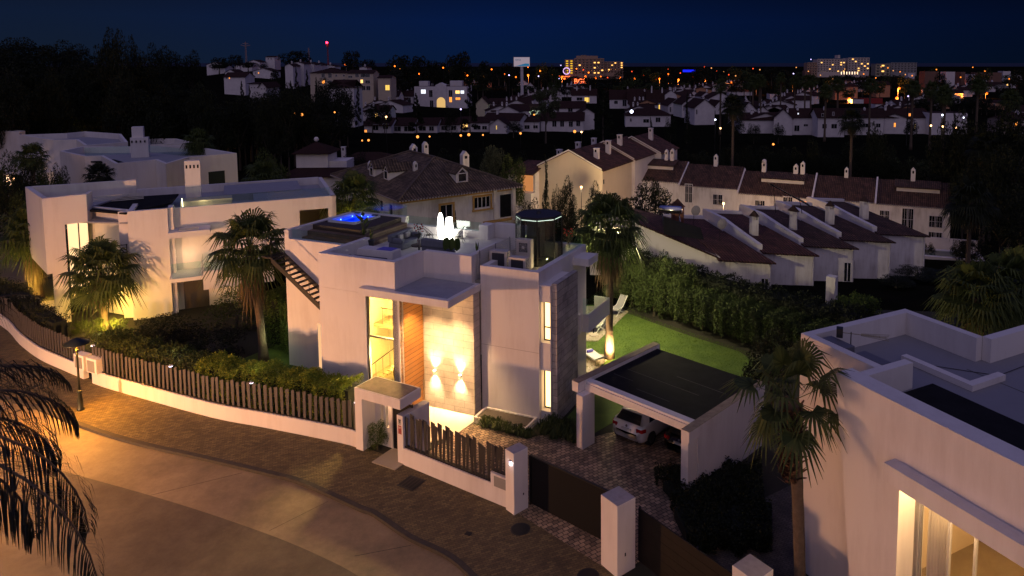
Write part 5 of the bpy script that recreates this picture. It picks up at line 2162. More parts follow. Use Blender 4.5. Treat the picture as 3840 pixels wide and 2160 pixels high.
v5 = villa_from('low white flat roof right behind the tall chimneys at the left', 5.5, [([(1100, 290), (1455, 268), (1330, 240), (1120, 240)], 5.5)])
# lit pergola and gate posts of the second plot
t = thing('pergola', 'small white pergola with glowing lamp among dark plants at the left edge', 'pergola', (*P(100, 735)[:2], 0), 25)
m = MB()
m.box(-2.2, -1.9, -.2, 1.8, 0, 3.0)
m.box(3.0, 3.3, -.2, 1.8, 0, 2.9)
m.box(-2.2, 3.3, -.21, .05, 2.91, 3.15)
m.build('frame', white, t)
m = MB()
for i in range(7):
    m.box(-1.6 + i * .7, -1.4 + i * .7, .06, 2.6, 3.0, 3.12)
m.build('slats', white, t)
m = MB()
m.ball((-1.3, .6, 2.2), .14, 8)
m.build('lamp_globe', bulb_warm, t)
lamp('pergola_light', 'POINT', (-1.3, .1, 2.0), 110, (1, .62, .35), t, .15)
for x, y, l1, deg, hh, lab in ((-56.5, 60.0, 3.0, 60, 2.4, 'white garden wall at the left edge above the orange drive'), (-47.5, 52.5, 5.0, 118, 2.2, 'white wall end with ivy beside the orange drive'), (-41.6, 45.9, 2.6, 100, 2.3, 'white gate wall at the left edge above the dry lawn')):
    t = thing('white_wall', lab, 'wall', (x, y, 0), deg)
    m = MB()
    m.box(0, l1, 0, .3, 0, hh)
    m.build('wall_body', white, t)
# terrace slabs lit beside the fin
t = thing('stepping_terrace', 'pale stepped slabs lit warm at the foot of the neighbour villa fin wall', 'terrace', (*P(180, 1170)[:2], 0), 20)
m = MB()
m.box(-2.3, -.7, -1.0, .8, 0, .25)
m.box(-.69, .7, -.6, 1.4, 0, .4)
m.box(.71, 1.8, -1.2, .6, 0, .2)
m.build('slabs', paleston, t)
lamp('terrace_light', 'POINT', (P(190, 1165)[0], P(190, 1165)[1], 1.2), 34, (1, .6, .2), None, .1)
# ---------------------------------------------------------------- builders for pitched-roof houses (local: u along the front, v to the back)
def windows(t, wins, framem=None, v=0.0, bars=False):
    for w_ in wins:
        u, z, ww_, hh, st_ = w_[:5]
        m = MB()
        m.box(u - ww_ / 2 - .09, u + ww_ / 2 + .09, v - .07, v - .002, z - .12, z - .03)
        m.box(u - ww_ / 2 - .09, u - ww_ / 2, v - .05, v - .002, z - .029, z + hh + .09)
        m.box(u + ww_ / 2, u + ww_ / 2 + .09, v - .05, v - .002, z - .029, z + hh + .09)
        m.box(u - ww_ / 2, u + ww_ / 2, v - .05, v - .002, z + hh, z + hh + .09)
        m.box(u - .03, u + .03, v - .045, v - .03, z, z + hh)
        if bars:
            k = 5
            for i in range(1, k):
                x = u - ww_ / 2 + ww_ * i / k
                m.box(x - .015, x + .015, v - .12, v - .10, z - .05, z + hh + .05)
            m.box(u - ww_ / 2 - .05, u + ww_ / 2 + .05, v - .125, v - .095, z + hh * .5, z + hh * .5 + .03)
        f = m.build('window', framem or whitefar, t)
        m = MB()
        m.box(u - ww_ / 2, u + ww_ / 2, v - .02, v - .004, z - .029, z + hh)
        m.build('pane', {'d': darkglass, 'w': litwarm, 'y': lityellow, 'o': litorange, 'b': litwhite}[st_], f)


def chimney(t, u, v, z0, z1, wd=.55, cap='gable', m_=None):
    m = MB()
    m.box(u - wd / 2, u + wd / 2, v - wd / 2, v + wd / 2, z0, z1)
    if cap == 'gable':
        m.add([(u - wd / 2, v - wd / 2, z1), (u + wd / 2, v - wd / 2, z1), (u + wd / 2, v + wd / 2, z1), (u - wd / 2, v + wd / 2, z1), (u, v - wd / 2, z1 + wd * .6), (u, v + wd / 2, z1 + wd * .6)],
              [(0, 1, 4), (1, 2, 5, 4), (2, 3, 5), (3, 0, 4, 5)])
    elif cap == 'round':
        m.ball((u, v, z1 + wd * .35), wd * .55, 8)
    else:
        m.box(u - wd / 2 - .06, u + wd / 2 + .06, v - wd / 2 - .06, v + wd / 2 + .06, z1, z1 + .1)
    c = m.build('chimney', m_ or white2, t)
    m = MB()
    m.box(u - wd * .2, u + wd * .2, v - wd / 2 - .012, v - wd / 2 - .002, z1 - .45, z1 - .1)
    m.build('vent', black, c)


def pitched(t, w_, d_, z0, ze, zr, ridge='u', ov=.35, wm=whitefar, rm=tilefar, hip=0.0, u0=0.0, v0=0.0, eave=None):
    m = MB()
    a, b, c, d = u0, u0 + w_, v0, v0 + d_
    if ridge == 'v':
        mid = (a + b) / 2
        m.add([(a, c, z0), (b, c, z0), (b, c, ze), (mid, c, zr - .1), (a, c, ze), (a, d, z0), (b, d, z0), (b, d, ze), (mid, d, zr - .1), (a, d, ze)],
              [(0, 1, 2, 3, 4), (9, 8, 7, 6, 5), (1, 6, 7, 2), (0, 4, 9, 5)])
        m.build('wall', wm, t)
        m = MB()
        sl = (zr - ze) / (w_ / 2)
        e_ = ze - ov * sl
        m.slope([(b + ov, c - ov, e_), (b + ov, d + ov, e_), (mid, d + ov, zr), (mid, c - ov, zr)])
        m.slope([(a - ov, d + ov, e_), (a - ov, c - ov, e_), (mid, c - ov, zr), (mid, d + ov, zr)])
        m.build('roof', rm, t)
    else:
        mid = (c + d) / 2
        m.add([(a, c, z0), (b, c, z0), (b, c, ze), (a, c, ze), (a, d, z0), (b, d, z0), (b, d, ze), (a, d, ze), (a, mid, zr - .1), (b, mid, zr - .1)],
              [(0, 1, 2, 3), (1, 5, 6, 9, 2), (7, 6, 5, 4), (0, 3, 8, 7, 4)] if not hip else [(0, 1, 2, 3), (1, 5, 6, 2), (7, 6, 5, 4), (0, 3, 7, 4)])
        m.build('wall', wm, t)
        m = MB()
        sl = (zr - ze) / (d_ / 2)
        e_ = ze - ov * sl
        m.slope([(a - ov, c - ov, e_), (b + ov, c - ov, e_), (b + ov - hip, mid, zr), (a - ov + hip, mid, zr)])
        m.slope([(b + ov, d + ov, e_), (a - ov, d + ov, e_), (a - ov + hip, mid, zr), (b + ov - hip, mid, zr)])
        if hip:
            m.slope([(b + ov, c - ov, e_), (b + ov, d + ov, e_), (b + ov - hip, mid, zr)])
            m.slope([(a - ov, d + ov, e_), (a - ov, c - ov, e_), (a - ov + hip, mid, zr)])
        m.build('roof', rm, t)


def eave_teeth(t, p, q, z, step=.25, mm=None):
    """pale mortar ends of the roof tiles along the eaves"""
    m = MB()
    L = math.hypot(q[0] - p[0], q[1] - p[1])
    n_ = int(L / step)
    a = math.degrees(math.atan2(q[1] - p[1], q[0] - p[0]))
    for i in range(n_):
        k = (i + .5) / n_
        m.obb(p[0] + (q[0] - p[0]) * k, p[1] + (q[1] - p[1]) * k, z - .13, z + .02, step * .5, .10, a)
    m.build('eaves_tiles', mm or mat('tile_mortar', (.42, .36, .32), .9), t)


# ---------------------------------------------------------------- large hipped house behind the villa
T = thing('hipped_house', 'large white house with mossy hipped tile roof, dormers and ochre trim behind the villa', 'house', (-21.5, 75.0, 0), 37.5)
HW, HD, HE, HZ = 15.5, 23.0, 2.3, 5.6
m = MB()
m.wall((.8, .8), (HW - .9, .8), .3, -6.3, HE - .05, [(4.4, 5.9, -.7, 1.1), (8.6, 10.7, .15, 1.5)])
m.wall((HW - .9, 3.0), (HW - .9, HD - .8), .3, -6.3, HE - .05)
m.wall((.8, HD - .8), (.8, 1.1), .3, -6.3, HE - .05, [(17.5, 18.5, -1.0, 1.2), (14.6, 15.6, 0, 1.2), (11.6, 12.6, 0, 1.2), (8.6, 9.6, 0, 1.2)])
m.wall((HW - .9, HD - .8), (1.1, HD - .8), .3, -6.3, HE - .05)
m.build('wall', white2, T)
m = MB()
mossy = tilemat('mossy_roof_tiles', (0.220, 0.150, 0.095), (0.100, 0.068, 0.048), .34)
A_, B_, C_, D_ = (0, 0, HE), (HW, 0, HE), (HW, HD, HE), (0, HD, HE)
E_, F_ = (HW / 2, HW / 2, HZ), (HW / 2, HD - HW / 2, HZ)
m.slope([A_, B_, E_])
m.slope([B_, C_, F_, E_])
m.slope([C_, D_, F_])
m.slope([D_, A_, E_, F_])
rf_ = m.build('roof', mossy, T)
m = MB()
for a_, b_ in ((A_, E_), (B_, E_), (C_, F_), (D_, F_), (E_, F_)):
    m.tube([(a_[0], a_[1], a_[2] + .06), (b_[0], b_[1], b_[2] + .06)], .13, 6)
m.build('ridge_tiles', mat('ridge_tile', (.16, .12, .09), .9, noise=(4, (.08, .06, .05))), rf_)
eave_teeth(T, (0, -.06), (HW, -.06), HE, .34)
eave_teeth(T, (-.06, HD), (-.06, 0), HE, .34)
m = MB()
m.box(.7, HW - .9, .70, .79, HE - .45, HE - .13)
m.box(.70, .79, .8, HD - .8, HE - .45, HE - .13)
m.box(10.5, HW - .3, .62, .79, -1.75, -1.45)
m.build('cornice', ochre, T)
m = MB()
for u, z, ww_, hh in ((5.95, -.7, 1.5, 1.8), (10.45, .15, 2.1, 1.35)):
    m.box(u - ww_ / 2 - .22, u - ww_ / 2, .70, .79, z - .1, z + hh + .22)
    m.box(u + ww_ / 2, u + ww_ / 2 + .22, .70, .79, z - .1, z + hh + .22)
    m.box(u - ww_ / 2, u + ww_ / 2, .70, .79, z + hh, z + hh + .22)
    m.box(u - ww_ / 2 - .3, u + ww_ / 2 + .3, .60, .79, z - .28, z - .11)
m.build('window_trim', ochre, T)
for u, z, ww_, hh in ((5.95, -.7, 1.5, 1.8), (10.45, .15, 2.1, 1.35)):
    m = MB()
    k = 4 if ww_ > 2 else 2
    for i in range(k + 1):
        x = u - ww_ / 2 + ww_ * i / k
        m.box(x - .04, x + .04, .88, .93, z, z + hh)
    m.box(u - ww_ / 2, u + ww_ / 2, .88, .93, z, z + .07)
    m.box(u - ww_ / 2, u + ww_ / 2, .88, .93, z + hh - .07, z + hh)
    f = m.build('window', whitefar, T)
    m = MB()
    m.box(u - ww_ / 2, u + ww_ / 2, .94, .97, z, z + hh)
    m.build('pane', darkglass, f)
for v in (HD - .8 - 18, HD - .8 - 15.1, HD - .8 - 12.1, HD - .8 - 9.1):
    m = MB()
    m.box(.94, .97, v - .5, v + .5, -1.0, 1.2)
    m.build('shutter', mat('dark_shutter', (.03, .028, .025), .7), T)
# corner loggia with balustrade
m = MB()
for x, y in ((HW - .9, .8), (HW - .9, 2.8), (HW - 3.4, .8)):
    m.box(x - .22, x + .22, y - .22, y + .22, -1.4, HE - .14)
m.prism([(HW - 1.2, .5), (HW + .6, .5), (HW + .6, 6), (HW - 1.2, 6)], -1.75, -1.46)
m.build('loggia', white2, T)
m = MB()
for i in range(9):
    m.lathe([(.05, -1.45), (.10, -1.2), (.05, -.9), (.08, -.6)], 6, HW + .45, .75 + i * .55)
for i in range(5):
    m.lathe([(.05, -1.45), (.10, -1.2), (.05, -.9), (.08, -.6)], 6, HW - 1.0 + i * .35, .62)
m.box(HW + .33, HW + .57, .5, 5.6, -.6, -.5)
m.box(HW - 1.2, HW + .3, .5, .74, -.6, -.5)
m.build('balustrade', white2, T)
m = MB()
m.box(HW - 2.7, HW - 1.2, .79, .799, -1.3, 1.4)
m.build('arch_opening', black, T)


def dormer(u, v, face, wd=1.5, dd=3.2):
    """small gabled dormer; face 's' looks to -v, 'w' looks to -u"""
    if face == 's':
        zb = HE + v * (HZ - HE) / (HW / 2)
        tr = lambda a, b, z: (u + a, v + b, z)
    else:
        zb = HE + u * (HZ - HE) / (HW / 2)
        tr = lambda a, b, z: (u + b, v - a, z)
    h_ = 1.15
    m = MB()
    q = [tr(-wd / 2, 0, zb - .3), tr(wd / 2, 0, zb - .3), tr(wd / 2, 0, zb + h_), tr(0, 0, zb + h_ + .75), tr(-wd / 2, 0, zb + h_), tr(-wd / 2, dd, zb + h_), tr(wd / 2, dd, zb + h_), tr(-wd / 2, dd, zb), tr(wd / 2, dd, zb)]
    m.add(q, [(0, 1, 2, 3, 4), (1, 8, 6, 2), (0, 4, 5, 7)])
    dm = m.build('dormer', white2, T)
    m = MB()
    o_ = .16
    m.slope([tr(wd / 2 + o_, -.12, zb + h_ - .1), tr(wd / 2 + o_, dd, zb + h_ - .1), tr(0, dd, zb + h_ + .8), tr(0, -.12, zb + h_ + .8)])
    m.slope([tr(-wd / 2 - o_, dd, zb + h_ - .1), tr(-wd / 2 - o_, -.12, zb + h_ - .1), tr(0, -.12, zb + h_ + .8), tr(0, dd, zb + h_ + .8)])
    m.build('dormer_roof', mossy, dm)
    m = MB()
    q = [tr(-.5, -.02, zb + .1), tr(.5, -.02, zb + .1), tr(.5, -.02, zb + h_ - .1), tr(0, -.02, zb + h_ + .4), tr(-.5, -.02, zb + h_ - .1)]
    m.add(q, [(0, 1, 2, 3, 4)])
    m.build('dormer_window', darkglass, dm)
    m = MB()
    for a_, b_ in (((-.52, zb + .1), (-.52, zb + h_)), ((.52, zb + .1), (.52, zb + h_)), ((-.52, zb + .1), (.52, zb + .1)), ((-.52, zb + h_ - .1), (.52, zb + h_ - .1)), ((-.52, zb + h_), (0, zb + h_ + .45)), ((.52, zb + h_), (0, zb + h_ + .45))):
        m.tube([tr(a_[0], -.05, a_[1]), tr(b_[0], -.05, b_[1])], .05, 4)
    m.build('dormer_frame', whitefar, dm)


dormer(8.6, 2.1, 's')
dormer(2.2, 9.0, 'w')
dormer(2.0, 13.2, 'w')
for u, v, z1, wd in ((12.4, 9.0, 5.4, .85), (8.8, 16.5, 5.9, .8), (10.0, 15.5, 6.3, .65), (3.0, 16.5, 4.3, .5), (4.9, 6.8, 5.2, .45)):
    chimney(T, u, v, 3.2, z1, wd)

# ---------------------------------------------------------------- small pyramid-roofed tower house and low roofs left of it
q = PY(1112, 640, 98)
T = thing('tower_house', 'small white block with pyramid tile roof and ball finial among dark trees', 'house', (q[0], q[1], 0), 4)
w_ = 117 / 2680 * 98
zt_ = PY(1112, 575, 98)[2]
m = MB()
m.box(0, w_, 0, w_, -6.3, zt_)
m.box(w_ + .01, w_ + 2.4, .5, w_, -6.3, PY(1230, 607, 98)[2])
m.box(-1, w_ + 6, -3, -.01, -6.3, q[2] - .35)
m.build('wall', whitefar, T)
m = MB()
c_ = (w_ / 2, w_ / 2, PY(1144, 537, 98)[2])
o_ = .5
cs = [(-o_, -o_, zt_), (w_ + o_, -o_, zt_), (w_ + o_, w_ + o_, zt_), (-o_, w_ + o_, zt_)]
for i in range(4):
    m.slope([cs[i], cs[(i + 1) % 4], c_])
m.slope([(-1.4, -3.4, q[2] - .35), (w_ + 6.5, -3.4, q[2] - .35), (w_ + 3, .0, q[2] + .4), (0, 0, q[2] + .4)])
m.build('roof', tilefar, T)
m = MB()
m.ball((c_[0], c_[1], c_[2] + .3), .35, 8)
m.build('finial', whitefar, T)
q = PY(1235, 640, 104)
T = thing('low_house', 'low dark-roofed house with one slim white chimney right of the tower house', 'house', (q[0], q[1], 0), 3)
pitched(T, 9.5, 8, -6.3, PY(1235, 614, 104)[2], PY(1235, 583, 104)[2], hip=3.5)
chimney(T, 1.4, 2.5, 1, PY(1290, 560, 104)[2], .55, 'flat')

# ---------------------------------------------------------------- gabled terrace right of the big house, end wall lit by a garden lamp
G = (-8.45, 97.2)
GDG = -24
c_, s_ = math.cos(rad(GDG)), math.sin(rad(GDG))
creamw = stucco('cream_gable', (0.70, 0.60, 0.46), (0.5, 0.42, 0.32), .3)
labs = ['long white house with wide lit cream gable end and red-brown roof behind the cypress', 'second red-roofed house stepping back behind the lit cream gable', 'third red-roofed house, farthest of the stepped trio, with one tall chimney']
for k, (du_, dv_, w2, d2, dz) in enumerate(((0, 0, 9.6, 10.5, 0), (.5, 10.5, 9.6, 8.5, .15), (1.6, 19.0, 9.6, 8.0, .1))):
    x, y = G[0] + c_ * du_ - s_ * dv_, G[1] + s_ * du_ + c_ * dv_
    T = thing('gabled_house', labs[k], 'house', (x, y, 0), GDG, 'stepped red-roofed houses')
    pitched(T, w2, d2, -6.3, 3.0 + dz, 5.3 + dz, 'v', .3, creamw if k == 0 else whitefar, tilered)
    m = MB()
    a_, b_, z1_, z2_ = -.05, w2 / 2, 3.0 + dz, 5.3 + dz
    m.add([(a_, -.36, z1_ - .1), (b_, -.36, z2_ - .02), (b_, -.36, z2_ + .16), (a_, -.36, z1_ + .1), (a_, -.30, z1_ - .1), (b_, -.30, z2_ - .02), (b_, -.30, z2_ + .16), (a_, -.30, z1_ + .1)], [(0, 1, 2, 3), (7, 6, 5, 4), (3, 2, 6, 7)])
    m.add([(2 * b_ - a_, -.36, z1_ - .1), (b_, -.36, z2_ - .02), (b_, -.36, z2_ + .16), (2 * b_ - a_, -.36, z1_ + .1)], [(3, 2, 1, 0)])
    m.build('verge', whitefar, T)
    for u, v, zz in (((7.4, 3.0, 5.3), (7.2, 7.5, 5.9), (2.2, 8.0, 5.4), (1.2, 4.0, 4.7)) if k == 0 else ((6.2, 2.5, 6.2), (1.5, 3.5, 5.4)) if k == 1 else ((6.4, 4.0, 6.4),)):
        chimney(T, u, v, 2.5 + dz, zz, .62, 'flat', whitefar)
    if k == 0:
        m = MB()
        m.box(9.601, 9.66, .2, .5, 1.0, 1.6)
        m.build('vent', darkmetal, T)
T = thing('porch_wing', 'low pale wing with an orange-lit porch and outside steps left of the cypress', 'house', (-12.6, 96.5, 0), GDG)
m = MB()
m.box(0, 1.6, 0, 5, -6.3, 2.1)
m.box(1.61, 3.6, 1.2, 5, -6.3, 2.1)
m.box(1.61, 3.6, 0, 1.19, -6.3, -.6)
m.prism([(-.5, -1.6), (3.6, -1.6), (3.6, -.01), (-.5, -.01)], -6.3, [-1.2, -5.2, -5.2, -1.2])
m.build('wall', whitefar, T)
m = MB()
m.slope([(-.4, -.4, 2.1), (4.2, -.4, 2.1), (3.6, 5.2, 3.2), (.2, 5.2, 3.2)])
m.build('roof', tilered, T)
m = MB()
m.box(1.7, 3.3, 1.15, 1.19, -.5, 2.0)
m.build('lit_porch', emis('porch_glow', (1, .38, .12), .55), T)

# ---------------------------------------------------------------- long white terrace on the right
TO, TD = (0.3, 108.0), -23.2
c_, s_ = math.cos(rad(TD)), math.sin(rad(TD))
units = [(0, 12.2, 0, 'w1'), (12.2, 8.6, -.35, ''), (20.8, 10.2, -.9, 'w2'), (31.0, 8.0, -.9, ''), (39.0, 9.0, -.95, 'w3')]
ulab = ['left end house of the long white terrace, dark tree before its arched window', 'narrow second house of the long white terrace with one barred window', 'middle house of the long white terrace with a glowing orange window in its recess', 'fourth house of the long white terrace, partly hidden by a tilted dark roof panel', 'right end house of the long white terrace with two barred windows one above the other']
for k, (u0, w2, dz, st_) in enumerate(units):
    x, y = TO[0] + c_ * u0, TO[1] + s_ * u0
    T = thing('terrace_house', ulab[k], 'house', (x, y, 0), TD, 'houses of the long white terrace')
    ze, zr = -0.8 + dz + .35, 2.0 + dz + .1
    pitched(T, w2 - .004, 9.5, -6.5, ze, zr, 'u', 0.0, white2, tile)
    eave_teeth(T, (0, -.1), (w2, -.1), ze - .02, .3)
    m = MB()
    if st_:
        zz = ze + (zr - ze) * .42
        m.box(w2 * .28, w2 * .86, 2.6, 2.9, zz, zz + .95)
        m.build('roof_parapet', whitefar, T)
        m = MB()
        m.slope([(w2 * .25, 2.3, zz + .95), (w2 * .88, 2.3, zz + .95), (w2 * .88, 4.9, zr + .1), (w2 * .25, 4.9, zr + .1)])
        m.build('upper_roof', tile, T)
    m = MB()
    m.box(-.04, .12, -.2, 4.75, ze, ze + .02)
    m.add([(-.06, -.3, ze - .1), (.16, -.3, ze - .1), (.16, 4.75, zr + .14), (-.06, 4.75, zr + .14), (-.06, -.3, ze + .14), (.16, -.3, ze + .14), (.16, 4.75, zr + .28), (-.06, 4.75, zr + .28)], [(0, 1, 5, 4), (1, 2, 6, 5), (4, 5, 6, 7), (3, 0, 4, 7)])
    m.build('verge', whitefar, T)
    W_ = {0: [(3.6, -2.4, 1.3, 1.5, 'd'), (8.6, -2.6, 1.2, 1.9, 'd')], 1: [(1.5, -3.2, 1.0, 2.6, 'd'), (5.8, -3.2, 1.3, 1.4, 'd')], 2: [(3.2, -3.6, 1.3, 1.4, 'd'), (7.0, -3.6, 1.2, 2.2, 'd'), (9.3, -3.3, 1.2, 1.5, 'o')], 3: [(4.2, -4.0, 1.4, 1.4, 'd')], 4: [(1.2, -3.6, 1.1, 1.3, 'd'), (4.0, -4.6, 1.3, 2.8, 'd'), (7.3, -3.9, 1.5, 1.4, 'd'), (7.3, -6.0, 1.5, 1.4, 'd')]}[k]
    windows(T, W_, bars=True)
    if k == 2:
        m = MB()
        m.box(6.2, 10.0, -1.6, -.14, -6.4, -4.3)
        m.build('balcony', white2, T)
    for u, cp in (((w2 * .28, 'round'), (w2 * .72, 'gable')) if k in (0, 2) else ((w2 * .5, 'gable'),)):
        chimney(T, u, 4.7, zr - .4, zr + 1.0 + .5 * ((k * .37 + u) % 1), .5 + .06 * (k % 3), cp)
        if k in (0, 2):
            if cp == 'gable':
                chimney(T, u + .95, 4.7, zr - .4, zr + 1.5, .58, 'gable')

# ---------------------------------------------------------------- stepped cluster of tiled houses
CD = -12.0
clab = ['nearest of the stepped row of purple-grey houses, long wall with flaking plaster', 'second of the stepped row of purple-grey houses, with a chimney with a small tiled cap', 'third of the stepped row of purple-grey houses, with a round weathered chimney', 'fourth of the stepped row of purple-grey houses, air conditioner on its wall', 'fifth and farthest of the stepped row of purple-grey houses']
for k in range(5):
    x, y = 9.6 + 4.05 * k, 55.9 + 2.25 * k
    T = thing('stepped_house', clab[k], 'house', (x, y, 0), CD, 'stepped row of tiled houses')
    W2, D2, e0, e1 = 4.0, 10.0, 1.45 - .02 * k, 2.35 - .03 * k
    m = MB()
    m.add([(0, 0, -6), (W2, 0, -6), (W2, 0, e0), (0, 0, e0), (0, D2, -6), (W2, D2, -6), (W2, D2, e1), (0, D2, e1)],
          [(0, 1, 2, 3), (1, 5, 6, 2), (5, 4, 7, 6), (4, 0, 3, 7)])
    if k == 0:
        m.add([(-6.2, .9, -6), (-.01, 0, -6), (-.01, 0, e0 + .1), (-6.2, .9, 3.7), (-6.2, 9, -6), (-.01, 9, -6), (-.01, 9, 2.4), (-6.2, 9, 3.6)], [(0, 1, 2, 3), (1, 5, 6, 2), (4, 0, 3, 7), (5, 4, 7, 6)])
    m.build('wall', white2, T)
    m = MB()
    o_ = .35
    m.slope([(-.1, -o_, e0 - .05), (W2 + o_, -o_, e0 - .05), (W2 - .6, 2.4, e0 + .45), (-.1, 2.4, e0 + .45)])
    m.slope([(W2 + o_, -o_, e0 - .05), (W2 + o_, D2 * .6, e0 + .0), (W2 - .6, D2 * .62, e1 - .1), (W2 - .6, 2.4, e0 + .45)])
    m.slope([(-.1, 2.4, e0 + .45), (W2 - .6, 2.4, e0 + .45), (W2 - .6, D2 + .1, e1 + .1), (-.1, D2 + .1, e1 + .1)])
    if k == 0:
        m.slope([(-6.3, .6, 3.8), (-.1, -.25, e0 + .12), (-.1, 8.9, 2.6), (-6.3, 8.9, 3.9)])
    m.build('roof', tilered if k < 2 else tile, T)
    m = MB()
    # white upstand along the left edge, stepping up to the back
    a_ = [(-.45, .2, e0 - .4), (-.45, 9.6, e1 - .5), (-.45, 9.6, e1 + .5), (-.45, 6.2, e1 + .45), (-.45, 3.0, e0 + .85), (-.45, .2, e0 + .5)]
    b_ = [(p[0] + .40, p[1], p[2]) for p in a_]
    if k:
        m.add(a_ + b_, [(5, 4, 3, 2, 1, 0), (6, 7, 8, 9, 10, 11)] + [(i, (i + 1) % 6, 6 + (i + 1) % 6, 6 + i) for i in range(6)])
    m.box(-.3, W2 - .6, D2 - .3, D2 + .0, e1 - .2, e1 + .35)
    m.build('parapet', whitefar, T)
    if k == 0:
        chimney(T, -2.0, 3.2, 2, 4.9, .75, 'flat', mat('rusty_brick', (.20, .07, .04), .9, noise=(6, (.1, .04, .03))))
        m = MB()
        m.lathe([(.55, 4.95), (.05, 5.5)], 4, -2.0, 3.2)
        m.build('chimney_hood', tilered, T)
    else:
        m = MB()
        if k == 2:
            m.lathe([(.34, 1.6), (.28, 3.2), (.32, 3.25), (.32, 3.6)], 12, 1.0, 3.4)
        else:
            m.box(.74, 1.26, 3.14, 3.66, 1.6, 3.3)
            for a2 in (.74, .96, 1.18):
                m.box(a2, a2 + .08, 3.14, 3.66, 3.3, 3.6)
        ch = m.build('chimney', white2, T)
        m = MB()
        m.lathe([(.46, 3.61), (.40, 3.68), (.06, 4.1)], 4 if k != 2 else 12, 1.0, 3.4)
        m.build('chimney_cap', tile, ch)
    if k == 3:
        m = MB()
        m.box(-.1 + .1, .95, -.5, -.05, -1.3, -.5)
        ac_ = m.build('air_conditioner', acwhite, T)
        m = MB()
        m.lathe([(.27, 0), (.27, .02)], 16)
        o2 = m.build('fan', black, ac_)
        o2.location = (.4, -.53, -.9)
        o2.rotation_euler = (rad(90), 0, 0)
    m = MB()
    m.tube([(W2 - .1, -.06, e0 - .1), (W2 - .1, -.06, -6)], .05, 6)
    m.build('downpipe', whitefar, T)
    windows(T, [(W2 - .5, -1.6, .5, 1.6, 'd')] if k in (0, 2) else [])
    for ch_ in [c_ for c_ in bpy.data.objects if c_.parent == T or (c_.parent and c_.parent.parent == T)]:
        if ch_.type == 'MESH' and ch_.name.split('.')[0] != 'fan':
            for v_ in ch_.data.vertices:
                if v_.co.y > 0:
                    v_.co.x -= .55 * v_.co.y
# solar heater with steel tank
q = PY(2515, 792, 58)
T = thing('solar_water_heater', 'shiny horizontal steel tank with solar panel on the stepped houses roof', 'water heater', (q[0], q[1], 3.6), -15)
m = MB()
m.tube([(-.95, 0, 1.35), (-.9, 0, 1.35), (.9, 0, 1.35), (.95, 0, 1.35)], [.2, .33, .33, .2], 16)
m.build('tank', steel, T, True)
m = MB()
for x in (-.7, .7):
    m.tube([(x, 0, 1.1), (x, 0, 0)], .035, 5)
    m.tube([(x, 0, 1.1), (x + .4, -1.2, -.2)], .03, 5)
m.build('stand', steel, T)
m = MB()
m.add([(-.6, -.3, .8), (2.6, -1.0, .2), (3.0, -2.0, -.5), (-.3, -1.5, -.4)], [(0, 1, 2, 3)])
m.build('panel', black, T)
q = PY(2940, 740, 62)
T = thing('solar_collector', 'tilted black solar panel standing on the ridge of the stepped houses', 'solar panel', (q[0], q[1], 4.2), -20)
m = MB()
m.prism([(-1.2, -.2), (2.2, .6), (1.9, 1.7), (-1.6, .8)], [2.1, .2, .2, 2.1], [2.2, .3, .3, 2.2])
m.build('panel', darkglass, T)
m = MB()
for p in ((-1, .3, 2.1), (1.2, .9, 1.0)):
    m.tube([p, (p[0] + .3, p[1], -.5)], .03, 4)
m.build('stand', darkmetal, T)
for px, py, Y in ((2602, 800, 60), (2700, 850, 57)):
    q = PY(px, py, Y)
    T = thing('satellite_dish', 'pale satellite dish by the solar heater' if px < 2650 else 'large faint satellite dish behind the rusty chimney', 'satellite dish', (q[0], q[1], q[2] - .6), 20)
    m = MB()
    for i in range(4):
        r0, r1 = .11 * i, .11 * (i + 1)
        for j in range(14):
            a0, a1 = 2 * math.pi * j / 14, 2 * math.pi * (j + 1) / 14
            f = lambda r_, a: (r_ * math.cos(a), -.4 + .3 * r_ * r_, .9 + r_ * math.sin(a))
            m.add([f(r0 + .001, a0), f(r1, a0), f(r1, a1), f(r0 + .001, a1)], [(0, 1, 2, 3)])
    m.build('dish', mat('weathered_dish', (.28, .26, .28), .8), T)
    m = MB()
    m.tube([(0, 0, -.6), (0, 0, .8), (0, -.35, .9)], .03, 5)
    m.build('mast', darkmetal, T)
q = PY(2235, 810, 66)
T = thing('white_chimney', 'old white chimney with little tiled top standing in dark shrubs right of the glass shaft', 'chimney', (q[0], q[1], 0), -10)
m = MB()
m.box(-.5, .5, -.4, .4, -3, q[2])
m.build('stack', white2, T)
m = MB()
m.lathe([(.75, q[2]), (.1, q[2] + .45)], 4)
m.build('cap', tile, T)
# retaining wall with openwork cresting and flower pots
q = P(3010, 1100, -1)
T = thing('openwork_wall', 'white garden wall with pierced block cresting, hanging flower pots and a warm lamp', 'wall', (19.2, 47.0, -3.2), -36)
m = MB()
m.box(-3.8, 5.5, 0, .25, 0, 2.35)
m.box(-3.8, 5.5, -.0, .25, 2.75, 2.83)
m.box(-3.95, -3.3, -.1, .5, 0, 5.2)
m.build('wall_body', white2, T)
m = MB()
for i in range(23):
    x = -3.2 + i * .38
    m.tube([(x, .12, 2.35), (x + .38, .12, 2.75)], .03, 4)
    m.tube([(x + .38, .12, 2.35), (x, .12, 2.75)], .03, 4)
    m.box(x - .02, x + .02, .05, .2, 2.35, 2.75)
m.build('cresting', white2, T)
for x in (-2.6, -.2, 2.6):
    m = MB()
    m.lathe([(.10, 1.55), (.17, 1.85)], 10, x, -.18)
    pt_ = m.build('flower_pot', mat('terracotta', (.30, .09, .04), .8), T)
    k_ = NR.normal(size=(60, 3)) * .12 + np.array([x, -.18, 1.98])
    obj_of('pot_plant', arr_mesh('pot_plant', leaves(k_, .07), 4, leafmid), pt_)
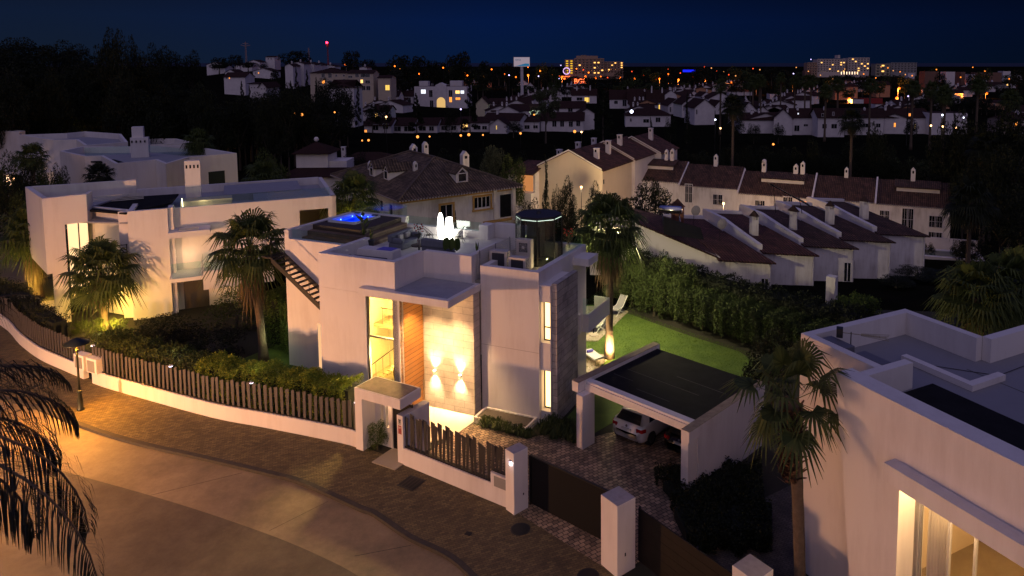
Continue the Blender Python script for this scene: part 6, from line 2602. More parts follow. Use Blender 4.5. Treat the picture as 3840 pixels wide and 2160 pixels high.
lamp('wall_light', 'POINT', (18.2, 47.1, -.9), 75, (1, .55, .2), None, .1)
# pool and low walls right of the stepped houses
T = thing('garden_pool', 'small pool terrace with white surround right of the stepped houses', 'pool', (*P(3560, 960, -5.8)[:2], -5.9), -20)
m = MB()
m.ring([(-3.5, -2), (3.5, -2), (3.5, 2), (-3.5, 2)], [(-2.9, -1.4), (2.9, -1.4), (2.9, 1.4), (-2.9, 1.4)], 0, .35)
m.box(-3.5, 3.5, 2.6, 2.8, 0, 1.6)
m.build('surround', whitefar, T)
m = MB()
m.box(-2.9, 2.9, -1.4, 1.4, 0, .25)
m.build('water', mat('dark_water', (.05, .09, .08), .1), T)
# garden lamps of the mid-ground
def post_lamp(label, px, py, Y, g, power, col, hgt_=3.0, name='lamp_post', em=None):
    q = PY(px, py, Y)
    t = thing(name, label, 'lamp post', (q[0], q[1], g), 0)
    hh = max(.5, q[2] - g)
    m = MB()
    m.tube([(0, 0, 0), (0, 0, hh - .15)], .045, 6)
    m.build('post', darkmetal, t)
    m = MB()
    m.ball((0, 0, hh), .15, 8)
    m.build('globe', em or bulb_warm, t)
    lamp('lamp_glow', 'POINT', (0, -.35, hh), power * 1.0, col, t, .15)


post_lamp('glowing garden lamp post before the long white terrace', 2713, 763, 86, -6, 4200, (1, .62, .32))
post_lamp('glowing garden lamp post between the round trees by the cream gable', 2180, 702, 88, -6, 2000, (1, .70, .36))
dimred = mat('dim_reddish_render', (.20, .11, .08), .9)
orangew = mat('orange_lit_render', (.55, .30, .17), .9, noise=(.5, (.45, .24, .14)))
# ---------------------------------------------------------------- distant houses
Z2 = lambda x, y: (1000 + x / 2.342, 150 + y / 2.342)
Z3 = lambda x, y: (1900 + x / 2.342, 150 + y / 2.342)
Z4 = lambda x, y: (2800 + x / 2.477, 150 + y / 2.477)
Z0 = lambda x, y: (x / 2.0125, 80 + y / 2.0125)


def far_house(label, f, xl, xr, yb, ye, yr, kind='u', deg=0, g=-6.2, dep=9, wins=(), ch=(), wm=None, rm=None, Y=None, group='houses of the far town', name='white_house', hip=0.0, flat=False):
    """corners measured in the photograph: left and right edge, foot, eaves and ridge of the front"""
    a, b = f(xl, yb), f(xr, yb)
    if Y is None:
        Y = (H - g) * FOC / (a[1] - 235)
    p, q = PY(a[0], a[1], Y), PY(b[0], b[1], Y)
    w_ = (q[0] - p[0])
    ze, zr = PY(*f(xl, ye), Y)[2], PY(*f(xl, yr), Y)[2]
    zg = min(p[2], tz(p[0], Y)) - 1.5
    t = thing(name, label, 'house', (p[0], p[1], 0), deg, group)
    w2 = w_ / math.cos(rad(deg)) if abs(deg) < 50 else w_
    if flat:
        m = MB()
        m.box(0, w2, 0, dep, zg, ze)
        m.build('wall', wm or whitefar, t)
        m = MB()
        m.box(.2, w2 - .2, .2, dep - .2, ze, ze + .05)
        m.build('roof', rm or tilefar, t)
    else:
        pitched(t, w2, dep, zg, ze, zr, kind, .4, wm or whitefar, rm or tilefar, hip)
    sc = Y / 2680
    W_ = []
    for x, y, ww, hh, st in wins:
        c = f(x, y)
        z = PY(c[0], c[1], Y)[2]
        fx = f(x + ww, y)[0] - c[0]
        fy = f(x, y + hh)[1] - c[1]
        W_.append(((c[0] - a[0]) * sc, z, fx * sc, fy * sc, st))
    windows(t, W_)
    for x, y in ch:
        c = f(x, y)
        zc = PY(c[0], c[1], Y)[2]
        chimney(t, (c[0] - a[0]) * sc, dep * .4, ze - .5, zc, max(.6, sc * 4.5), 'gable', whitefar)
    return t


# front rows (in the middle)
far_house('far terrace house with an orange-lit lower window, left end of the front row', Z2, 860, 1095, 860, 745, 690, wins=[(872, 815, 20, 26, 'o'), (960, 790, 46, 48, 'd'), (1048, 780, 44, 44, 'd')], dep=9)
far_house('far terrace house with shuttered balcony, second in the front row', Z2, 1098, 1290, 850, 745, 690, wins=[(1150, 800, 60, 40, 'd'), (1240, 800, 60, 40, 'd')])
far_house('far terrace house behind bare branches, third in the front row', Z2, 1293, 1500, 840, 742, 690, wins=[(1370, 795, 60, 36, 'd'), (1450, 795, 40, 36, 'd')])
far_house('far terrace house with dark awning, fourth in the front row', Z2, 1503, 1700, 830, 738, 688, wins=[(1560, 790, 50, 36, 'd'), (1745 - 100, 790, 40, 36, 'd')])
far_house('far terrace house with a bright warm balcony window in the front row', Z2, 1703, 1950, 825, 722, 680, wins=[(1745, 772, 40, 36, 'w'), (1850, 785, 60, 34, 'd'), (1915, 785, 40, 30, 'd')])
far_house('far plain gable house with one slit window right of the front row', Z2, 1960, 2110, 850, 740, 688, 'v', wins=[(2020, 785, 7, 34, 'y')])
far_house('far white house with two balcony windows, left of the tall dark tree', Z3, 40, 285, 815, 712, 665, wins=[(180, 780, 44, 32, 'd'), (255, 775, 40, 26, 'd'), (95, 770, 30, 40, 'd')], ch=[(190, 645)])
far_house('far white gable-ended house with three tall shutters left of the black conifer', Z3, 300, 675, 805, 702, 640, wins=[(420, 760, 36, 50, 'd'), (488, 760, 34, 52, 'd'), (565, 760, 34, 46, 'd'), (630, 755, 34, 46, 'd')], hip=0)
far_house('far white gable with round window and hipped roof in the centre of the town', Z3, 1042, 1440, 760, 657, 605, wins=[(1090, 715, 14, 26, 'd'), (1225, 725, 50, 30, 'd'), (1330, 720, 40, 40, 'd')], hip=5)
far_house('far house wing behind dark shrubs left of the hipped white gable', Z3, 640, 770, 790, 640, 600, 'v', deg=8)
# second rows
far_house('far pale terrace with a yellow-lit doorway', Z2, 1000, 1160, 640, 492, 446, wins=[(1040, 560, 26, 46, 'd'), (1112, 545, 24, 26, 'd'), (1087, 630, 28, 52, 'y')])
far_house('far pale terrace with shutters, left of the yellow doorway', Z2, 740, 998, 620, 492, 446, wins=[(812, 568, 50, 46, 'd'), (888, 560, 38, 44, 'd'), (965, 560, 36, 48, 'd')])
far_house('far pale terrace end right of the yellow doorway', Z2, 1163, 1290, 600, 490, 446, wins=[(1188, 530, 30, 24, 'd'), (1252, 550, 30, 44, 'd')])
t = far_house('far white building with a tall arched lit gateway and stepped gable', Z2, 1300, 1760, 610, 408, 395, flat=True, name='arched_building', dep=14,
              wins=[(1445, 500, 30, 60, 'd'), (1535, 500, 30, 66, 'd'), (1618, 500, 30, 60, 'd'), (1380, 470, 40, 34, 'b'), (1680, 470, 36, 26, 'w'), (1722, 470, 30, 26, 'b'), (1618, 545, 22, 44, 'o'), (1682, 525, 40, 20, 'o'), (1450, 590, 30, 60, 'd')])
Ya = (H + 6.2) * FOC / (Z2(0, 610)[1] - 235)
sc = Ya / 2680
x0 = Z2(1300, 610)[0]
m = MB()
a_ = (Z2(1488, 0)[0] - x0) * sc
b_ = (Z2(1582, 0)[0] - x0) * sc
zz = PY(0, Z2(0, 385)[1], Ya)[2]
zb_ = PY(0, Z2(0, 610)[1], Ya)[2] - 1
m.box(a_, b_, -.5, -.01, zb_, zz - .6)
m.add([(a_, -.5, zz - .6), (b_, -.5, zz - .6), ((a_ + b_) / 2, -.5, zz + .6), (a_, 3, zz - .6), (b_, 3, zz - .6), ((a_ + b_) / 2, 3, zz + .6)], [(0, 1, 2), (5, 4, 3), (1, 4, 5, 2), (0, 2, 5, 3)])
m.box(1.5, 6, 4, 8, zz - 2, zz + 1.2)
m.box(b_ + 1, b_ + 7, 4, 8, zz - 2, zz + 1.4)
m.build('gable_tower', whitefar, t)
m = MB()
r_ = (Z2(1575, 0)[0] - Z2(1500, 0)[0]) * sc / 2
cx_ = (a_ + b_) / 2
za = PY(0, Z2(0, 540)[1], Ya)[2]
pts = [(cx_ + r_ * math.cos(k * math.pi / 12), -.52, za + r_ * math.sin(k * math.pi / 12)) for k in range(13)] + [(cx_ - r_, -.52, zb_), (cx_ + r_, -.52, zb_)]
m.add(pts, [tuple(range(15))])
m.add([(p[0], -.50 - .005, p[2]) for p in pts], [tuple(range(15))[::-1]])
m.build('lit_arch', emis('arch_glow', (1, .62, .22), .75), t)
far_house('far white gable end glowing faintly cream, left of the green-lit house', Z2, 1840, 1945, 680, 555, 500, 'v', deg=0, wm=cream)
far_house('far house with an orange window and dim porch behind the cream gable', Z2, 1948, 2110, 650, 560, 515, wins=[(1965, 620, 30, 44, 'o'), (2003, 655, 24, 14, 'y')])
T = far_house('far low house washed by a cool greenish garden light', Z3, 60, 310, 680, 608, 565, wins=[(95, 668, 30, 40, 'y'), (157, 668, 36, 44, 'y'), (228, 668, 34, 44, 'd'), (290, 665, 26, 36, 'd')], wm=whitefar)
q = PY(*Z3(190, 640), (H + 6.2) * FOC / (Z3(0, 680)[1] - 235) - 5)
lamp('green_garden_light', 'POINT', (q[0], q[1], q[2] + 1.5), 900, (.65, 1, .55), None, .2)
far_house('far dark-roofed house with white party wall in the second row', Z3, 405, 690, 640, 595, 540, wins=[(450, 630, 24, 30, 'd'), (560, 630, 40, 30, 'd')])
far_house('far white house with flat dormer and dark lean-to, below the hotel', Z3, 570, 790, 555, 482, 430, wins=[(640, 530, 50, 26, 'd'), (705, 545, 40, 40, 'y')], ch=[(615, 410), (733, 405)])
far_house('far terrace with a creeper lit by a small white lamp', Z3, 905, 1060, 600, 515, 440, wins=[(1035, 580, 34, 54, 'd'), (960, 560, 30, 26, 'd')], ch=[(1065, 415)])
far_house('far terrace with green door frames, beside the lit creeper', Z3, 1062, 1230, 605, 520, 430, wins=[(1100, 595, 26, 56, 'y'), (1153, 588, 24, 36, 'd'), (1200, 600, 24, 50, 'd')], ch=[(1215, 440)])
far_house('far terrace end with orange window, before the stepped gables', Z3, 1232, 1380, 612, 540, 440, wins=[(1272, 600, 34, 40, 'o'), (1330, 610, 30, 44, 'y')], ch=[(1277, 410), (1370, 425)])
q = PY(*Z3(1077, 597), 190)
T = thing('wall_lantern', 'small white lantern shining on the far terrace beside a creeper', 'lantern', (q[0], 176, q[2]))
m = MB()
m.ball((0, 0, 0), .42, 8)
m.build('globe', bulb_w, T)
m = MB()
m.box(-.1, .1, 0, 3.0, .3, .45)
m.build('bracket', darkmetal, T)
lamp('glow', 'POINT', (0, -1, 0), 260, (1, .95, .85), T, .2)
# stepped gables marching to the right
gab = [(1390, 1490, 610, 475, 440), (1420, 1560, 650, 570, 515), (1465, 1590, 520, 470, 430), (1540, 1700, 680, 560, 500), (1650, 1830, 745, 590, 520), (1600, 1690, 530, 480, 445), (1710, 1800, 545, 490, 455), (1810, 1945, 650, 600, 530), (1775, 1990, 560, 512, 460), (1890, 2060, 640, 610, 560), (2055, 2200, 770, 615, 545), (2160, 2340, 760, 650, 585), (2045, 2170, 600, 560, 520), (2200, 2290, 610, 575, 540)]
gl_ = ['first of the far stepped white gables, at their left end', 'small low far gable in front of the leftmost stepped gable', 'high far gable peeping over the stepped row, left one', 'wide far gable right of the black cypress', 'largest far white gable wall in the stepped row, above a low white fence', 'little far gable high in the middle of the stepped row', 'little far gable high in the stepped row beside a chimney', 'far white gable right of the largest one, with dark canopy', 'broad shallow far gable at the top of the stepped row', 'far gable half hidden by the dark palm', 'tall far gable wall right of the dark palm', 'far gable with lean-to roof at the right end of the stepped row', 'distant small gable behind the palm, upper right', 'distant tiny gable beside two chimneys, upper right']
for (xl, xr, yb, ye, yr), lb in zip(gab, gl_):
    far_house(lb, Z3, xl, xr, yb, ye, yr, 'v', deg=12, dep=12, ch=[((xl + xr) / 2 + 30, yr - 15)], wins=[(xl + 18, ye + 60, 12, 40, 'd')] if yb > 640 else [])
q = PY(*Z3(1832, 700), 118)
post_lamp('small violet-white lamp at the foot of the largest far gable', *Z3(1832, 700), 128, -6.2, 160, (.85, .8, 1), em=bulb_w)
post_lamp('small orange path lamp among shrubs below the far gables', *Z3(1877, 775), 118, -6.2, 90, (1, .5, .3), em=bulb_warm)
post_lamp('tiny warm lamp over a garden table left of the black conifer', *Z3(657, 808), 122, -6.2, 60, (1, .55, .25), em=bulb_warm)
post_lamp('yellow lamp over a terrace above the front far row', *Z2(1050, 675), 118, -6.2, 180, (1, .7, .25), em=bulb_warm)
for k, (px, py) in enumerate(((1358, 527), (1382, 526), (1566, 513), (1611, 512), (1728, 508), (1758, 505), (1811, 506), (1952, 500), (2155, 493), (1255, 421), (1105, 428), (1132, 430), (2003, 430), (2900, 541))):
    q = PY(px, py, 118)
    T = thing('garden_light', 'small orange garden light ' + ['at the left end of the front far row', 'near the left end of the front far row', 'under the bare-branched far terrace', 'under the awning of the far terrace', 'left of the bright balcony', 'right below the bright balcony', 'under the slit-windowed gable', 'below the two-balcony far house', 'over the garden table', 'high among the black trees', 'left in the black trees', 'right in the black trees', 'on the porch of the cream gable', 'below the right-hand far row'][k], 'light', (q[0], 118, q[2]), 0, 'garden lights in the dark hedges')
    m = MB()
    m.ball((0, 0, 0), .14 + .05 * (k % 3), 6)
    m.build('globe', emis('garden_bulb', (1, .32, .06), 2.2), T)
    m = MB()
    m.tube([(0, 0, -2.5), (0, 0, -.1)], .03, 4)
    m.build('post', darkmetal, T)
# right-hand rows
far_house('far white house with grey gable, left end of the right-hand front row', Z4, 250, 410, 880, 720, 640, 'v', deg=-14, dep=10, wins=[(290, 800, 12, 36, 'd')], ch=[(372, 640)])
far_house('far white house with a barred window and skylit attic', Z4, 412, 655, 880, 715, 640, wins=[(465, 845, 46, 52, 'd'), (548, 800, 38, 18, 'd'), (625, 805, 22, 30, 'd'), (474, 690, 10, 12, 'b')], ch=[(495, 625)])
far_house('far white house with roof dormer and long tiled porch', Z4, 658, 905, 900, 715, 640, wins=[(710, 710, 36, 26, 'd'), (800, 700, 16, 30, 'd'), (720, 820, 40, 40, 'd'), (810, 820, 50, 40, 'd')], ch=[(748, 632)])
far_house('far white house behind a dark palm in the right-hand front row', Z4, 915, 1270, 880, 715, 640, wins=[(900 + 40, 810, 16, 26, 'd'), (1100, 810, 50, 34, 'd'), (1220, 810, 40, 34, 'd')], ch=[(1125, 640)])
far_house('far white house with one pink-lit dormer and an orange doorway', Z4, 1275, 1685, 870, 715, 640, wins=[(1508, 706, 18, 24, 'o'), (1548, 820, 34, 40, 'y'), (1380, 800, 30, 30, 'd')], ch=[(1320, 620)])
far_house('far flat white house with lamps under its terrace, right end of the row', Z4, 1700, 2045, 880, 680, 660, flat=True, wins=[(1860, 850, 30, 30, 'd'), (2000, 860, 60, 30, 'd')], name='flat_white_house')
for x, y, lb in ((1712, 795, 'left warm lamp under the terrace of the far flat house'), (1822, 803, 'middle warm lamp under the terrace of the far flat house'), (1948, 815, 'right warm lamp under the terrace of the far flat house')):
    post_lamp(lb, *Z4(x, y), 114, -6.2, 110, (1, .75, .5))
for x, y, lb in ((1818, 697, 'left cold white lamp above the roof of the far flat house'), (2018, 722, 'right cold white lamp at the side of the far flat house')):
    post_lamp(lb, *Z4(x, y), 116, -6.2, 260, (.75, .8, 1), em=bulb_w)
far_house('far low flat white roofs behind the right-hand row', Z4, 215, 555, 548, 502, 488, flat=True, name='flat_white_house', wins=[(270, 515, 10, 10, 'd')])
far_house('far white block with one dark window on the flat white roofs', Z4, 612, 692, 545, 490, 484, flat=True, name='flat_white_house', wins=[(655, 505, 8, 20, 'd')])
far_house('far small white flat building beside a red one', Z4, 980, 1086, 588, 552, 545, flat=True, name='flat_white_house')
far_house('far dark red flat building in the middle distance', Z4, 1090, 1262, 588, 542, 535, flat=True, name='red_building', wm=mat('red_render', (.30, .03, .03), .9))
far_house('far long white wall-like building under the tall orange lamp', Z4, 1195, 1435, 640, 600, 592, flat=True, name='flat_white_house')
far_house('far white house with pavilion roof above the stepped gables', Z3, 1950, 2165, 485, 450, 428, name='pavilion_house', hip=6)
far_house('far white house with shallow roof, upper left of the stepped gables', Z3, 1440, 1615, 445, 415, 395, hip=4, deg=0)
far_house('far barn-like white gable left of the billboard lamp glow', Z3, 90, 200, 405, 385, 350, 'v', dep=25)
far_house('far little white belvedere with pointed roof below the billboard', Z3, 160, 255, 455, 420, 372, 'v', dep=4, wins=[(205, 425, 20, 20, 'd')])
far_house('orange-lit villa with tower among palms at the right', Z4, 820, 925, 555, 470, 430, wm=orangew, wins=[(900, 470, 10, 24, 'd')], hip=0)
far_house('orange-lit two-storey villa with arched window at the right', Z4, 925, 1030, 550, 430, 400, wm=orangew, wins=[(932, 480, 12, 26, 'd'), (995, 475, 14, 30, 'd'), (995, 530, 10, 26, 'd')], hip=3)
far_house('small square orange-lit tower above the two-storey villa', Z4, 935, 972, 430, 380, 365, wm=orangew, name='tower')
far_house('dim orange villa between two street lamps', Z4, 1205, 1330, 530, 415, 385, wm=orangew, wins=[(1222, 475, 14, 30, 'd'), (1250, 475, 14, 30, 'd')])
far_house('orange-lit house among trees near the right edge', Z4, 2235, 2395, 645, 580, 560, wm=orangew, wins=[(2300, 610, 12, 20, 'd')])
far_house('dim house with one glowing window at the far right edge', Z4, 2370, 2560, 880, 740, 715, wins=[(2498, 800, 26, 40, 'o')], wm=mat('dim_render', (.30, .24, .20), .9))
for i, (x, y, w__, h__) in enumerate(((1655, 318, 130, 26), (1850, 340, 85, 45), (1990, 335, 40, 38), (2070, 360, 55, 42), (2130, 330, 240, 28), (2380, 340, 70, 50), (1450, 400, 110, 40), (1820, 410, 105, 30), (540, 320, 60, 35), (1500, 330, 60, 22), (2200, 362, 190, 16), (2480, 355, 80, 30))):
    far_house(['faint orange flat block at the horizon right, first from the left', 'faint white gable block at the right horizon', 'faint grey tower block at the right horizon', 'faint low white block right of the grey tower block', 'long faint flat building at the right horizon', 'faint ochre block near the right edge of the horizon', 'dim reddish house behind the tall orange lamp', 'dim reddish row right of the tall orange lamp', 'faint pink low block left of the white hotel', 'small faint block with orange lamps at the right', 'long faint wall with orange lamp glow at the right horizon', 'faint block at the very right end of the horizon'][i], Z4, x, x + w__, y, y - h__, y - h__ - 6, flat=True, Y=520 + 30 * i, group='faint blocks along the right horizon', name='distant_block', wm=dimred if i % 2 == 0 else whitefar)

# left hill village (seen over the dark trees)
hv = [('far hillside house with pale roof at the left of the village', 1560, 1690, 352, 325, 305, 420), ('far hillside house with bright party walls', 1600, 1700, 372, 350, 330, 400), ('far hillside house behind two cypresses', 1700, 1780, 412, 385, 362, 380), ('far hillside house with long low wall', 1690, 1850, 440, 418, 385, 330), ('far hillside cream house at the right of the village', 1910, 2060, 405, 375, 352, 380), ('small hillside house on the skyline with four windows', 2005, 2072, 297, 268, 260, 480), ('far hillside house under the mast', 1870, 1960, 322, 305, 290, 470), ('plain white hillside block with gable, lowest of the village', 1880, 1955, 530, 468, 462, 210), ('cream gable beside the plain white hillside block', 1955, 2010, 528, 490, 460, 210), ('far hillside house, small, right of the cypresses', 1820, 1900, 345, 325, 312, 450), ('tiny hillside house between the two masts', 1770, 1810, 350, 335, 325, 460)]
for k, (lb, xl, xr, yb, ye, yr, Y_) in enumerate(hv):
    far_house(lb, Z0, xl, xr, yb, ye, yr, 'u' if k % 2 else 'v', Y=Y_, group='houses of the hillside village', name='hillside_house', wins=[(xl + 20, (yb + ye) / 2 + 4, 8, 9, 'd'), (xl + 42, (yb + ye) / 2 + 4, 8, 9, 'o' if k in (3, 4) else 'd')])
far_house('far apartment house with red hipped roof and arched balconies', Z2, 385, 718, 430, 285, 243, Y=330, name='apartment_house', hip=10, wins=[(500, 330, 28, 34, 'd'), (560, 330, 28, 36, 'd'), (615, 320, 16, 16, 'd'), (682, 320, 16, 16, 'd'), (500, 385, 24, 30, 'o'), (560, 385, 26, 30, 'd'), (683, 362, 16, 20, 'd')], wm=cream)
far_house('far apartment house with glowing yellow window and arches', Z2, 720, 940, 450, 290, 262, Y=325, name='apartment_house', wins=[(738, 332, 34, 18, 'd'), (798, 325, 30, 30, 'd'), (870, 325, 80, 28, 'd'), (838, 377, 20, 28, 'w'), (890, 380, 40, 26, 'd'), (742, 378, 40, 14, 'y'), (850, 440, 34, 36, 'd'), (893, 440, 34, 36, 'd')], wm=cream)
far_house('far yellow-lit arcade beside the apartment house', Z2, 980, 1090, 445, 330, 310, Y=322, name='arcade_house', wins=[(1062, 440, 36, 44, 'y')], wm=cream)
for k, (xl, xr, yb, ye, yr) in enumerate(((165, 235, 350, 225, 205), (225, 330, 330, 205, 190), (320, 420, 300, 210, 195), (400, 480, 280, 215, 200), (480, 600, 260, 228, 215), (815, 880, 270, 240, 232))):
    far_house(['stepped pale house at the left of the village crest', 'tall stepped pale house with chimneys on the crest', 'middle stepped pale house on the crest', 'right stepped pale house on the crest', 'low roof right of the stepped crest houses', 'small pale block above the apartment houses'][k], Z2, xl, xr, yb, ye, yr, 'v', Y=360 + 12 * k, group='stepped houses on the village crest', name='crest_house', ch=[((xl + xr) / 2, yr - 14)])
far_house('dark pyramid roofed house in front of the apartment house', Z2, 545, 765, 460, 410, 350, Y=250, name='dark_roofed_house', hip=9)

for i in range(160):
    px = 1330 + 2490 * ((i * .618034) % 1)
    Y_ = 235 + 42 * (i % 11)
    g_ = tz(0, Y_)
    yb = 235 + (H - g_) * 2680 / Y_
    if 2180 < px < 2340 and yb > 330 or 1490 < px < 1790 and Y_ < 400 or px < 1800 and Y_ < 240:
        continue
    w_px = R.uniform(8, 15) * 2680 / Y_
    e_ = yb - 4.6 * 2680 / Y_
    ad = ['wide', 'narrow', 'low', 'square', 'long', 'squat', 'gabled'][i % 7] + [' plain', ' lamp-lit', ' shuttered'][i % 3]
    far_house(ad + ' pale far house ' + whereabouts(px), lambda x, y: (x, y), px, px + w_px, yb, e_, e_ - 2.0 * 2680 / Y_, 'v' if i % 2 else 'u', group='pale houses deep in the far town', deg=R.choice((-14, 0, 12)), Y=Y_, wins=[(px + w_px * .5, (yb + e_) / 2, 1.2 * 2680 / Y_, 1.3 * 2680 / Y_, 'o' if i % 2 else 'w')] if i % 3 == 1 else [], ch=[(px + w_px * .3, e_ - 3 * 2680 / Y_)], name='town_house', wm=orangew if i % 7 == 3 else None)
# hotels
hot = mat('hotel_render', (.42, .27, .19), .9)


def hotel(label, f, xl, xr, yb, yt, Y, rows, cols, lit, wm, dep=20, extra=()):
    a = PY(*f(xl, yb), Y)
    b = PY(*f(xr, yt), Y)
    t = thing('hotel', label, 'hotel', (a[0], a[1], 0), 0)
    w_ = b[0] - a[0]
    m = MB()
    m.box(0, w_, 0, dep, tz(a[0], Y) - 2, b[2])
    for x0_, x1_, y0_, y1_ in extra:
        p, q = PY(*f(x0_, y0_), Y), PY(*f(x1_, y1_), Y)
        m.box(p[0] - a[0], q[0] - a[0], 2, dep * .7, q[2], p[2])
    m.build('wall', wm, t)
    h_ = b[2] - a[2]
    m = MB()
    for r in range(rows):
        z = a[2] + h_ * (r + .92) / rows
        m.box(.0, w_, -.55, -.01, z, z + h_ * .05)
    if rows > 3:
        m.build('balcony_band', wm, t)
    for r in range(rows):
        for c in range(cols):
            z = a[2] + h_ * (r + .3) / rows
            x = w_ * (c + .5) / cols
            m = MB()
            m.box(x - w_ / cols * .24, x + w_ / cols * .24, -.3, -.02, z, z + h_ / rows * .42)
            k = lit(r, c)
            m.build('window', {0: darkglass, 1: emis('hotel_lit', (1, .5, .12), 2.4), 2: emis('hotel_atrium', (1, .58, .03), 1.1)}[k], t)
    return t


Rh = random.Random(3)
hotel('brown hotel on the horizon, main block with scattered lit windows', Z3, 592, 856, 300, 165, 1000, 6, 8, lambda r, c: 1 if Rh.random() < .16 else 0, hot, 30, extra=((610, 800, 138, 170), (650, 700, 132, 140)))
hotel('glowing yellow glass stair block at the left of the brown hotel', Z3, 512, 588, 300, 175, 998, 6, 2, lambda r, c: 2, hot, 24)
hotel('lower right wing of the brown hotel with a few lit windows', Z3, 857, 1024, 290, 192, 1004, 5, 6, lambda r, c: 1 if Rh.random() < .2 else 0, hot, 24)
hotel('white seaside hotel, long left wing with lit balconies', Z4, 655, 918, 300, 180, 1150, 6, 10, lambda r, c: 1 if Rh.random() < .14 else 0, mat('hotel_white', (.62, .52, .47), .9), 25)
hotel('white seaside hotel, right wing with projecting balcony slabs', Z4, 940, 1142, 295, 168, 1148, 6, 7, lambda r, c: 1 if Rh.random() < .22 else 0, mat('hotel_white', (.62, .52, .47), .9), 25, extra=((852, 872, 140, 170),))
hotel('orange-lit lower block at the left end of the white hotel', Z4, 562, 654, 325, 212, 1140, 5, 4, lambda r, c: 0, hot, 20)
hotel('low beige hotel right of the white one, left yellow block', Z4, 1195, 1335, 330, 225, 1200, 4, 3, lambda r, c: 1 if c == 1 and r in (1, 3) else 0, mat('hotel_beige', (.42, .36, .26), .9), 20)
hotel('grey right wing of the beige hotel with dark galleries', Z4, 1337, 1582, 300, 212, 1205, 4, 8, lambda r, c: 0, mat('hotel_grey', (.32, .30, .30), .9), 20)
# warm pool lights of the white hotel
for i in range(14):
    q = PY(*Z4(880 + (i % 7) * 25, 300 + 14 * (i // 7)), 1100)
    T = thing('pool_lamp', 'one of the small bright lamps clustered at the foot of the white hotel', 'lamp', q, 0, 'bright lamps at the foot of the white hotel')
    m = MB()
    m.ball((0, 0, 0), .8, 6)
    m.build('globe', emis('pool_bulb', (1, .7, .45), 3), T)
    m = MB()
    m.tube([(0, 0, -6), (0, 0, -1)], .2, 4)
    m.build('post', darkmetal, T)
# neon signs
q = PY(*Z3(645, 368), 640)
T = thing('neon_sign', 'small red neon sign on a low shop roof below the hotel', 'sign', (q[0], q[1], q[2]))
text('lettering', 'BGL', 6.2, emis('neon_red', (1, .14, .04), 4), T, (0, 0, -1.5), (rad(90), 0, 0), thick=.1)
m = MB()
m.box(-8, 8, .2, .6, -2.4, 3.6)
m.build('backing', mat('sign_back', (.03, .01, .01), .8), T)
q = PY(*Z3(1603, 272), 900)
T = thing('neon_sign', 'blue neon sign shining on the distant roofs', 'sign', (q[0], q[1], q[2]))
m = MB()
m.box(-8, 8, 0, .5, -1.4, 1.6)
m.build('light_box', emis('neon_blue', (.01, .02, 1), 1.2), T)
q = PY(*Z3(526, 272), 985)
T = thing('neon_sign', 'pink and white lit pylon sign at the foot of the yellow stair block', 'sign', (q[0], q[1], q[2]))
m = MB()
m.tube([(4.5 * math.cos(a), 0, 4.5 * math.sin(a)) for a in [i * math.pi / 6 for i in range(13)]], .6, 5, False)
m.build('ring', emis('neon_pink', (.8, .5, 1), 1.3), T)
m = MB()
m.add([(-5, 0, -7), (5, 0, -7), (-4, 0, -16)], [(0, 1, 2)])
m.build('red_arrow', emis('neon_red', (1, .14, .04), 4), T)
m = MB()
m.tube([(0, .5, 6), (0, .5, -24)], .5, 5)
m.build('pylon', darkmetal, T)
# billboard
q = PY(*Z3(132, 232), 420)
s_ = 420 / 2680
T = thing('billboard', 'white roadside billboard with grey lettering and a blue wave on a thick pole', 'billboard', (q[0], q[1], q[2]), -4)
bw, bh = 138 / 2.342 * s_, 80 / 2.342 * s_
m = MB()
m.box(-bw / 2, bw / 2, 0, .6, 0, bh)
m.build('panel', emis('billboard_face', (.30, .24, .29), 1.0), T)
m = MB()
m.box(-bw / 2 - .3, -bw / 2 - .01, -.2, .8, -.3, bh + .3)
m.box(-bw / 2 - .3, bw / 2 + .1, -.2, .8, -.3, -.01)
m.build('panel_frame', mat('billboard_frame', (.2, .2, .2), .6), T)
text('lettering', 'ona', bh * .42, emis('letter_grey', (.05, .09, .14), 1), T, (-bw * .23, -.05, bh * .62), (rad(90), 0, 0))
m = MB()
pts = [(-bw * .42, bh * .04), (bw * .48, bh * .04), (bw * .48, bh * .30), (bw * .25, bh * .33), (0, bh * .22), (-bw * .2, bh * .12)]
m.add([(x, -.04, z) for x, z in pts], [tuple(range(6))])
m.build('wave', emis('wave_blue', (.02, .13, .26), 1), T)
m = MB()
m.lathe([(.9, -24), (.9, -.1)], 12, 0, .6)
m.box(-.6, .6, -.6, 1.4, -2.0, -.3)
m.build('pole', whitefar, T)
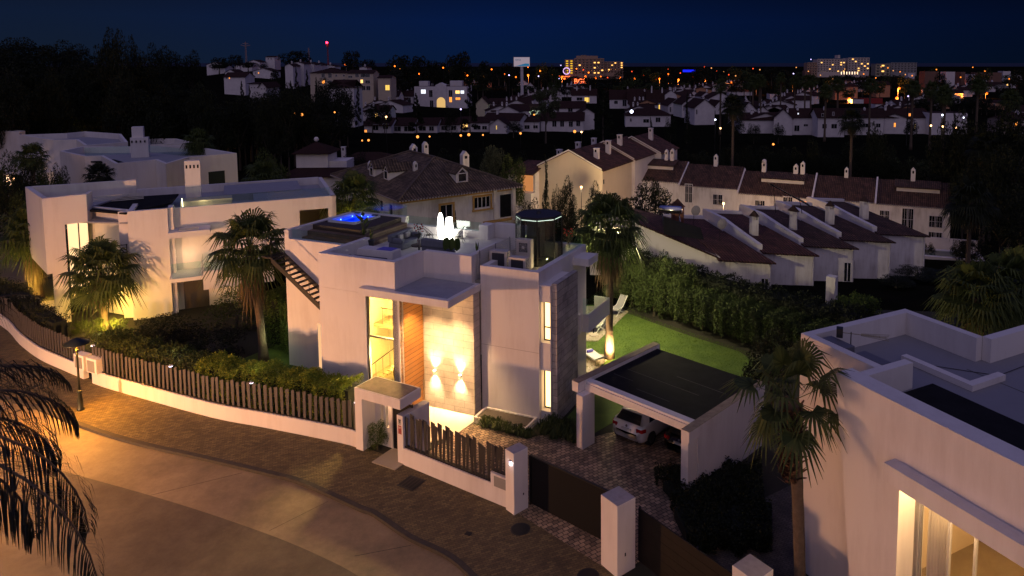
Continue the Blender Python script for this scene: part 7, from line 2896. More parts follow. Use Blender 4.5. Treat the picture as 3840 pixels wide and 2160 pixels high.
# masts on the skyline
for x, y0, y1, Yq, lb, red in ((1857, 270, 155, 600, 'lattice mast with crossed arms on the left skyline', False), (2331, 258, 200, 650, 'short slim mast on the left skyline', False), (2475, 280, 165, 700, 'red-lit telecom mast on the left skyline', True)):
    p, q = PY(*Z0(x, y0), Yq), PY(*Z0(x, y1), Yq)
    T = thing('mast', lb, 'mast', (p[0], p[1], p[2] - 6))
    hh = q[2] - p[2] + 6
    m = MB()
    for a, b in ((-.5, 0), (.5, 0), (0, .8)):
        m.tube([(a * 1.3, b, 0), (a * .5, b * .5, hh)], .22, 4)
    for k in range(8):
        z = hh * k / 8
        m.tube([(-.6, 0, z), (.6, 0, z + hh / 8)], .12, 3)
    m.build('lattice', mat('mast_red' if red else 'mast_grey', (.30, .05, .05) if red else (.35, .25, .25), .8), T)
    m = MB()
    if not red and y1 < 160:
        m.tube([(-4, 0, hh * .86), (0, 0, hh * .80), (4, 0, hh * .86)], .25, 4)
        m.tube([(-2.5, 0, hh * .92), (2.5, 0, hh * .92)], .25, 4)
        m.build('arms', mat('mast_grey', (.35, .25, .25), .8), T)
    if red:
        m.box(-1.2, 1.2, -1, 1, hh - 3.5, hh - .5)
        m.build('antenna_box', mat('mast_red', (.30, .05, .05), .8), T)
        m = MB()
        m.ball((0, -1.4, hh + .6), 1.1, 8)
        m.build('beacon', emis('beacon_red', (1, .02, .06), 12), T)

# street lamps of the far avenue
slab = 'tall orange street lamp of the far avenue'
sl = [(Z3, 190, 310, 365, 'above the belvedere'), (Z3, 485, 325, 360, 'left of the yellow hotel block'), (Z3, 693, 322, 375, 'above the red neon sign, left one'), (Z3, 780, 335, 378, 'above the red neon sign, right one'), (Z3, 997, 333, 392, 'below the hotel wing'), (Z3, 1122, 343, 400, 'over the dark roofs in the centre'), (Z3, 1343, 342, 385, 'left of the pale distant houses'), (Z3, 1508, 350, 392, 'before the pale distant houses'), (Z3, 1745, 352, 430, 'above the first stepped gables'), (Z3, 1973, 375, 440, 'above the pavilion-roofed house'), (Z3, 2195, 370, 482, 'between two tall palms'), (Z3, 2512, 403, 455, 'above the flat white roofs'),
      (Z4, 1125, 460, 500, 'with a red glow among the orange villas'), (Z4, 1408, 450, 585, 'tallest and nearest at the right'), (Z4, 1978, 512, 560, 'reddish, right of the tallest one'), (Z4, 2220, 497, 540, 'near the right edge'), (Z4, 945, 548, 585, 'at the foot of the orange villas'), (Z4, 1385, 540, 585, 'low, beside the tallest one'), (Z2, 1902, 303, 345, 'with wide red glow left of the billboard'), (Z2, 1742, 293, 330, 'small and red in the trees'), (Z2, 2090, 303, 340, 'just left of the billboard pole'), (Z2, 697, 216, 240, 'behind the apartment houses'), (Z3, 1420, 300, 330, 'tiny, on the distant white house'), (Z4, 1545, 390, 420, 'on the faint block right of centre'), (Z4, 1992, 393, 420, 'tiny red on the right horizon')]
for k, (f, x, y, yb, where) in enumerate(sl):
    px, py = f(x, y)
    pb_ = f(x, yb)[1]
    Yk = (H + 6.2) * FOC / max(30, pb_ - 235)
    Yk = min(Yk, 620)
    q = PY(px, py, Yk)
    T = thing('street_lamp', 'orange street lamp ' + where, 'street lamp', (q[0], q[1], tz(q[0], q[1])), 0, 'orange street lamps of the far avenue')
    hh = q[2] - tz(q[0], q[1])
    m = MB()
    m.tube([(0, 0, 0), (0, 0, hh), (0, -1.2, hh + .3)], [.14 + Yk * 2e-4] * 3, 5)
    m.build('pole', mat('lit_pole', (.35, .3, .26), .7), T)
    m = MB()
    m.ball((0, -1.3, hh + .1), .32 + Yk * 9e-4, 8)
    m.build('lantern', bulb_o, T)
    if k < 20:
        lamp('sodium_glow', 'POINT', (0, -1.3, hh - .9), 5000 if k not in (13, 12, 16) else 6500, (1, .26, .04), T, .5)
for i in range(70):
    px = 1480 + 2330 * ((i * .754877) % 1)
    Yk = 380 + 110 * (i % 8)
    row = 248 + (300 - 248) * ((i * .5698) % 1)
    q = PY(px, row, Yk)
    T = thing('street_light', ['tiny', 'small', 'faint', 'reddish'][i % 4] + ' orange light near the horizon ' + whereabouts(px), 'street light', (q[0], q[1], tz(q[0], q[1])), 0, 'tiny lights towards the sea')
    hh = q[2] - tz(q[0], q[1])
    m = MB()
    m.tube([(0, 0, 0), (0, 0, hh)], .12, 4)
    m.build('pole', darkmetal, T)
    m = MB()
    m.ball((0, 0, hh), .12 + Yk * 7e-4, 6)
    m.build('lantern', [bulb_o, emis('dim_bulb', (1, .25, .03), 2), emis('faint_bulb', (1, .4, .12), 1.2), emis('red_bulb', (1, .08, .02), 2)][i % 4], T)
wl3 = [(Z3, 22, 310, 'blue-white'), (Z3, 280, 318, 'white'), (Z3, 460, 338, 'white'), (Z3, 476, 222, 'bluish'), (Z4, 597, 180, 'pinkish white'), (Z4, 435, 312, 'violet'), (Z2, 1705, 608, 'violet-white'), (Z4, 1500, 522, 'violet'), (Z2, 2128, 308, 'violet-white')]
wpos = ['far left, beside the billboard pole', 'right of the billboard', 'between two orange lamps left of the hotel', 'on a dark mast left of the hotel', 'high on the left end of the white hotel', 'in the trees left of the white hotel', 'at the foot of the arched building', 'among the palms at the right', 'left of the billboard pole']
for (f, x, y, c), wh in zip(wl3, wpos):
    px, py = f(x, y)
    Yk = 1120 if y < 230 else 420 if y < 400 else 200
    q = PY(px, py, Yk)
    T = thing('white_lamp', c + ' point of light ' + wh, 'lamp', (q[0], q[1], tz(q[0], q[1])))
    hh = q[2] - tz(q[0], q[1])
    m = MB()
    m.tube([(0, 0, 0), (0, 0, hh)], .15, 5)
    m.build('pole', darkmetal, T)
    m = MB()
    m.ball((0, 0, hh), .14 + Yk * 5e-4, 8)
    m.build('globe', emis('violet_bulb', (.6, .5, 1), 3.5), T)
q = PY(2370 * 1.0 + 54, 232, 2600)
T = thing('ship', 'tiny lit ship on the night sea at the horizon', 'ship', (q[0], 5200, -5.6), 0)
m = MB()
m.prism([(-30, -4), (26, -4), (34, 0), (26, 4), (-30, 4)], 0, 5)
m.box(-26, -8, -3, 3, 5, 14)
m.build('hull', mat('ship_hull', (.1, .1, .1), .8), T)
m = MB()
m.box(-24, -10, -3.4, -3.05, 9, 12)
m.build('deck_lights', emis('ship_lights', (1, .8, .5), 2), T)
# ---------------------------------------------------------------- plants
def blob_points(n, clumps):
    """points gathered near the skins of overlapping clumps (cx,cy,cz,rx,ry,rz)"""
    out = []
    tot = sum(c[3] * c[5] for c in clumps)
    for c in clumps:
        k = max(20, int(n * c[3] * c[5] / tot))
        d = NR.normal(size=(k, 3))
        d /= np.linalg.norm(d, axis=1)[:, None]
        r = NR.uniform(0.55, 1.06, size=(k, 1)) ** 0.6
        out.append(np.array(c[:3]) + d * r * np.array(c[3:6]))
    return np.concatenate(out)


def rnd_clumps(n, shape):
    cl = []
    for i in range(n):
        a = R.uniform(0, 6.283)
        if shape == 'round':
            z = R.uniform(.42, .90)
            rr = .36 * math.sqrt(max(0, 1 - ((z - .62) / .38) ** 2)) * R.uniform(.5, 1)
            s = R.uniform(.10, .19)
            cl.append((rr * math.cos(a), rr * math.sin(a), z, s, s, s * .8))
        elif shape == 'bush':
            z = R.uniform(.15, .82)
            rr = .38 * math.sqrt(max(0, 1 - ((z - .4) / .6) ** 2)) * R.uniform(.6, 1)
            s = R.uniform(.10, .2)
            cl.append((rr * math.cos(a), rr * math.sin(a), z, s, s, s))
        elif shape == 'cone':
            z = .06 + .9 * (i / n)
            rr = .30 * (1 - z) ** .7 * R.uniform(.3, 1)
            s = .18 * (1.1 - z)
            cl.append((rr * math.cos(a), rr * math.sin(a), z, s, s, .09))
        elif shape == 'fir':
            z = .12 + .86 * (i / n)
            rr = .42 * (1 - z) * R.uniform(.6, 1.1)
            s = .13 * (1.12 - z)
            cl.append((rr * math.cos(a), rr * math.sin(a), z, s * 1.3, s * 1.3, .03))
        elif shape == 'open':
            z = R.uniform(.45, .95)
            rr = .42 * math.sqrt(max(0, 1 - ((z - .66) / .36) ** 2)) * R.uniform(.3, 1.05)
            s = R.uniform(.06, .12)
            cl.append((rr * math.cos(a), rr * math.sin(a), z, s, s, s * .6))
    return cl


def trunk_mesh(shape):
    m = MB()
    top = .55 if shape in ('round', 'open') else .3 if shape == 'bush' else .9
    m.tube([(0, 0, -.05), (.01, 0, .15), (-.01, .01, top)], [.035, .026, .012], 7)
    if shape in ('round', 'open'):
        for k in range(6):
            a = k * 1.1
            m.tube([(0, 0, .28 + .03 * k), (.14 * math.cos(a), .14 * math.sin(a), .5 + .02 * k), (.27 * math.cos(a), .27 * math.sin(a), .66)], [.016, .010, .004], 5)
    o = m.build('trunk', bark)
    me = o.data
    bpy.data.objects.remove(o)
    return me


PROTO = {}


def proto(shape, lm, fine):
    key = (shape, lm.name, fine)
    if key not in PROTO:
        n, s = ((5200, .019) if shape != 'cone' else (4200, .020)) if fine else (1500, .036)
        nc = {'round': 26, 'bush': 26, 'cone': 26, 'fir': 30, 'open': 26}[shape]
        PROTO[key] = (arr_mesh('crown', leaves(blob_points(n, rnd_clumps(nc, shape)), s), 4, lm), trunk_mesh(shape))
    return PROTO[key]


def tree(label, shape, lm, px, Y, row, wpx, group=None, fine=False, name=None, base=None, x=None, cat='tree'):
    q = PY(px, row, Y)
    X = q[0] if x is None else x
    b = tz(X, Y) if base is None else base
    hh = max(1.0, q[2] - b)
    wd = wpx * Y / 2680 if px is not None else wpx
    cm, tm = proto(shape, lm, fine)
    t = bpy.data.objects.new(name or {'round': 'broadleaf_tree', 'bush': 'bush', 'cone': 'cypress', 'fir': 'conifer', 'open': 'pine_tree'}[shape], None)
    COL.objects.link(t)
    t.location = (X, Y, b)
    t.rotation_euler = (0, 0, R.uniform(0, 6.28))
    k = {'round': .95, 'bush': 1.05, 'cone': .72, 'fir': 1.05, 'open': 1.0}[shape]
    t.scale = (wd / k, wd / k, hh)
    tag(t, label, cat, group)
    for nm, me in (('crown', cm), ('trunk', tm)):
        o = bpy.data.objects.new(nm, me)
        COL.objects.link(o)
        o.parent = t
    return t


# --- wood on the left rise
g_w = 'trees of the dark wood on the left rise'
sil = [(20, 150, 150, 190), (110, 160, 148, 200), (200, 150, 158, 170), (285, 165, 172, 160), (395, 120, 122, 120), (430, 118, 128, 110), (505, 125, 148, 85), (580, 150, 172, 90), (640, 165, 180, 110), (710, 170, 196, 90), (-60, 130, 150, 220)]
for px, Y, row, w_ in sil:
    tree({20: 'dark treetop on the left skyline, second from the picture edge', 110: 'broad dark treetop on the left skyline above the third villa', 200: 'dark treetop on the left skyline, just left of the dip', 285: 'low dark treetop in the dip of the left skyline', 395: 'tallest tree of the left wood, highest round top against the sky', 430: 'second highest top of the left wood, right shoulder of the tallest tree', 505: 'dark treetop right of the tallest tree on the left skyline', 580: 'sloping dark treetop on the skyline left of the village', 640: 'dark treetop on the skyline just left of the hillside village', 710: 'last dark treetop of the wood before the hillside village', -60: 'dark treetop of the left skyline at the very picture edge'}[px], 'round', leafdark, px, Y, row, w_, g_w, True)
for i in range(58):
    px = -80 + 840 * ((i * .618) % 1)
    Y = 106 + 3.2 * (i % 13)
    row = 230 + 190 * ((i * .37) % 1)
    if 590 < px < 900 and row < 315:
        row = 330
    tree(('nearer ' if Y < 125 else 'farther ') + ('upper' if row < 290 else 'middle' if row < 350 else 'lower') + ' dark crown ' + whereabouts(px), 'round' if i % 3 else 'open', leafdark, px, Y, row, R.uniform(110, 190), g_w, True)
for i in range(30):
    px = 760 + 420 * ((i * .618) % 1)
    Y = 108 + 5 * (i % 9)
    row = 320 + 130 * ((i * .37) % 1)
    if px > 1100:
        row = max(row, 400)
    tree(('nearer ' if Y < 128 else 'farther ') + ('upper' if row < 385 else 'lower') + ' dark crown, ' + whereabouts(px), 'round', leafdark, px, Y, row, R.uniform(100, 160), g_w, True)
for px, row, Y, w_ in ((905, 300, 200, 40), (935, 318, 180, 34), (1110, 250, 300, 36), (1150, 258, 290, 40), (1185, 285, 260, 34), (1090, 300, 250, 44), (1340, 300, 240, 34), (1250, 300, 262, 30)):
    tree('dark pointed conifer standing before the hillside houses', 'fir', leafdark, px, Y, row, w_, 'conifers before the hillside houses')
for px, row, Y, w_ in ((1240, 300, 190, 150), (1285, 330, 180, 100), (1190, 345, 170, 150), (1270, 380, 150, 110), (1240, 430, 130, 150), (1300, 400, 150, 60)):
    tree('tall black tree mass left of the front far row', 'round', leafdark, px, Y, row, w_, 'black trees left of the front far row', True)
# --- centre belt behind the big house
g_c = 'dark garden trees below the front far row'
for i in range(46):
    px = 1330 + 1000 * ((i * .618) % 1)
    Y = 104 + 1.3 * (i % 9)
    row = 556 + 50 * ((i * .37) % 1)
    if 2080 < px < 2330 and row < 545:
        row = 560
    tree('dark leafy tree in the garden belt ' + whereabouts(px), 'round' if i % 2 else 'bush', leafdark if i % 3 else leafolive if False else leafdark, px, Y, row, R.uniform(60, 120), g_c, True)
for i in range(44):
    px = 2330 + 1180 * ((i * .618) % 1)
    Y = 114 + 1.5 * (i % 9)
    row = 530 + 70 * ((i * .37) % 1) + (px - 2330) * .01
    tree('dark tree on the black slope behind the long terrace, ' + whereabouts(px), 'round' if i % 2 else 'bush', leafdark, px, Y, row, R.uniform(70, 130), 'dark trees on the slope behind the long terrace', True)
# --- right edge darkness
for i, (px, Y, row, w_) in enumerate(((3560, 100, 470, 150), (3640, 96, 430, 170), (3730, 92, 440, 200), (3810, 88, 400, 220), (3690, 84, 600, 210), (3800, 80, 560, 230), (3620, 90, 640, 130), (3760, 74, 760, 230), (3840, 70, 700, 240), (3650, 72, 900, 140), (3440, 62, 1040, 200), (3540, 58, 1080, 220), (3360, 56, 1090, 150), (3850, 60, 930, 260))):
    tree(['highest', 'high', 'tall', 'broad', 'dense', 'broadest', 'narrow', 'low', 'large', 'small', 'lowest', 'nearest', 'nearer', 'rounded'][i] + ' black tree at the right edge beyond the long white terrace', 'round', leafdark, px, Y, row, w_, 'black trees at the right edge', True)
# --- skyline trees of the town
g_s = 'skyline trees of the far town'
for px, row, w_, Y in ((880, 205, 60, 420), (820, 215, 70, 400), (1105, 190, 130, 470), (1190, 232, 60, 420), (1322, 190, 85, 500), (1380, 222, 70, 450), (1497, 205, 110, 400), (1575, 208, 80, 420), (1620, 225, 70, 430), (1735, 192, 90, 420), (1690, 205, 60, 410), (1660, 232, 60, 440), (1810, 228, 80, 400), (1485, 260, 90, 365), (1560, 275, 70, 380), (1400, 262, 60, 390), (1030, 262, 50, 330), (985, 240, 40, 420), (930, 232, 60, 430)):
    tree('dark rounded treetop on the town skyline ' + whereabouts(px), 'round', leafdark, px, Y, row, w_, g_s)
for i in range(70):
    px = 1500 + 2340 * ((i * .618) % 1)
    Y = 420 + 75 * (i % 9)
    row = 246 + 40 * ((i * .37) % 1) if px > 2150 else 232 + 50 * ((i * .37) % 1)
    if 2100 < px < 2340:
        row = max(row, 285)
    if 3020 < px < 3480:
        row = max(row, 282)
    tree('dim treetop among distant roofs ' + whereabouts(px), 'round', leafmid if i % 3 == 0 else leafdark, px, Y, row, R.uniform(40, 90), g_s)
for i in range(46):
    px = 1750 + 2090 * ((i * .618) % 1)
    Y = 430 + 22 * (i % 9)
    row = 300 + 34 * ((i * .37) % 1)
    tree('dim tree along the lamp-lit avenue ' + whereabouts(px), 'round', leafmid if i % 2 else leafdark, px, Y, row, R.uniform(36, 80), 'trees along the far avenue')
for i in range(26):
    px = 2900 + 940 * ((i * .618) % 1)
    Y = 290 + 9 * (i % 7)
    row = 362 + 36 * ((i * .37) % 1)
    if px < 3420 and row < 395:
        continue
    tree('dim tree among the orange villas at the right', 'round', leafdark, px, Y, row, R.uniform(50, 90), 'trees among the orange villas')
for lb, sh, px, Y, row, w_, fi in (
        ('huge black conifer in the middle of the far town', 'fir', 2262, 118, 328, 130, True), ('slim black cypress before the stepped gables', 'cone', 2578, 122, 345, 32, True),
        ('round black tree under the far stepped gables', 'round', 2752, 112, 432, 105, True), ('dark bush between the stepped gables and the right-hand row', 'bush', 2828, 114, 455, 60, True),
        ('black layered conifer right of the arched building', 'fir', 1760, 128, 305, 84, True), ('dark spreading tree left of the arched building', 'fir', 1560, 140, 345, 76, True),
        ('dark tree before the second house of the front far row', 'round', 1925, 116, 455, 76, True), ('dark shrub before the hipped white gable', 'bush', 2515, 113, 430, 56, True),
        ('dark small conifer beside the hipped white gable', 'cone', 2440, 112, 436, 26, True), ('dark tree before the right-hand front row', 'round', 3290, 110, 470, 110, True),
        ('dark tree at the right end of the right-hand row', 'cone', 3580, 106, 405, 26, True), ('low dark bush beside the right-hand flat house', 'bush', 3520, 108, 478, 40, True),
        ('spreading tree washed by greenish light beside the low house', 'open', 2045, 136, 322, 130, True), ('dark tree over the doorway of the pale terrace', 'round', 1440, 130, 385, 60, True), ('dark tree in the court of the pale terrace', 'round', 1395, 128, 392, 70, True), ('dark tree in front of the lit arch', 'bush', 1690, 124, 388, 60, True),
        ('dark tree before the dwarf wall of the far flat house', 'bush', 2920, 112, 458, 60, True), ('dark shrub under the dormered far house', 'bush', 3050, 113, 480, 60, True), ('dark garden tree in the middle of the right-hand row', 'round', 3420, 109, 448, 60, True)):
    tree(lb, sh, leafdark if 'greenish' not in lb else leafolive, px, Y if row > 465 else 205 if px > 1880 else 214, row, w_, None, fi)
# --- mid-ground singles
for lb, sh, lm, px, Y, row, w_ in (
        ('slim dark cypress in front of the lit cream gable', 'cone', leafdark, 2046, 86, 585, 56), ('dark rounded bush between the cypress and the garden lamp', 'bush', leafdark, 2085, 84, 665, 52),
        ('dark egg-shaped tree left of the garden lamp', 'round', leafdark, 2128, 82, 668, 78), ('dark clipped round tree right of the garden lamp', 'round', leafdark, 2232, 82, 690, 84),
        ('big dark tree before the arched window of the long terrace', 'round', leafdark, 2440, 78, 680, 215), ('dark tree behind the left villas, lit from below in yellow', 'round', leafmid, 1010, 66, 560, 165),
        ('olive-green tree behind the right corner of the hipped house', 'round', leafolive, 1850, 98, 545, 120), ('dull green tree beside the hipped house loggia', 'round', leafmid, 1925, 94, 580, 110), ('dark bush left of the stepping houses', 'bush', leafdark, 1985, 82, 715, 110),
        ('dark shrub mass under the cypress', 'bush', leafdark, 2110, 76, 752, 170), ('dark shrub mass behind the glass shaft', 'bush', leafdark, 2230, 70, 770, 150), ('small dark conifer beside the roof terrace lamps', 'fir', leafdark, 1708, 64, 782, 36), ('dark shrub next to the little conifer behind the villa', 'bush', leafdark, 1672, 64, 800, 40),
        ('dark spiky agave-like shrub under the long terrace', 'bush', leafdark, 2310, 74, 745, 80), ('dark tree at the foot of the long terrace, right end', 'bush', leafdark, 3480, 84, 905, 60), ('dark shrub by the right pool', 'bush', leafdark, 3600, 80, 890, 70),
        ('dim shrub behind the openwork wall', 'bush', leafdark, 2905, 50.5, 1080, 95)):
    tree(lb, sh, lm, px, Y, row, w_, None, True)
T = thing('cactus', 'branching dark cactus before the long white terrace', 'cactus', (*PY(2595, 800, 76)[:2], -4.6))
m = MB()
for k in range(13):
    a = k * 2.1
    r0 = .25 + .09 * k
    m.tube([(0, 0, .5), (r0 * math.cos(a), r0 * .5 * math.sin(a), 1.6 + .12 * k), (r0 * 1.25 * math.cos(a), r0 * .6 * math.sin(a), 3.2 + .18 * k)], [.12, .13, .08], 6)
m.build('stems', mat('cactus_skin', (.03, .045, .025), .7), T)

# --- shrubs and big bushes beside the long hedge
for lb, px, Y, row, w_, lm in (('big rounded glossy bush right of the uplit palm', 2455, 46.8, 930, 190, leafmid), ('second rounded bush before the flaking wall', 2575, 45.6, 968, 150, leafmid), ('tall bush behind the uplit palm', 2370, 48.5, 975, 150, leafmid)):
    tree(lb, 'bush', lm, px, Y, row, w_, None, True)
tree('round dark tree standing behind the carport corner', 'round', leafdark, 2895, 33.5, 1255, 240, None, True)
tree('big dark green shrub between the two left villas', 'bush', leafmid, 880, 44.5, 1040, 250, None, True)
tree('dark round shrub left of the palm with the dry skirt', 'bush', leafdark, 620, 42.5, 1170, 270, None, True)
tree('black shrub mass behind the board fence', 'bush', leafdark, 800, 40, 1215, 240, None, True)
tree('black shrub beside the meter boxes', 'bush', leafdark, 500, 42.5, 1225, 150, None, True)
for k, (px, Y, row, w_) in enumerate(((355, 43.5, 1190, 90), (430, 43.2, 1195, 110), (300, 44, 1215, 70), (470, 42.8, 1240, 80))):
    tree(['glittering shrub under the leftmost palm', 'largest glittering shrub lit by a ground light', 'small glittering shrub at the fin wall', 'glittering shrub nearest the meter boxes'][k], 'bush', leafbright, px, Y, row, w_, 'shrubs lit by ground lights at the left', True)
lamp('bush_light', 'POINT', (*P(440, 1262)[:2], 1.0), 120, (1, .55, .12), None, .1)
lamp('bush_light', 'POINT', (*P(345, 1235)[:2], .5), 50, (1, .55, .12), None, .1)
for k, (px, Y, row, w_) in enumerate(((40, 72, 548, 150), (120, 70, 575, 130), (185, 68, 600, 120), (20, 64, 620, 170), (90, 60, 690, 110), (160, 58, 720, 110), (205, 62, 640, 80), (215, 72, 585, 90))):
    tree('dark garden shrub at the left, ' + ['at the picture edge before the third villa', 'before the third villa wall', 'left of the second villa corner', 'large one at the picture edge', 'beside the pergola', 'between pergola and neighbour villa', 'touching the neighbour villa parapet', 'at the foot of the second villa wall'][k], 'bush', leafdark if k % 2 else leafmid, px, Y, row, w_, 'shrubs among the left villas', True)
lamp('left_garden_light', 'POINT', (-56, 72, 1.5), 90, (1, .55, .2), None, .1)
lamp('yellow_tree_light', 'POINT', (*P(1000, 870)[:2], 1.2), 260, (1, .62, .08), None, .1)
lamp('wood_edge_light', 'POINT', (-74, 116, 4), 500, (1, .5, .1), None, .2)


# --- hedges
def hedge(label, line, wd, h0, h1, lm, n, size=.055, z0=0.0, group=None, stems=False):
    t = thing('hedge', label, 'hedge', (line[0][0], line[0][1], z0), 0, group)
    L = [0]
    for i in range(len(line) - 1):
        L.append(L[-1] + math.hypot(line[i + 1][0] - line[i][0], line[i + 1][1] - line[i][1]))
    out = []
    s = NR.uniform(0, L[-1], n)
    k = np.clip(np.searchsorted(L, s) - 1, 0, len(line) - 2)
    a = np.array(line)
    La = np.array(L)
    f = (s - La[k]) / (La[k + 1] - La[k])
    base = a[k] + (a[k + 1] - a[k]) * f[:, None]
    d = a[k + 1] - a[k]
    d /= np.linalg.norm(d, axis=1)[:, None]
    nrm = np.stack([-d[:, 1], d[:, 0]], 1)
    hh = h1 + .10 * np.sin(s * 2.3) + .08 * np.sin(s * 5.1 + 1)
    th = NR.uniform(0, math.pi, n)
    # skin of a rounded box
    side = NR.uniform(size=n)
    off = np.where(side < .40, -.5, np.where(side < .58, .5, NR.uniform(-.5, .5, n))) * wd * (1 + .18 * np.sin(s * 3.7) + .12 * np.sin(s * 9))
    z = np.where(side < .58, NR.uniform(0, 1, n) * (hh - h0) + h0, hh)
    off += NR.normal(0, .07, n)
    z += NR.normal(0, .07, n) + np.abs(NR.normal(0, .05, n))
    pts = np.stack([base[:, 0] + nrm[:, 0] * off - line[0][0], base[:, 1] + nrm[:, 1] * off - line[0][1], z], 1)
    obj_of('foliage', arr_mesh('foliage', leaves(pts, size), 4, lm), t)
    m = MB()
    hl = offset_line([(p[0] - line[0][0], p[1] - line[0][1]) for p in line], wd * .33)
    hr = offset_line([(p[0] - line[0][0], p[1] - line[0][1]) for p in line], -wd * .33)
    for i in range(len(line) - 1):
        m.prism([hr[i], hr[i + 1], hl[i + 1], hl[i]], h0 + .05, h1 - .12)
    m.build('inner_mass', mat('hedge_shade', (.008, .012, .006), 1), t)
    if stems:
        m = MB()
        for x, y, _ in walk([(p[0] - line[0][0], p[1] - line[0][1]) for p in line], .75):
            for j in range(5):
                a_ = R.uniform(0, 6.28)
                m.tube([(x, y, 0), (x + .25 * math.cos(a_), y + .25 * math.sin(a_), .9)], [.03, .015], 4)
        m.build('stem', bark, t)
    return t


hedgeyellow = leafmat('hedge_lit_leaf', (.09, .15, .015), (.26, .30, .04))  # lamp light on the hedge is put into this brighter leaf colour
hl_ = offset_line([p for p in wline if -20.3 < p[0] < -11.3], 1.0)
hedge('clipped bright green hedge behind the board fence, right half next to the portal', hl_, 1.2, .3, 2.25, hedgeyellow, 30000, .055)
hl2 = offset_line([p for p in wline if -27.5 < p[0] < -18.8], .95)
hedge('darker green hedge behind the board fence, left of the lit villa', hl2, 1.1, .3, 2.3, leafmid, 15000, .06)
hl3 = offset_line([p for p in wline if p[0] < -31.5], .85)
hedge('black hedge leaning over the far left board fence', hl3, 1.0, .3, 2.25, leafdark, 15000, .06)
HR = [(1.0, 50.5), (3.2, 48.4), (6.1, 44.9), (9.6, 41.4), (12.6, 38.4), (14.2, 36.5)]
hedge('long leafy hedge along the far side of the green lawn', smooth_line(HR, 3), 2.0, .55, 2.35, leafmid, 42000, .075, stems=True)
hedge('taller dark hedge behind the lawn hedge', smooth_line(offset_line(HR, 1.9), 3), 1.8, .3, 2.9, leafdark, 20000, .08)
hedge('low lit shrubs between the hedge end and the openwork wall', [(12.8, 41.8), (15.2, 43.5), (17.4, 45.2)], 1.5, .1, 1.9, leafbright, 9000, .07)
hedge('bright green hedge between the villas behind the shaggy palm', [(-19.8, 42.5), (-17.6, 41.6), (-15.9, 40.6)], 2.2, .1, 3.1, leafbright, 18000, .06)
lamp('hedge_uplight', 'POINT', (-18.6, 39.2, 1.6), 30, (.9, 1, .5), None, .1)
hedge('black clipped hedge along the driveway right of the cars', [(2.9, 26.2), (4.4, 27.1), (6.4, 26.7)], 2.4, .05, .6, leafdark, 14000, .06)
hedge('black low hedge behind the plank gate', [(2.9, 24.5), (4.4, 24.8), (6.2, 24.4)], 2.2, .05, .6, leafdark, 12000, .06)
hedge('yellow-lit climber hedge behind the two left villas', [(-24.0, 62.5), (-21, 60.2), (-19.5, 58.0)], 1.6, .1, 2.6, leafbright, 7000, .09)


# --- strap-leaved clumps
def strap(label, p, rr, hh, n, lm, group=None, z=0.0, name='lily_clump'):
    t = thing(name, label, 'plant', (p[0], p[1], z), 0, group)
    vs = []
    for i in range(n):
        a = R.uniform(0, 6.28)
        l_ = rr * R.uniform(.5, 1.1)
        x0, y0 = R.uniform(-.3, .3) * rr, R.uniform(-.3, .3) * rr
        h_ = hh * R.uniform(.6, 1.1)
        w2 = .018
        ca, sa = math.cos(a), math.sin(a)
        p0 = np.array((x0, y0, 0))
        p1 = np.array((x0 + ca * l_ * .45, y0 + sa * l_ * .45, h_))
        p2 = np.array((x0 + ca * l_, y0 + sa * l_, h_ * .55))
        s_ = np.array((-sa, ca, 0)) * w2
        vs += [p0 - s_, p0 + s_, p1 + s_, p1 - s_, p1 - s_, p1 + s_, p2 + s_ * .2, p2 - s_ * .2]
    obj_of('leaves', arr_mesh('leaves', np.array(vs), 4, lm), t)
    return t


gl2 = 'strap-leaved clumps along the villa wall'
for k, (x, y, rr) in enumerate(((-5.35, 32.1, .5), (-4.75, 31.85, .5), (-4.25, 31.6, .45), (-3.75, 31.35, .45), (-3.3, 31.15, .4), (-2.55, 31.5, .6), (-2.2, 31.9, .65), (-1.9, 31.3, .65), (-1.4, 31.0, .6), (-1.5, 31.6, .6), (-1.1, 30.75, .5), (-2.1, 31.1, .55))):
    strap(['first green strap-leaved clump beside the entrance steps', 'second clump along the white planter', 'third clump along the white planter', 'fourth clump along the white planter', 'fifth clump at the end of the white planter', 'full clump with an orange flower below the window block', 'clump against the window block', 'big front clump left of the carport pillar', 'clump close to the carport pillar', 'rear clump at the stone fin', 'last clump at the foot of the carport pillar', 'clump filling the bed in front of the window block'][k], (x, y), rr, rr * .95, 110, leafmid, gl2)
t = tree('leafy shrub in front of the portal wall', 'bush', leafbright, 1412, 30.1, 1568, 100, None, True, base=0.0)
lamp('portal_glow', 'POINT', (-9.3, 30.2, 2.0), 5, (1, .6, .3), None, .1)

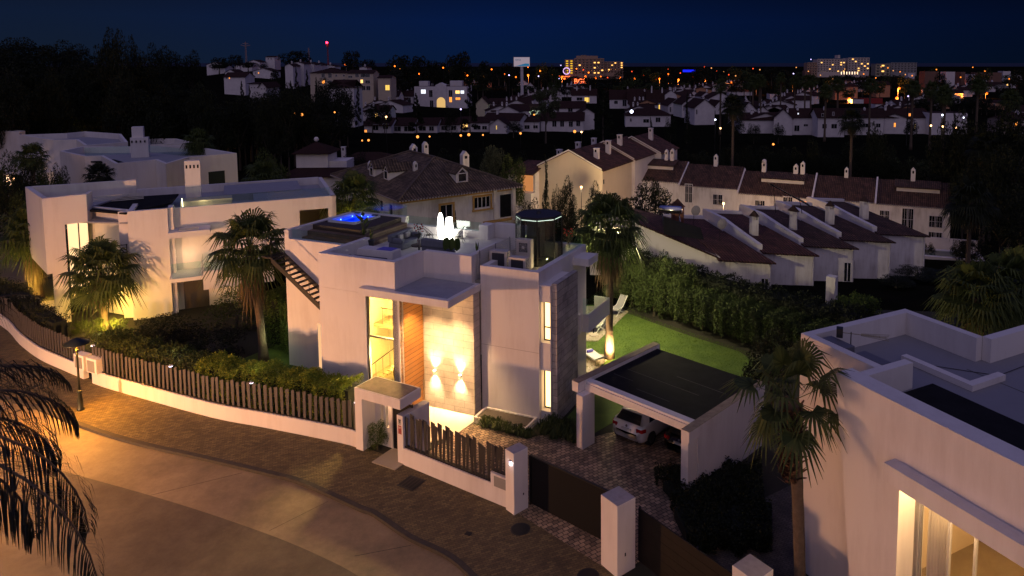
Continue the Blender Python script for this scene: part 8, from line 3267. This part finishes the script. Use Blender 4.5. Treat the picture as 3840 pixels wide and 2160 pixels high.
# --- rooftop pots
def pot_plant(u, v, label, kind, pr=.16, ph=.3, z=6.9):
    c, s_ = math.cos(rad(VD)), math.sin(rad(VD))
    p = (VO[0] + u * c - v * s_, VO[1] + u * s_ + v * c, z)
    t = thing('potted_plant', label, 'potted plant', p, VD)
    m = MB()
    m.lathe([(pr * .75, 0), (pr, ph)], 12)
    m.build('pot', mat('black_plastic', (.02, .02, .02), .5) if kind != 'flower' else mat('grey_pot', (.3, .28, .25), .7), t)
    big = leafmat('rubber_leaf', (.03, .06, .012), (.10, .14, .03), .2)
    m = MB()
    if kind == 'blade':
        for k in range(5):
            a = k * 1.3
            m.add([(.03 * math.cos(a), .03 * math.sin(a), ph), (.09 * math.cos(a + .5), .09 * math.sin(a + .5), ph + .3), (.12 * math.cos(a), .12 * math.sin(a), ph + .62), (.08 * math.cos(a - .5), .08 * math.sin(a - .5), ph + .3)], [(0, 1, 2, 3)])
    elif kind == 'banana':
        for k in range(7):
            a = k * .9
            r_ = .25 + .05 * (k % 3)
            zz = ph + .5 + .12 * k
            m.tube([(0, 0, ph), (r_ * .4 * math.cos(a), r_ * .4 * math.sin(a), zz)], .015, 4)
            m.add([(r_ * .4 * math.cos(a), r_ * .4 * math.sin(a), zz), (r_ * math.cos(a + .45), r_ * math.sin(a + .45), zz + .2), (r_ * 1.5 * math.cos(a), r_ * 1.5 * math.sin(a), zz + .38), (r_ * math.cos(a - .45), r_ * math.sin(a - .45), zz + .2)], [(0, 1, 2, 3)])
    elif kind == 'fig':
        for k in range(9):
            x = -.42 + .84 * (k / 8)
            y = .12 * math.sin(k * 2.3)
            a = .3 * math.sin(k * 1.7)
            pts = [(x + .16 * math.cos(tt) * (1 if math.sin(tt) < 0 else .9), y, ph + .35 + .33 * math.sin(tt) + .06 * (k % 3)) for tt in [i * math.pi / 5 for i in range(10)]]
            m.add(pts, [tuple(range(10))])
    elif kind == 'flower':
        for k in range(26):
            a = R.uniform(0, 6.28)
            r_ = R.uniform(.1, .42)
            zz = ph + R.uniform(.2, .8)
            m.tube([(0, 0, ph), (r_ * math.cos(a) * .6, r_ * math.sin(a) * .6, zz)], .006, 3)
            m.ball((r_ * math.cos(a) * .6, r_ * math.sin(a) * .6, zz), .035, 5)
    o = m.build('leaves', big if kind != 'flower' else mat('flower_stems', (.05, .05, .03), .8), t)
    if kind == 'flower':
        m = MB()
        for k in range(14):
            a = k * 2.4
            m.ball((.22 * math.cos(a), .22 * math.sin(a), ph + .45 + .03 * k), .04, 5)
        m.build('blossom', mat('red_blossom', (.35, .03, .02), .7), t)
    return t


pot_plant(-8.95, 2.35, 'tall banana-like plant in the corner of the wooden steps', 'banana', .2, .35)
pot_plant(-6.75, 0.35, 'small upright blade-leaved plant in a black pot on the white counter end', 'blade', .17, .28, 7.55)
pot_plant(-5.25, 2.35, 'flowers with red blossoms in a vase on the low roof table', 'flower', .1, .3, 7.25)
pot_plant(-2.9, 1.95, 'potted fiddle-leaf fig with broad yellow-green leaves behind the front parapet', 'fig', .2, .3)
pot_plant(-1.55, 2.2, 'small dark-leaved pot plant beside the slat screen', 'blade', .14, .3)
pot_plant(2.55, 4.6, 'small orange-lit plant hanging on the right parapet by the glass shaft', 'flower', .1, .2, 7.3)
c, s_ = math.cos(rad(VD)), math.sin(rad(VD))
t = thing('hall_palm', 'small potted palm behind the tall lit window', 'potted plant', (VO[0] - 4.1 * c + 1.7 * s_, VO[1] - 4.1 * s_ - 1.7 * c, .3), VD)
strap_v = []
for i in range(60):
    a = R.uniform(0, 6.28)
    l_ = R.uniform(.3, .6)
    zz = R.uniform(.7, 1.3)
    s3 = np.array((-math.sin(a), math.cos(a), 0)) * .02
    p0, p1 = np.array((0, 0, .3)), np.array((l_ * math.cos(a) * .6, l_ * math.sin(a) * .6, zz))
    p2 = np.array((l_ * math.cos(a), l_ * math.sin(a), zz * .75))
    strap_v += [p0 - s3 * .3, p0 + s3 * .3, p1 + s3, p1 - s3, p1 - s3, p1 + s3, p2, p2]
obj_of('leaves', arr_mesh('leaves', np.array(strap_v), 4, leafbright), t)
m = MB()
m.lathe([(.15, 0), (.2, .32)], 12)
m.build('pot', mat('grey_pot', (.3, .28, .25), .7), t)


# --- fan palms
def fan_leaves(n, r, e0, e1, seed, nb=20, blade=.95, pet=.95):
    rs = np.random.RandomState(seed)
    out = []
    for i in range(n):
        az = i * 2.39996 + rs.uniform(-.2, .2)
        k = (i + .5) / n
        el = rad(e0 + (e1 - e0) * k + rs.uniform(-6, 6))
        lp2 = pet * r * rs.uniform(.36, .64)
        d = np.array((math.cos(az) * math.cos(el), math.sin(az) * math.cos(el), math.sin(el)))
        up = np.array((0, 0, 1.0))
        s = np.cross(d, up)
        s /= np.linalg.norm(s) + 1e-9
        p1 = d * lp2 + np.array((0, 0, -.06 * r * math.cos(el)))
        out += [s * .012 * r, -s * .012 * r, p1 - s * .008 * r, p1 + s * .008 * r]
        dd = d + np.array((0, 0, -.28 * math.cos(el)))
        dd /= np.linalg.norm(dd)
        bl = blade * r * rs.uniform(.42, .62)
        for j in range(nb):
            t = rad(-118 + 236 * (j + .5) / nb)
            b = dd * math.cos(t) + s * math.sin(t)
            b /= np.linalg.norm(b)
            L_ = bl * (.72 + .28 * math.cos(t * .8)) * rs.uniform(.9, 1.06)
            sd = (-dd * math.sin(t) + s * math.cos(t)) * .021 * r
            q1 = p1 + b * L_ * .55
            q2 = p1 + b * L_ + np.array((0, 0, -1.0)) * L_ * rs.uniform(.25, .75)
            out += [p1 - sd * .3, p1 + sd * .3, q1 + sd, q1 - sd, q1 - sd, q1 + sd, q2 + sd * .12, q2 - sd * .12]
    return np.array(out)


FAN = {}


def fan_palm(label, base, zc, r, seed=1, skirt=1.0, tr=.2, shag=0.0, lm=palmleaf, n=38, group=None, name='fan_palm', lean=(0, 0)):
    t = thing(name, label, 'palm tree', base, 0, group)
    key = (seed, lm.name, n)
    if key not in FAN:
        FAN[key] = arr_mesh('crown', fan_leaves(n, 1.0, 82, -38, seed), 4, lm)
    hgt_ = zc - base[2]
    c = obj_of('crown', FAN[key], t)
    c.location = (lean[0], lean[1], hgt_)
    c.scale = (r, r, r)
    if skirt:
        k2 = ('s', seed)
        if k2 not in FAN:
            FAN[k2] = arr_mesh('dry_skirt', fan_leaves(30, 1.0, -50, -84, seed + 50, 14, .9, .75), 4, palmdead)
        s = obj_of('dry_skirt', FAN[k2], t)
        s.location = (lean[0], lean[1], hgt_ - .05 * r)
        s.scale = (r * .62, r * .62, r * skirt)
    m = MB()
    k = 14
    m.tube([(lean[0] * (i / k) ** 1.5, lean[1] * (i / k) ** 1.5, hgt_ * i / k) for i in range(k + 1)], [tr * (1.55 - .55 * min(1, i / 2.5)) * (1 + .04 * (i % 2)) for i in range(k + 1)], 12)
    m.build('trunk', barkm, t, True)
    if shag:
        va = []
        for i in range(260):
            a = i * 2.39996
            z = hgt_ - .25 - shag * (i / 260)
            ca, sa = math.cos(a), math.sin(a)
            ox, oy = lean
            rr = tr * 1.0
            o_ = tr * R.uniform(.6, 1.9)
            w2 = .085
            p0 = np.array((ox + ca * rr, oy + sa * rr, z))
            p1 = np.array((ox + ca * (rr + o_), oy + sa * (rr + o_), z + R.uniform(.10, .28)))
            s_ = np.array((-sa, ca, 0)) * w2
            va += [p0 - s_, p0 + s_, p1 + s_ * .4, p1 - s_ * .4]
        obj_of('leaf_bases', arr_mesh('leaf_bases', np.array(va), 4, leafmat('cut_leaf_base', (.10, .05, .03), (.22, .12, .07), 0)), t)
    return t


b0 = P(392, 1236)
fan_palm('full low fan palm before the left neighbour villa, lit yellow from below', (b0[0], b0[1], 0), 3.75, 2.75, 1, .8, .22, n=40)
lamp('palm_uplight', 'POINT', (b0[0] + .9, b0[1] - .7, .7), 320, (1, .58, .10), None, .08)
lamp('palm_uplight', 'POINT', (b0[0] - .8, b0[1] + 1.2, .6), 220, (1, .58, .10), None, .08)
b0 = P(989, 1353)
fan_palm('tall fan palm with long dry brown skirt, left of the lit villa', (b0[0], b0[1], 0), 6.6, 2.65, 2, 1.25, .20, n=40, lean=(-.5, 0))
lamp('palm_warm', 'POINT', (b0[0] + 1.6, b0[1] + 2.0, 2.6), 55, (1, .6, .2), None, .08)
b0 = P(2285, 1343)
fan_palm('tall fan palm with white uplit trunk behind the villa, beside the lawn', (b0[0], b0[1], 0), 7.6, 2.75, 3, 1.1, .21, n=46, lm=leafmat('palm_leaf_bright', (.035, .055, .015), (.09, .12, .035)))
lamp('trunk_uplight', 'SPOT', (b0[0] + .15, b0[1] - 1.1, .12), 9000, (1, .64, .28), None, .05, 95, .9, (-.1, .55, 1))
lamp('trunk_foot_light', 'POINT', (b0[0] + .1, b0[1] - .6, .3), 60, (1, .62, .24), None, .04)
t = thing('ground_spotlight', 'small garden spotlight at the foot of the uplit palm', 'spotlight', (b0[0] + .15, b0[1] - 1.1, 0))
m = MB()
m.tube([(0, 0, 0), (0, 0, .18)], .02, 5)
m.build('spike', darkmetal, t)
m = MB()
m.tube([(0, -.05, .16), (0, .08, .26)], .05, 8)
m.build('head', darkmetal, t)
fan_palm('near fan palm with shaggy trunk before the corner villa at the right', (6.12, 20.4, -.1), 7.0, 2.15, 4, .0, .175, 2.3, n=18, lm=palmleaf, lean=(-.4, 0))
fan_palm('fan palm behind the left neighbour villa, its hanging leaves glowing yellow', (-40.7, 50.5, 0), 4.7, 2.9, 5, 1.2, .25, n=36)
lamp('palm_uplight', 'POINT', (-40.3, 48.9, 1.3), 420, (1, .60, .10), None, .08)
lamp('palm_uplight', 'POINT', (-42.0, 49.8, 1.2), 260, (1, .60, .10), None, .08)
for k, (lb, px, row, Y, r) in enumerate((('small dark palm on the roof edge line between the left villas', 372, 660, 60, 1.5), ('small palm in the second left garden', 118, 590, 72, 1.9), ('lit golden palm behind the second left villa', 745, 535, 84, 2.3), ('yellowish palm behind the neighbour villa roof', 985, 680, 62, 2.4), ('palm with yellow-lit fronds behind the jacuzzi', 1330, 745, 56, 2.7), ('golden-lit clump of palms at the edge of the wood, left one', 285, 470, 122, 3.4), ('golden-lit clump of palms at the edge of the wood, right one', 425, 468, 122, 3.4), ('dark palm at the right edge above the corner villa', 3660, 1115, 36, 2.6), ('second dark palm at the right edge, lower', 3790, 1090, 38, 2.8), ('large black palm right of the long terrace', 3640, 760, 70, 3.2), ('dark palm before the stepped far gables', 2750, 398, 112, 2.6), ('dark palm before the right-hand front far row', 3195, 455, 108, 2.6), ('black palm at the top right edge', 3700, 560, 90, 3.0))):
    q = PY(px, row, Y)
    g = tz(q[0], Y) if Y > 48 else 0
    fan_palm(lb, (q[0], Y, g), q[2], r, (k % 5) + 1, .8, .2, n=[44, 40, 46, 34, 36][k % 5], lm=leafdark if k in (0, 9, 10, 11, 12) else palmleaf)
lamp('palm_uplight', 'POINT', (PY(1330, 800, 55)[0], 54, PY(1330, 800, 55)[2]), 120, (1, .62, .12), None, .1)
lamp('palm_uplight', 'POINT', (PY(745, 560, 83)[0], 82, 2), 240, (1, .6, .1), None, .1)
lamp('palm_uplight', 'POINT', (PY(430, 480, 120)[0], 119, 3.2), 600, (1, .55, .08), None, .1)
lamp('palm_uplight', 'POINT', (PY(285, 480, 120)[0], 119, 3.2), 500, (1, .55, .08), None, .1)
lamp('dark_palm_glow', 'POINT', (PY(3700, 1150, 34)[0], 34, 3.0), 20, (1, .6, .3), None, .1)
for k, (f, x, y, Y) in enumerate(((Z4, 60, 400, 270), (Z4, 120, 370, 270), (Z4, 450, 390, 260), (Z4, 545, 385, 255), (Z4, 600, 380, 255), (Z4, 735, 480, 210), (Z4, 1545, 450, 190), (Z4, 1830, 520, 170), (Z4, 1845, 500, 175), (Z4, 1720, 460, 190), (Z4, 2150, 430, 190), (Z3, 2165, 370, 260), (Z3, 2235, 365, 260), (Z3, 1880, 400, 230), (Z4, 320, 350, 300), (Z4, 850, 420, 230), (Z4, 1150, 420, 220), (Z4, 2450, 560, 150))):
    px, py = f(x, y)
    q = PY(px, py, Y)
    fan_palm('slim palm along the lamp-lit avenue ' + whereabouts(px), (q[0], Y, tz(q[0], Y)), q[2], 3.0, (k % 5) + 1, .8, .3, n=[44, 40, 46, 34, 36][k % 5], group='avenue palms at the right')


# --- big feather palm at the lower left corner
def feather_fronds(fr, seed=3):
    rs = np.random.RandomState(seed)
    va, ra = [], MB()
    for az, el, L_, dr in fr:
        az, el = rad(az), rad(el)
        pts = []
        p = np.array((0.0, 0, 0))
        e_ = el
        N_ = 26
        for i in range(N_ + 1):
            pts.append(p.copy())
            p = p + np.array((math.cos(az) * math.cos(e_), math.sin(az) * math.cos(e_), math.sin(e_))) * L_ / N_
            e_ -= dr / N_ * (0.5 + 1.2 * i / N_)
        ra.tube([tuple(q) for q in pts[::2]], [.035 * (1 - .75 * i / 13) for i in range(len(pts[::2]))], 5)
        side = np.array((-math.sin(az), math.cos(az), 0))
        for i in range(3, int(N_ * 3.4)):
            k = i / 3.4
            j = int(k)
            if j >= N_:
                break
            q = pts[j] + (pts[j + 1] - pts[j]) * (k - j)
            d = pts[j + 1] - pts[j]
            d /= np.linalg.norm(d)
            fr_ = k / N_
            ll = .62 * math.sin(math.pi * min(1, .18 + fr_ * .80)) + .10
            for sg in (-1, 1):
                b = side * sg * rs.uniform(.55, .8) + d * rs.uniform(.55, .8) + np.array((0, 0, rs.uniform(-.25, .25)))
                b /= np.linalg.norm(b)
                m1 = q + b * ll * .45
                m2 = q + b * ll * .75 + np.array((0, 0, -.30 * ll))
                m3 = q + b * ll * .85 + np.array((0, 0, -.75 * ll))
                w2 = np.cross(b, np.array((0, 0, 1.0)))
                w2 = w2 / (np.linalg.norm(w2) + 1e-9) * .0095
                va += [q - w2 * .5, q + w2 * .5, m1 + w2, m1 - w2, m1 - w2, m1 + w2, m2 + w2 * .8, m2 - w2 * .8, m2 - w2 * .8, m2 + w2 * .8, m3 + w2 * .1, m3 - w2 * .1]
    return np.array(va), ra


DP = (-9.95, 9.0, 12.05)
t = thing('date_palm', 'dark feather palm whose drooping fronds reach in at the lower left corner', 'palm tree', (DP[0], DP[1], -.2))
va, ra = feather_fronds([(36, 36, 2.95, 1.9), (24, 28, 2.8, 1.9), (10, 4, 2.9, 1.6), (-6, 15, 4.3, 1.6), (2, 24, 3.9, 1.9), (58, 40, 2.9, 1.7), (-40, 35, 3.2, 1.7), (80, 60, 3.5, 1.6), (-60, 30, 3.3, 1.6), (120, 40, 3.5, 1.6), (160, 35, 3.5, 1.6), (200, 30, 3.5, 1.6), (245, 35, 3.5, 1.6), (290, 30, 3.4, 1.6)])
c = obj_of('crown', arr_mesh('crown', va, 4, leafmat('feather_leaf', (.010, .013, .010), (.03, .032, .022), .15)), t)
c.location = (0, 0, DP[2])
o = ra.build('rachis', mat('frond_stalk', (.10, .075, .04), .7), t)
o.location = (0, 0, DP[2])
m = MB()
m.tube([(0, 0, 0), (0, 0, 5), (0, 0, DP[2] + .1)], [.36, .28, .30], 12)
m.build('trunk', barkm, t, True)
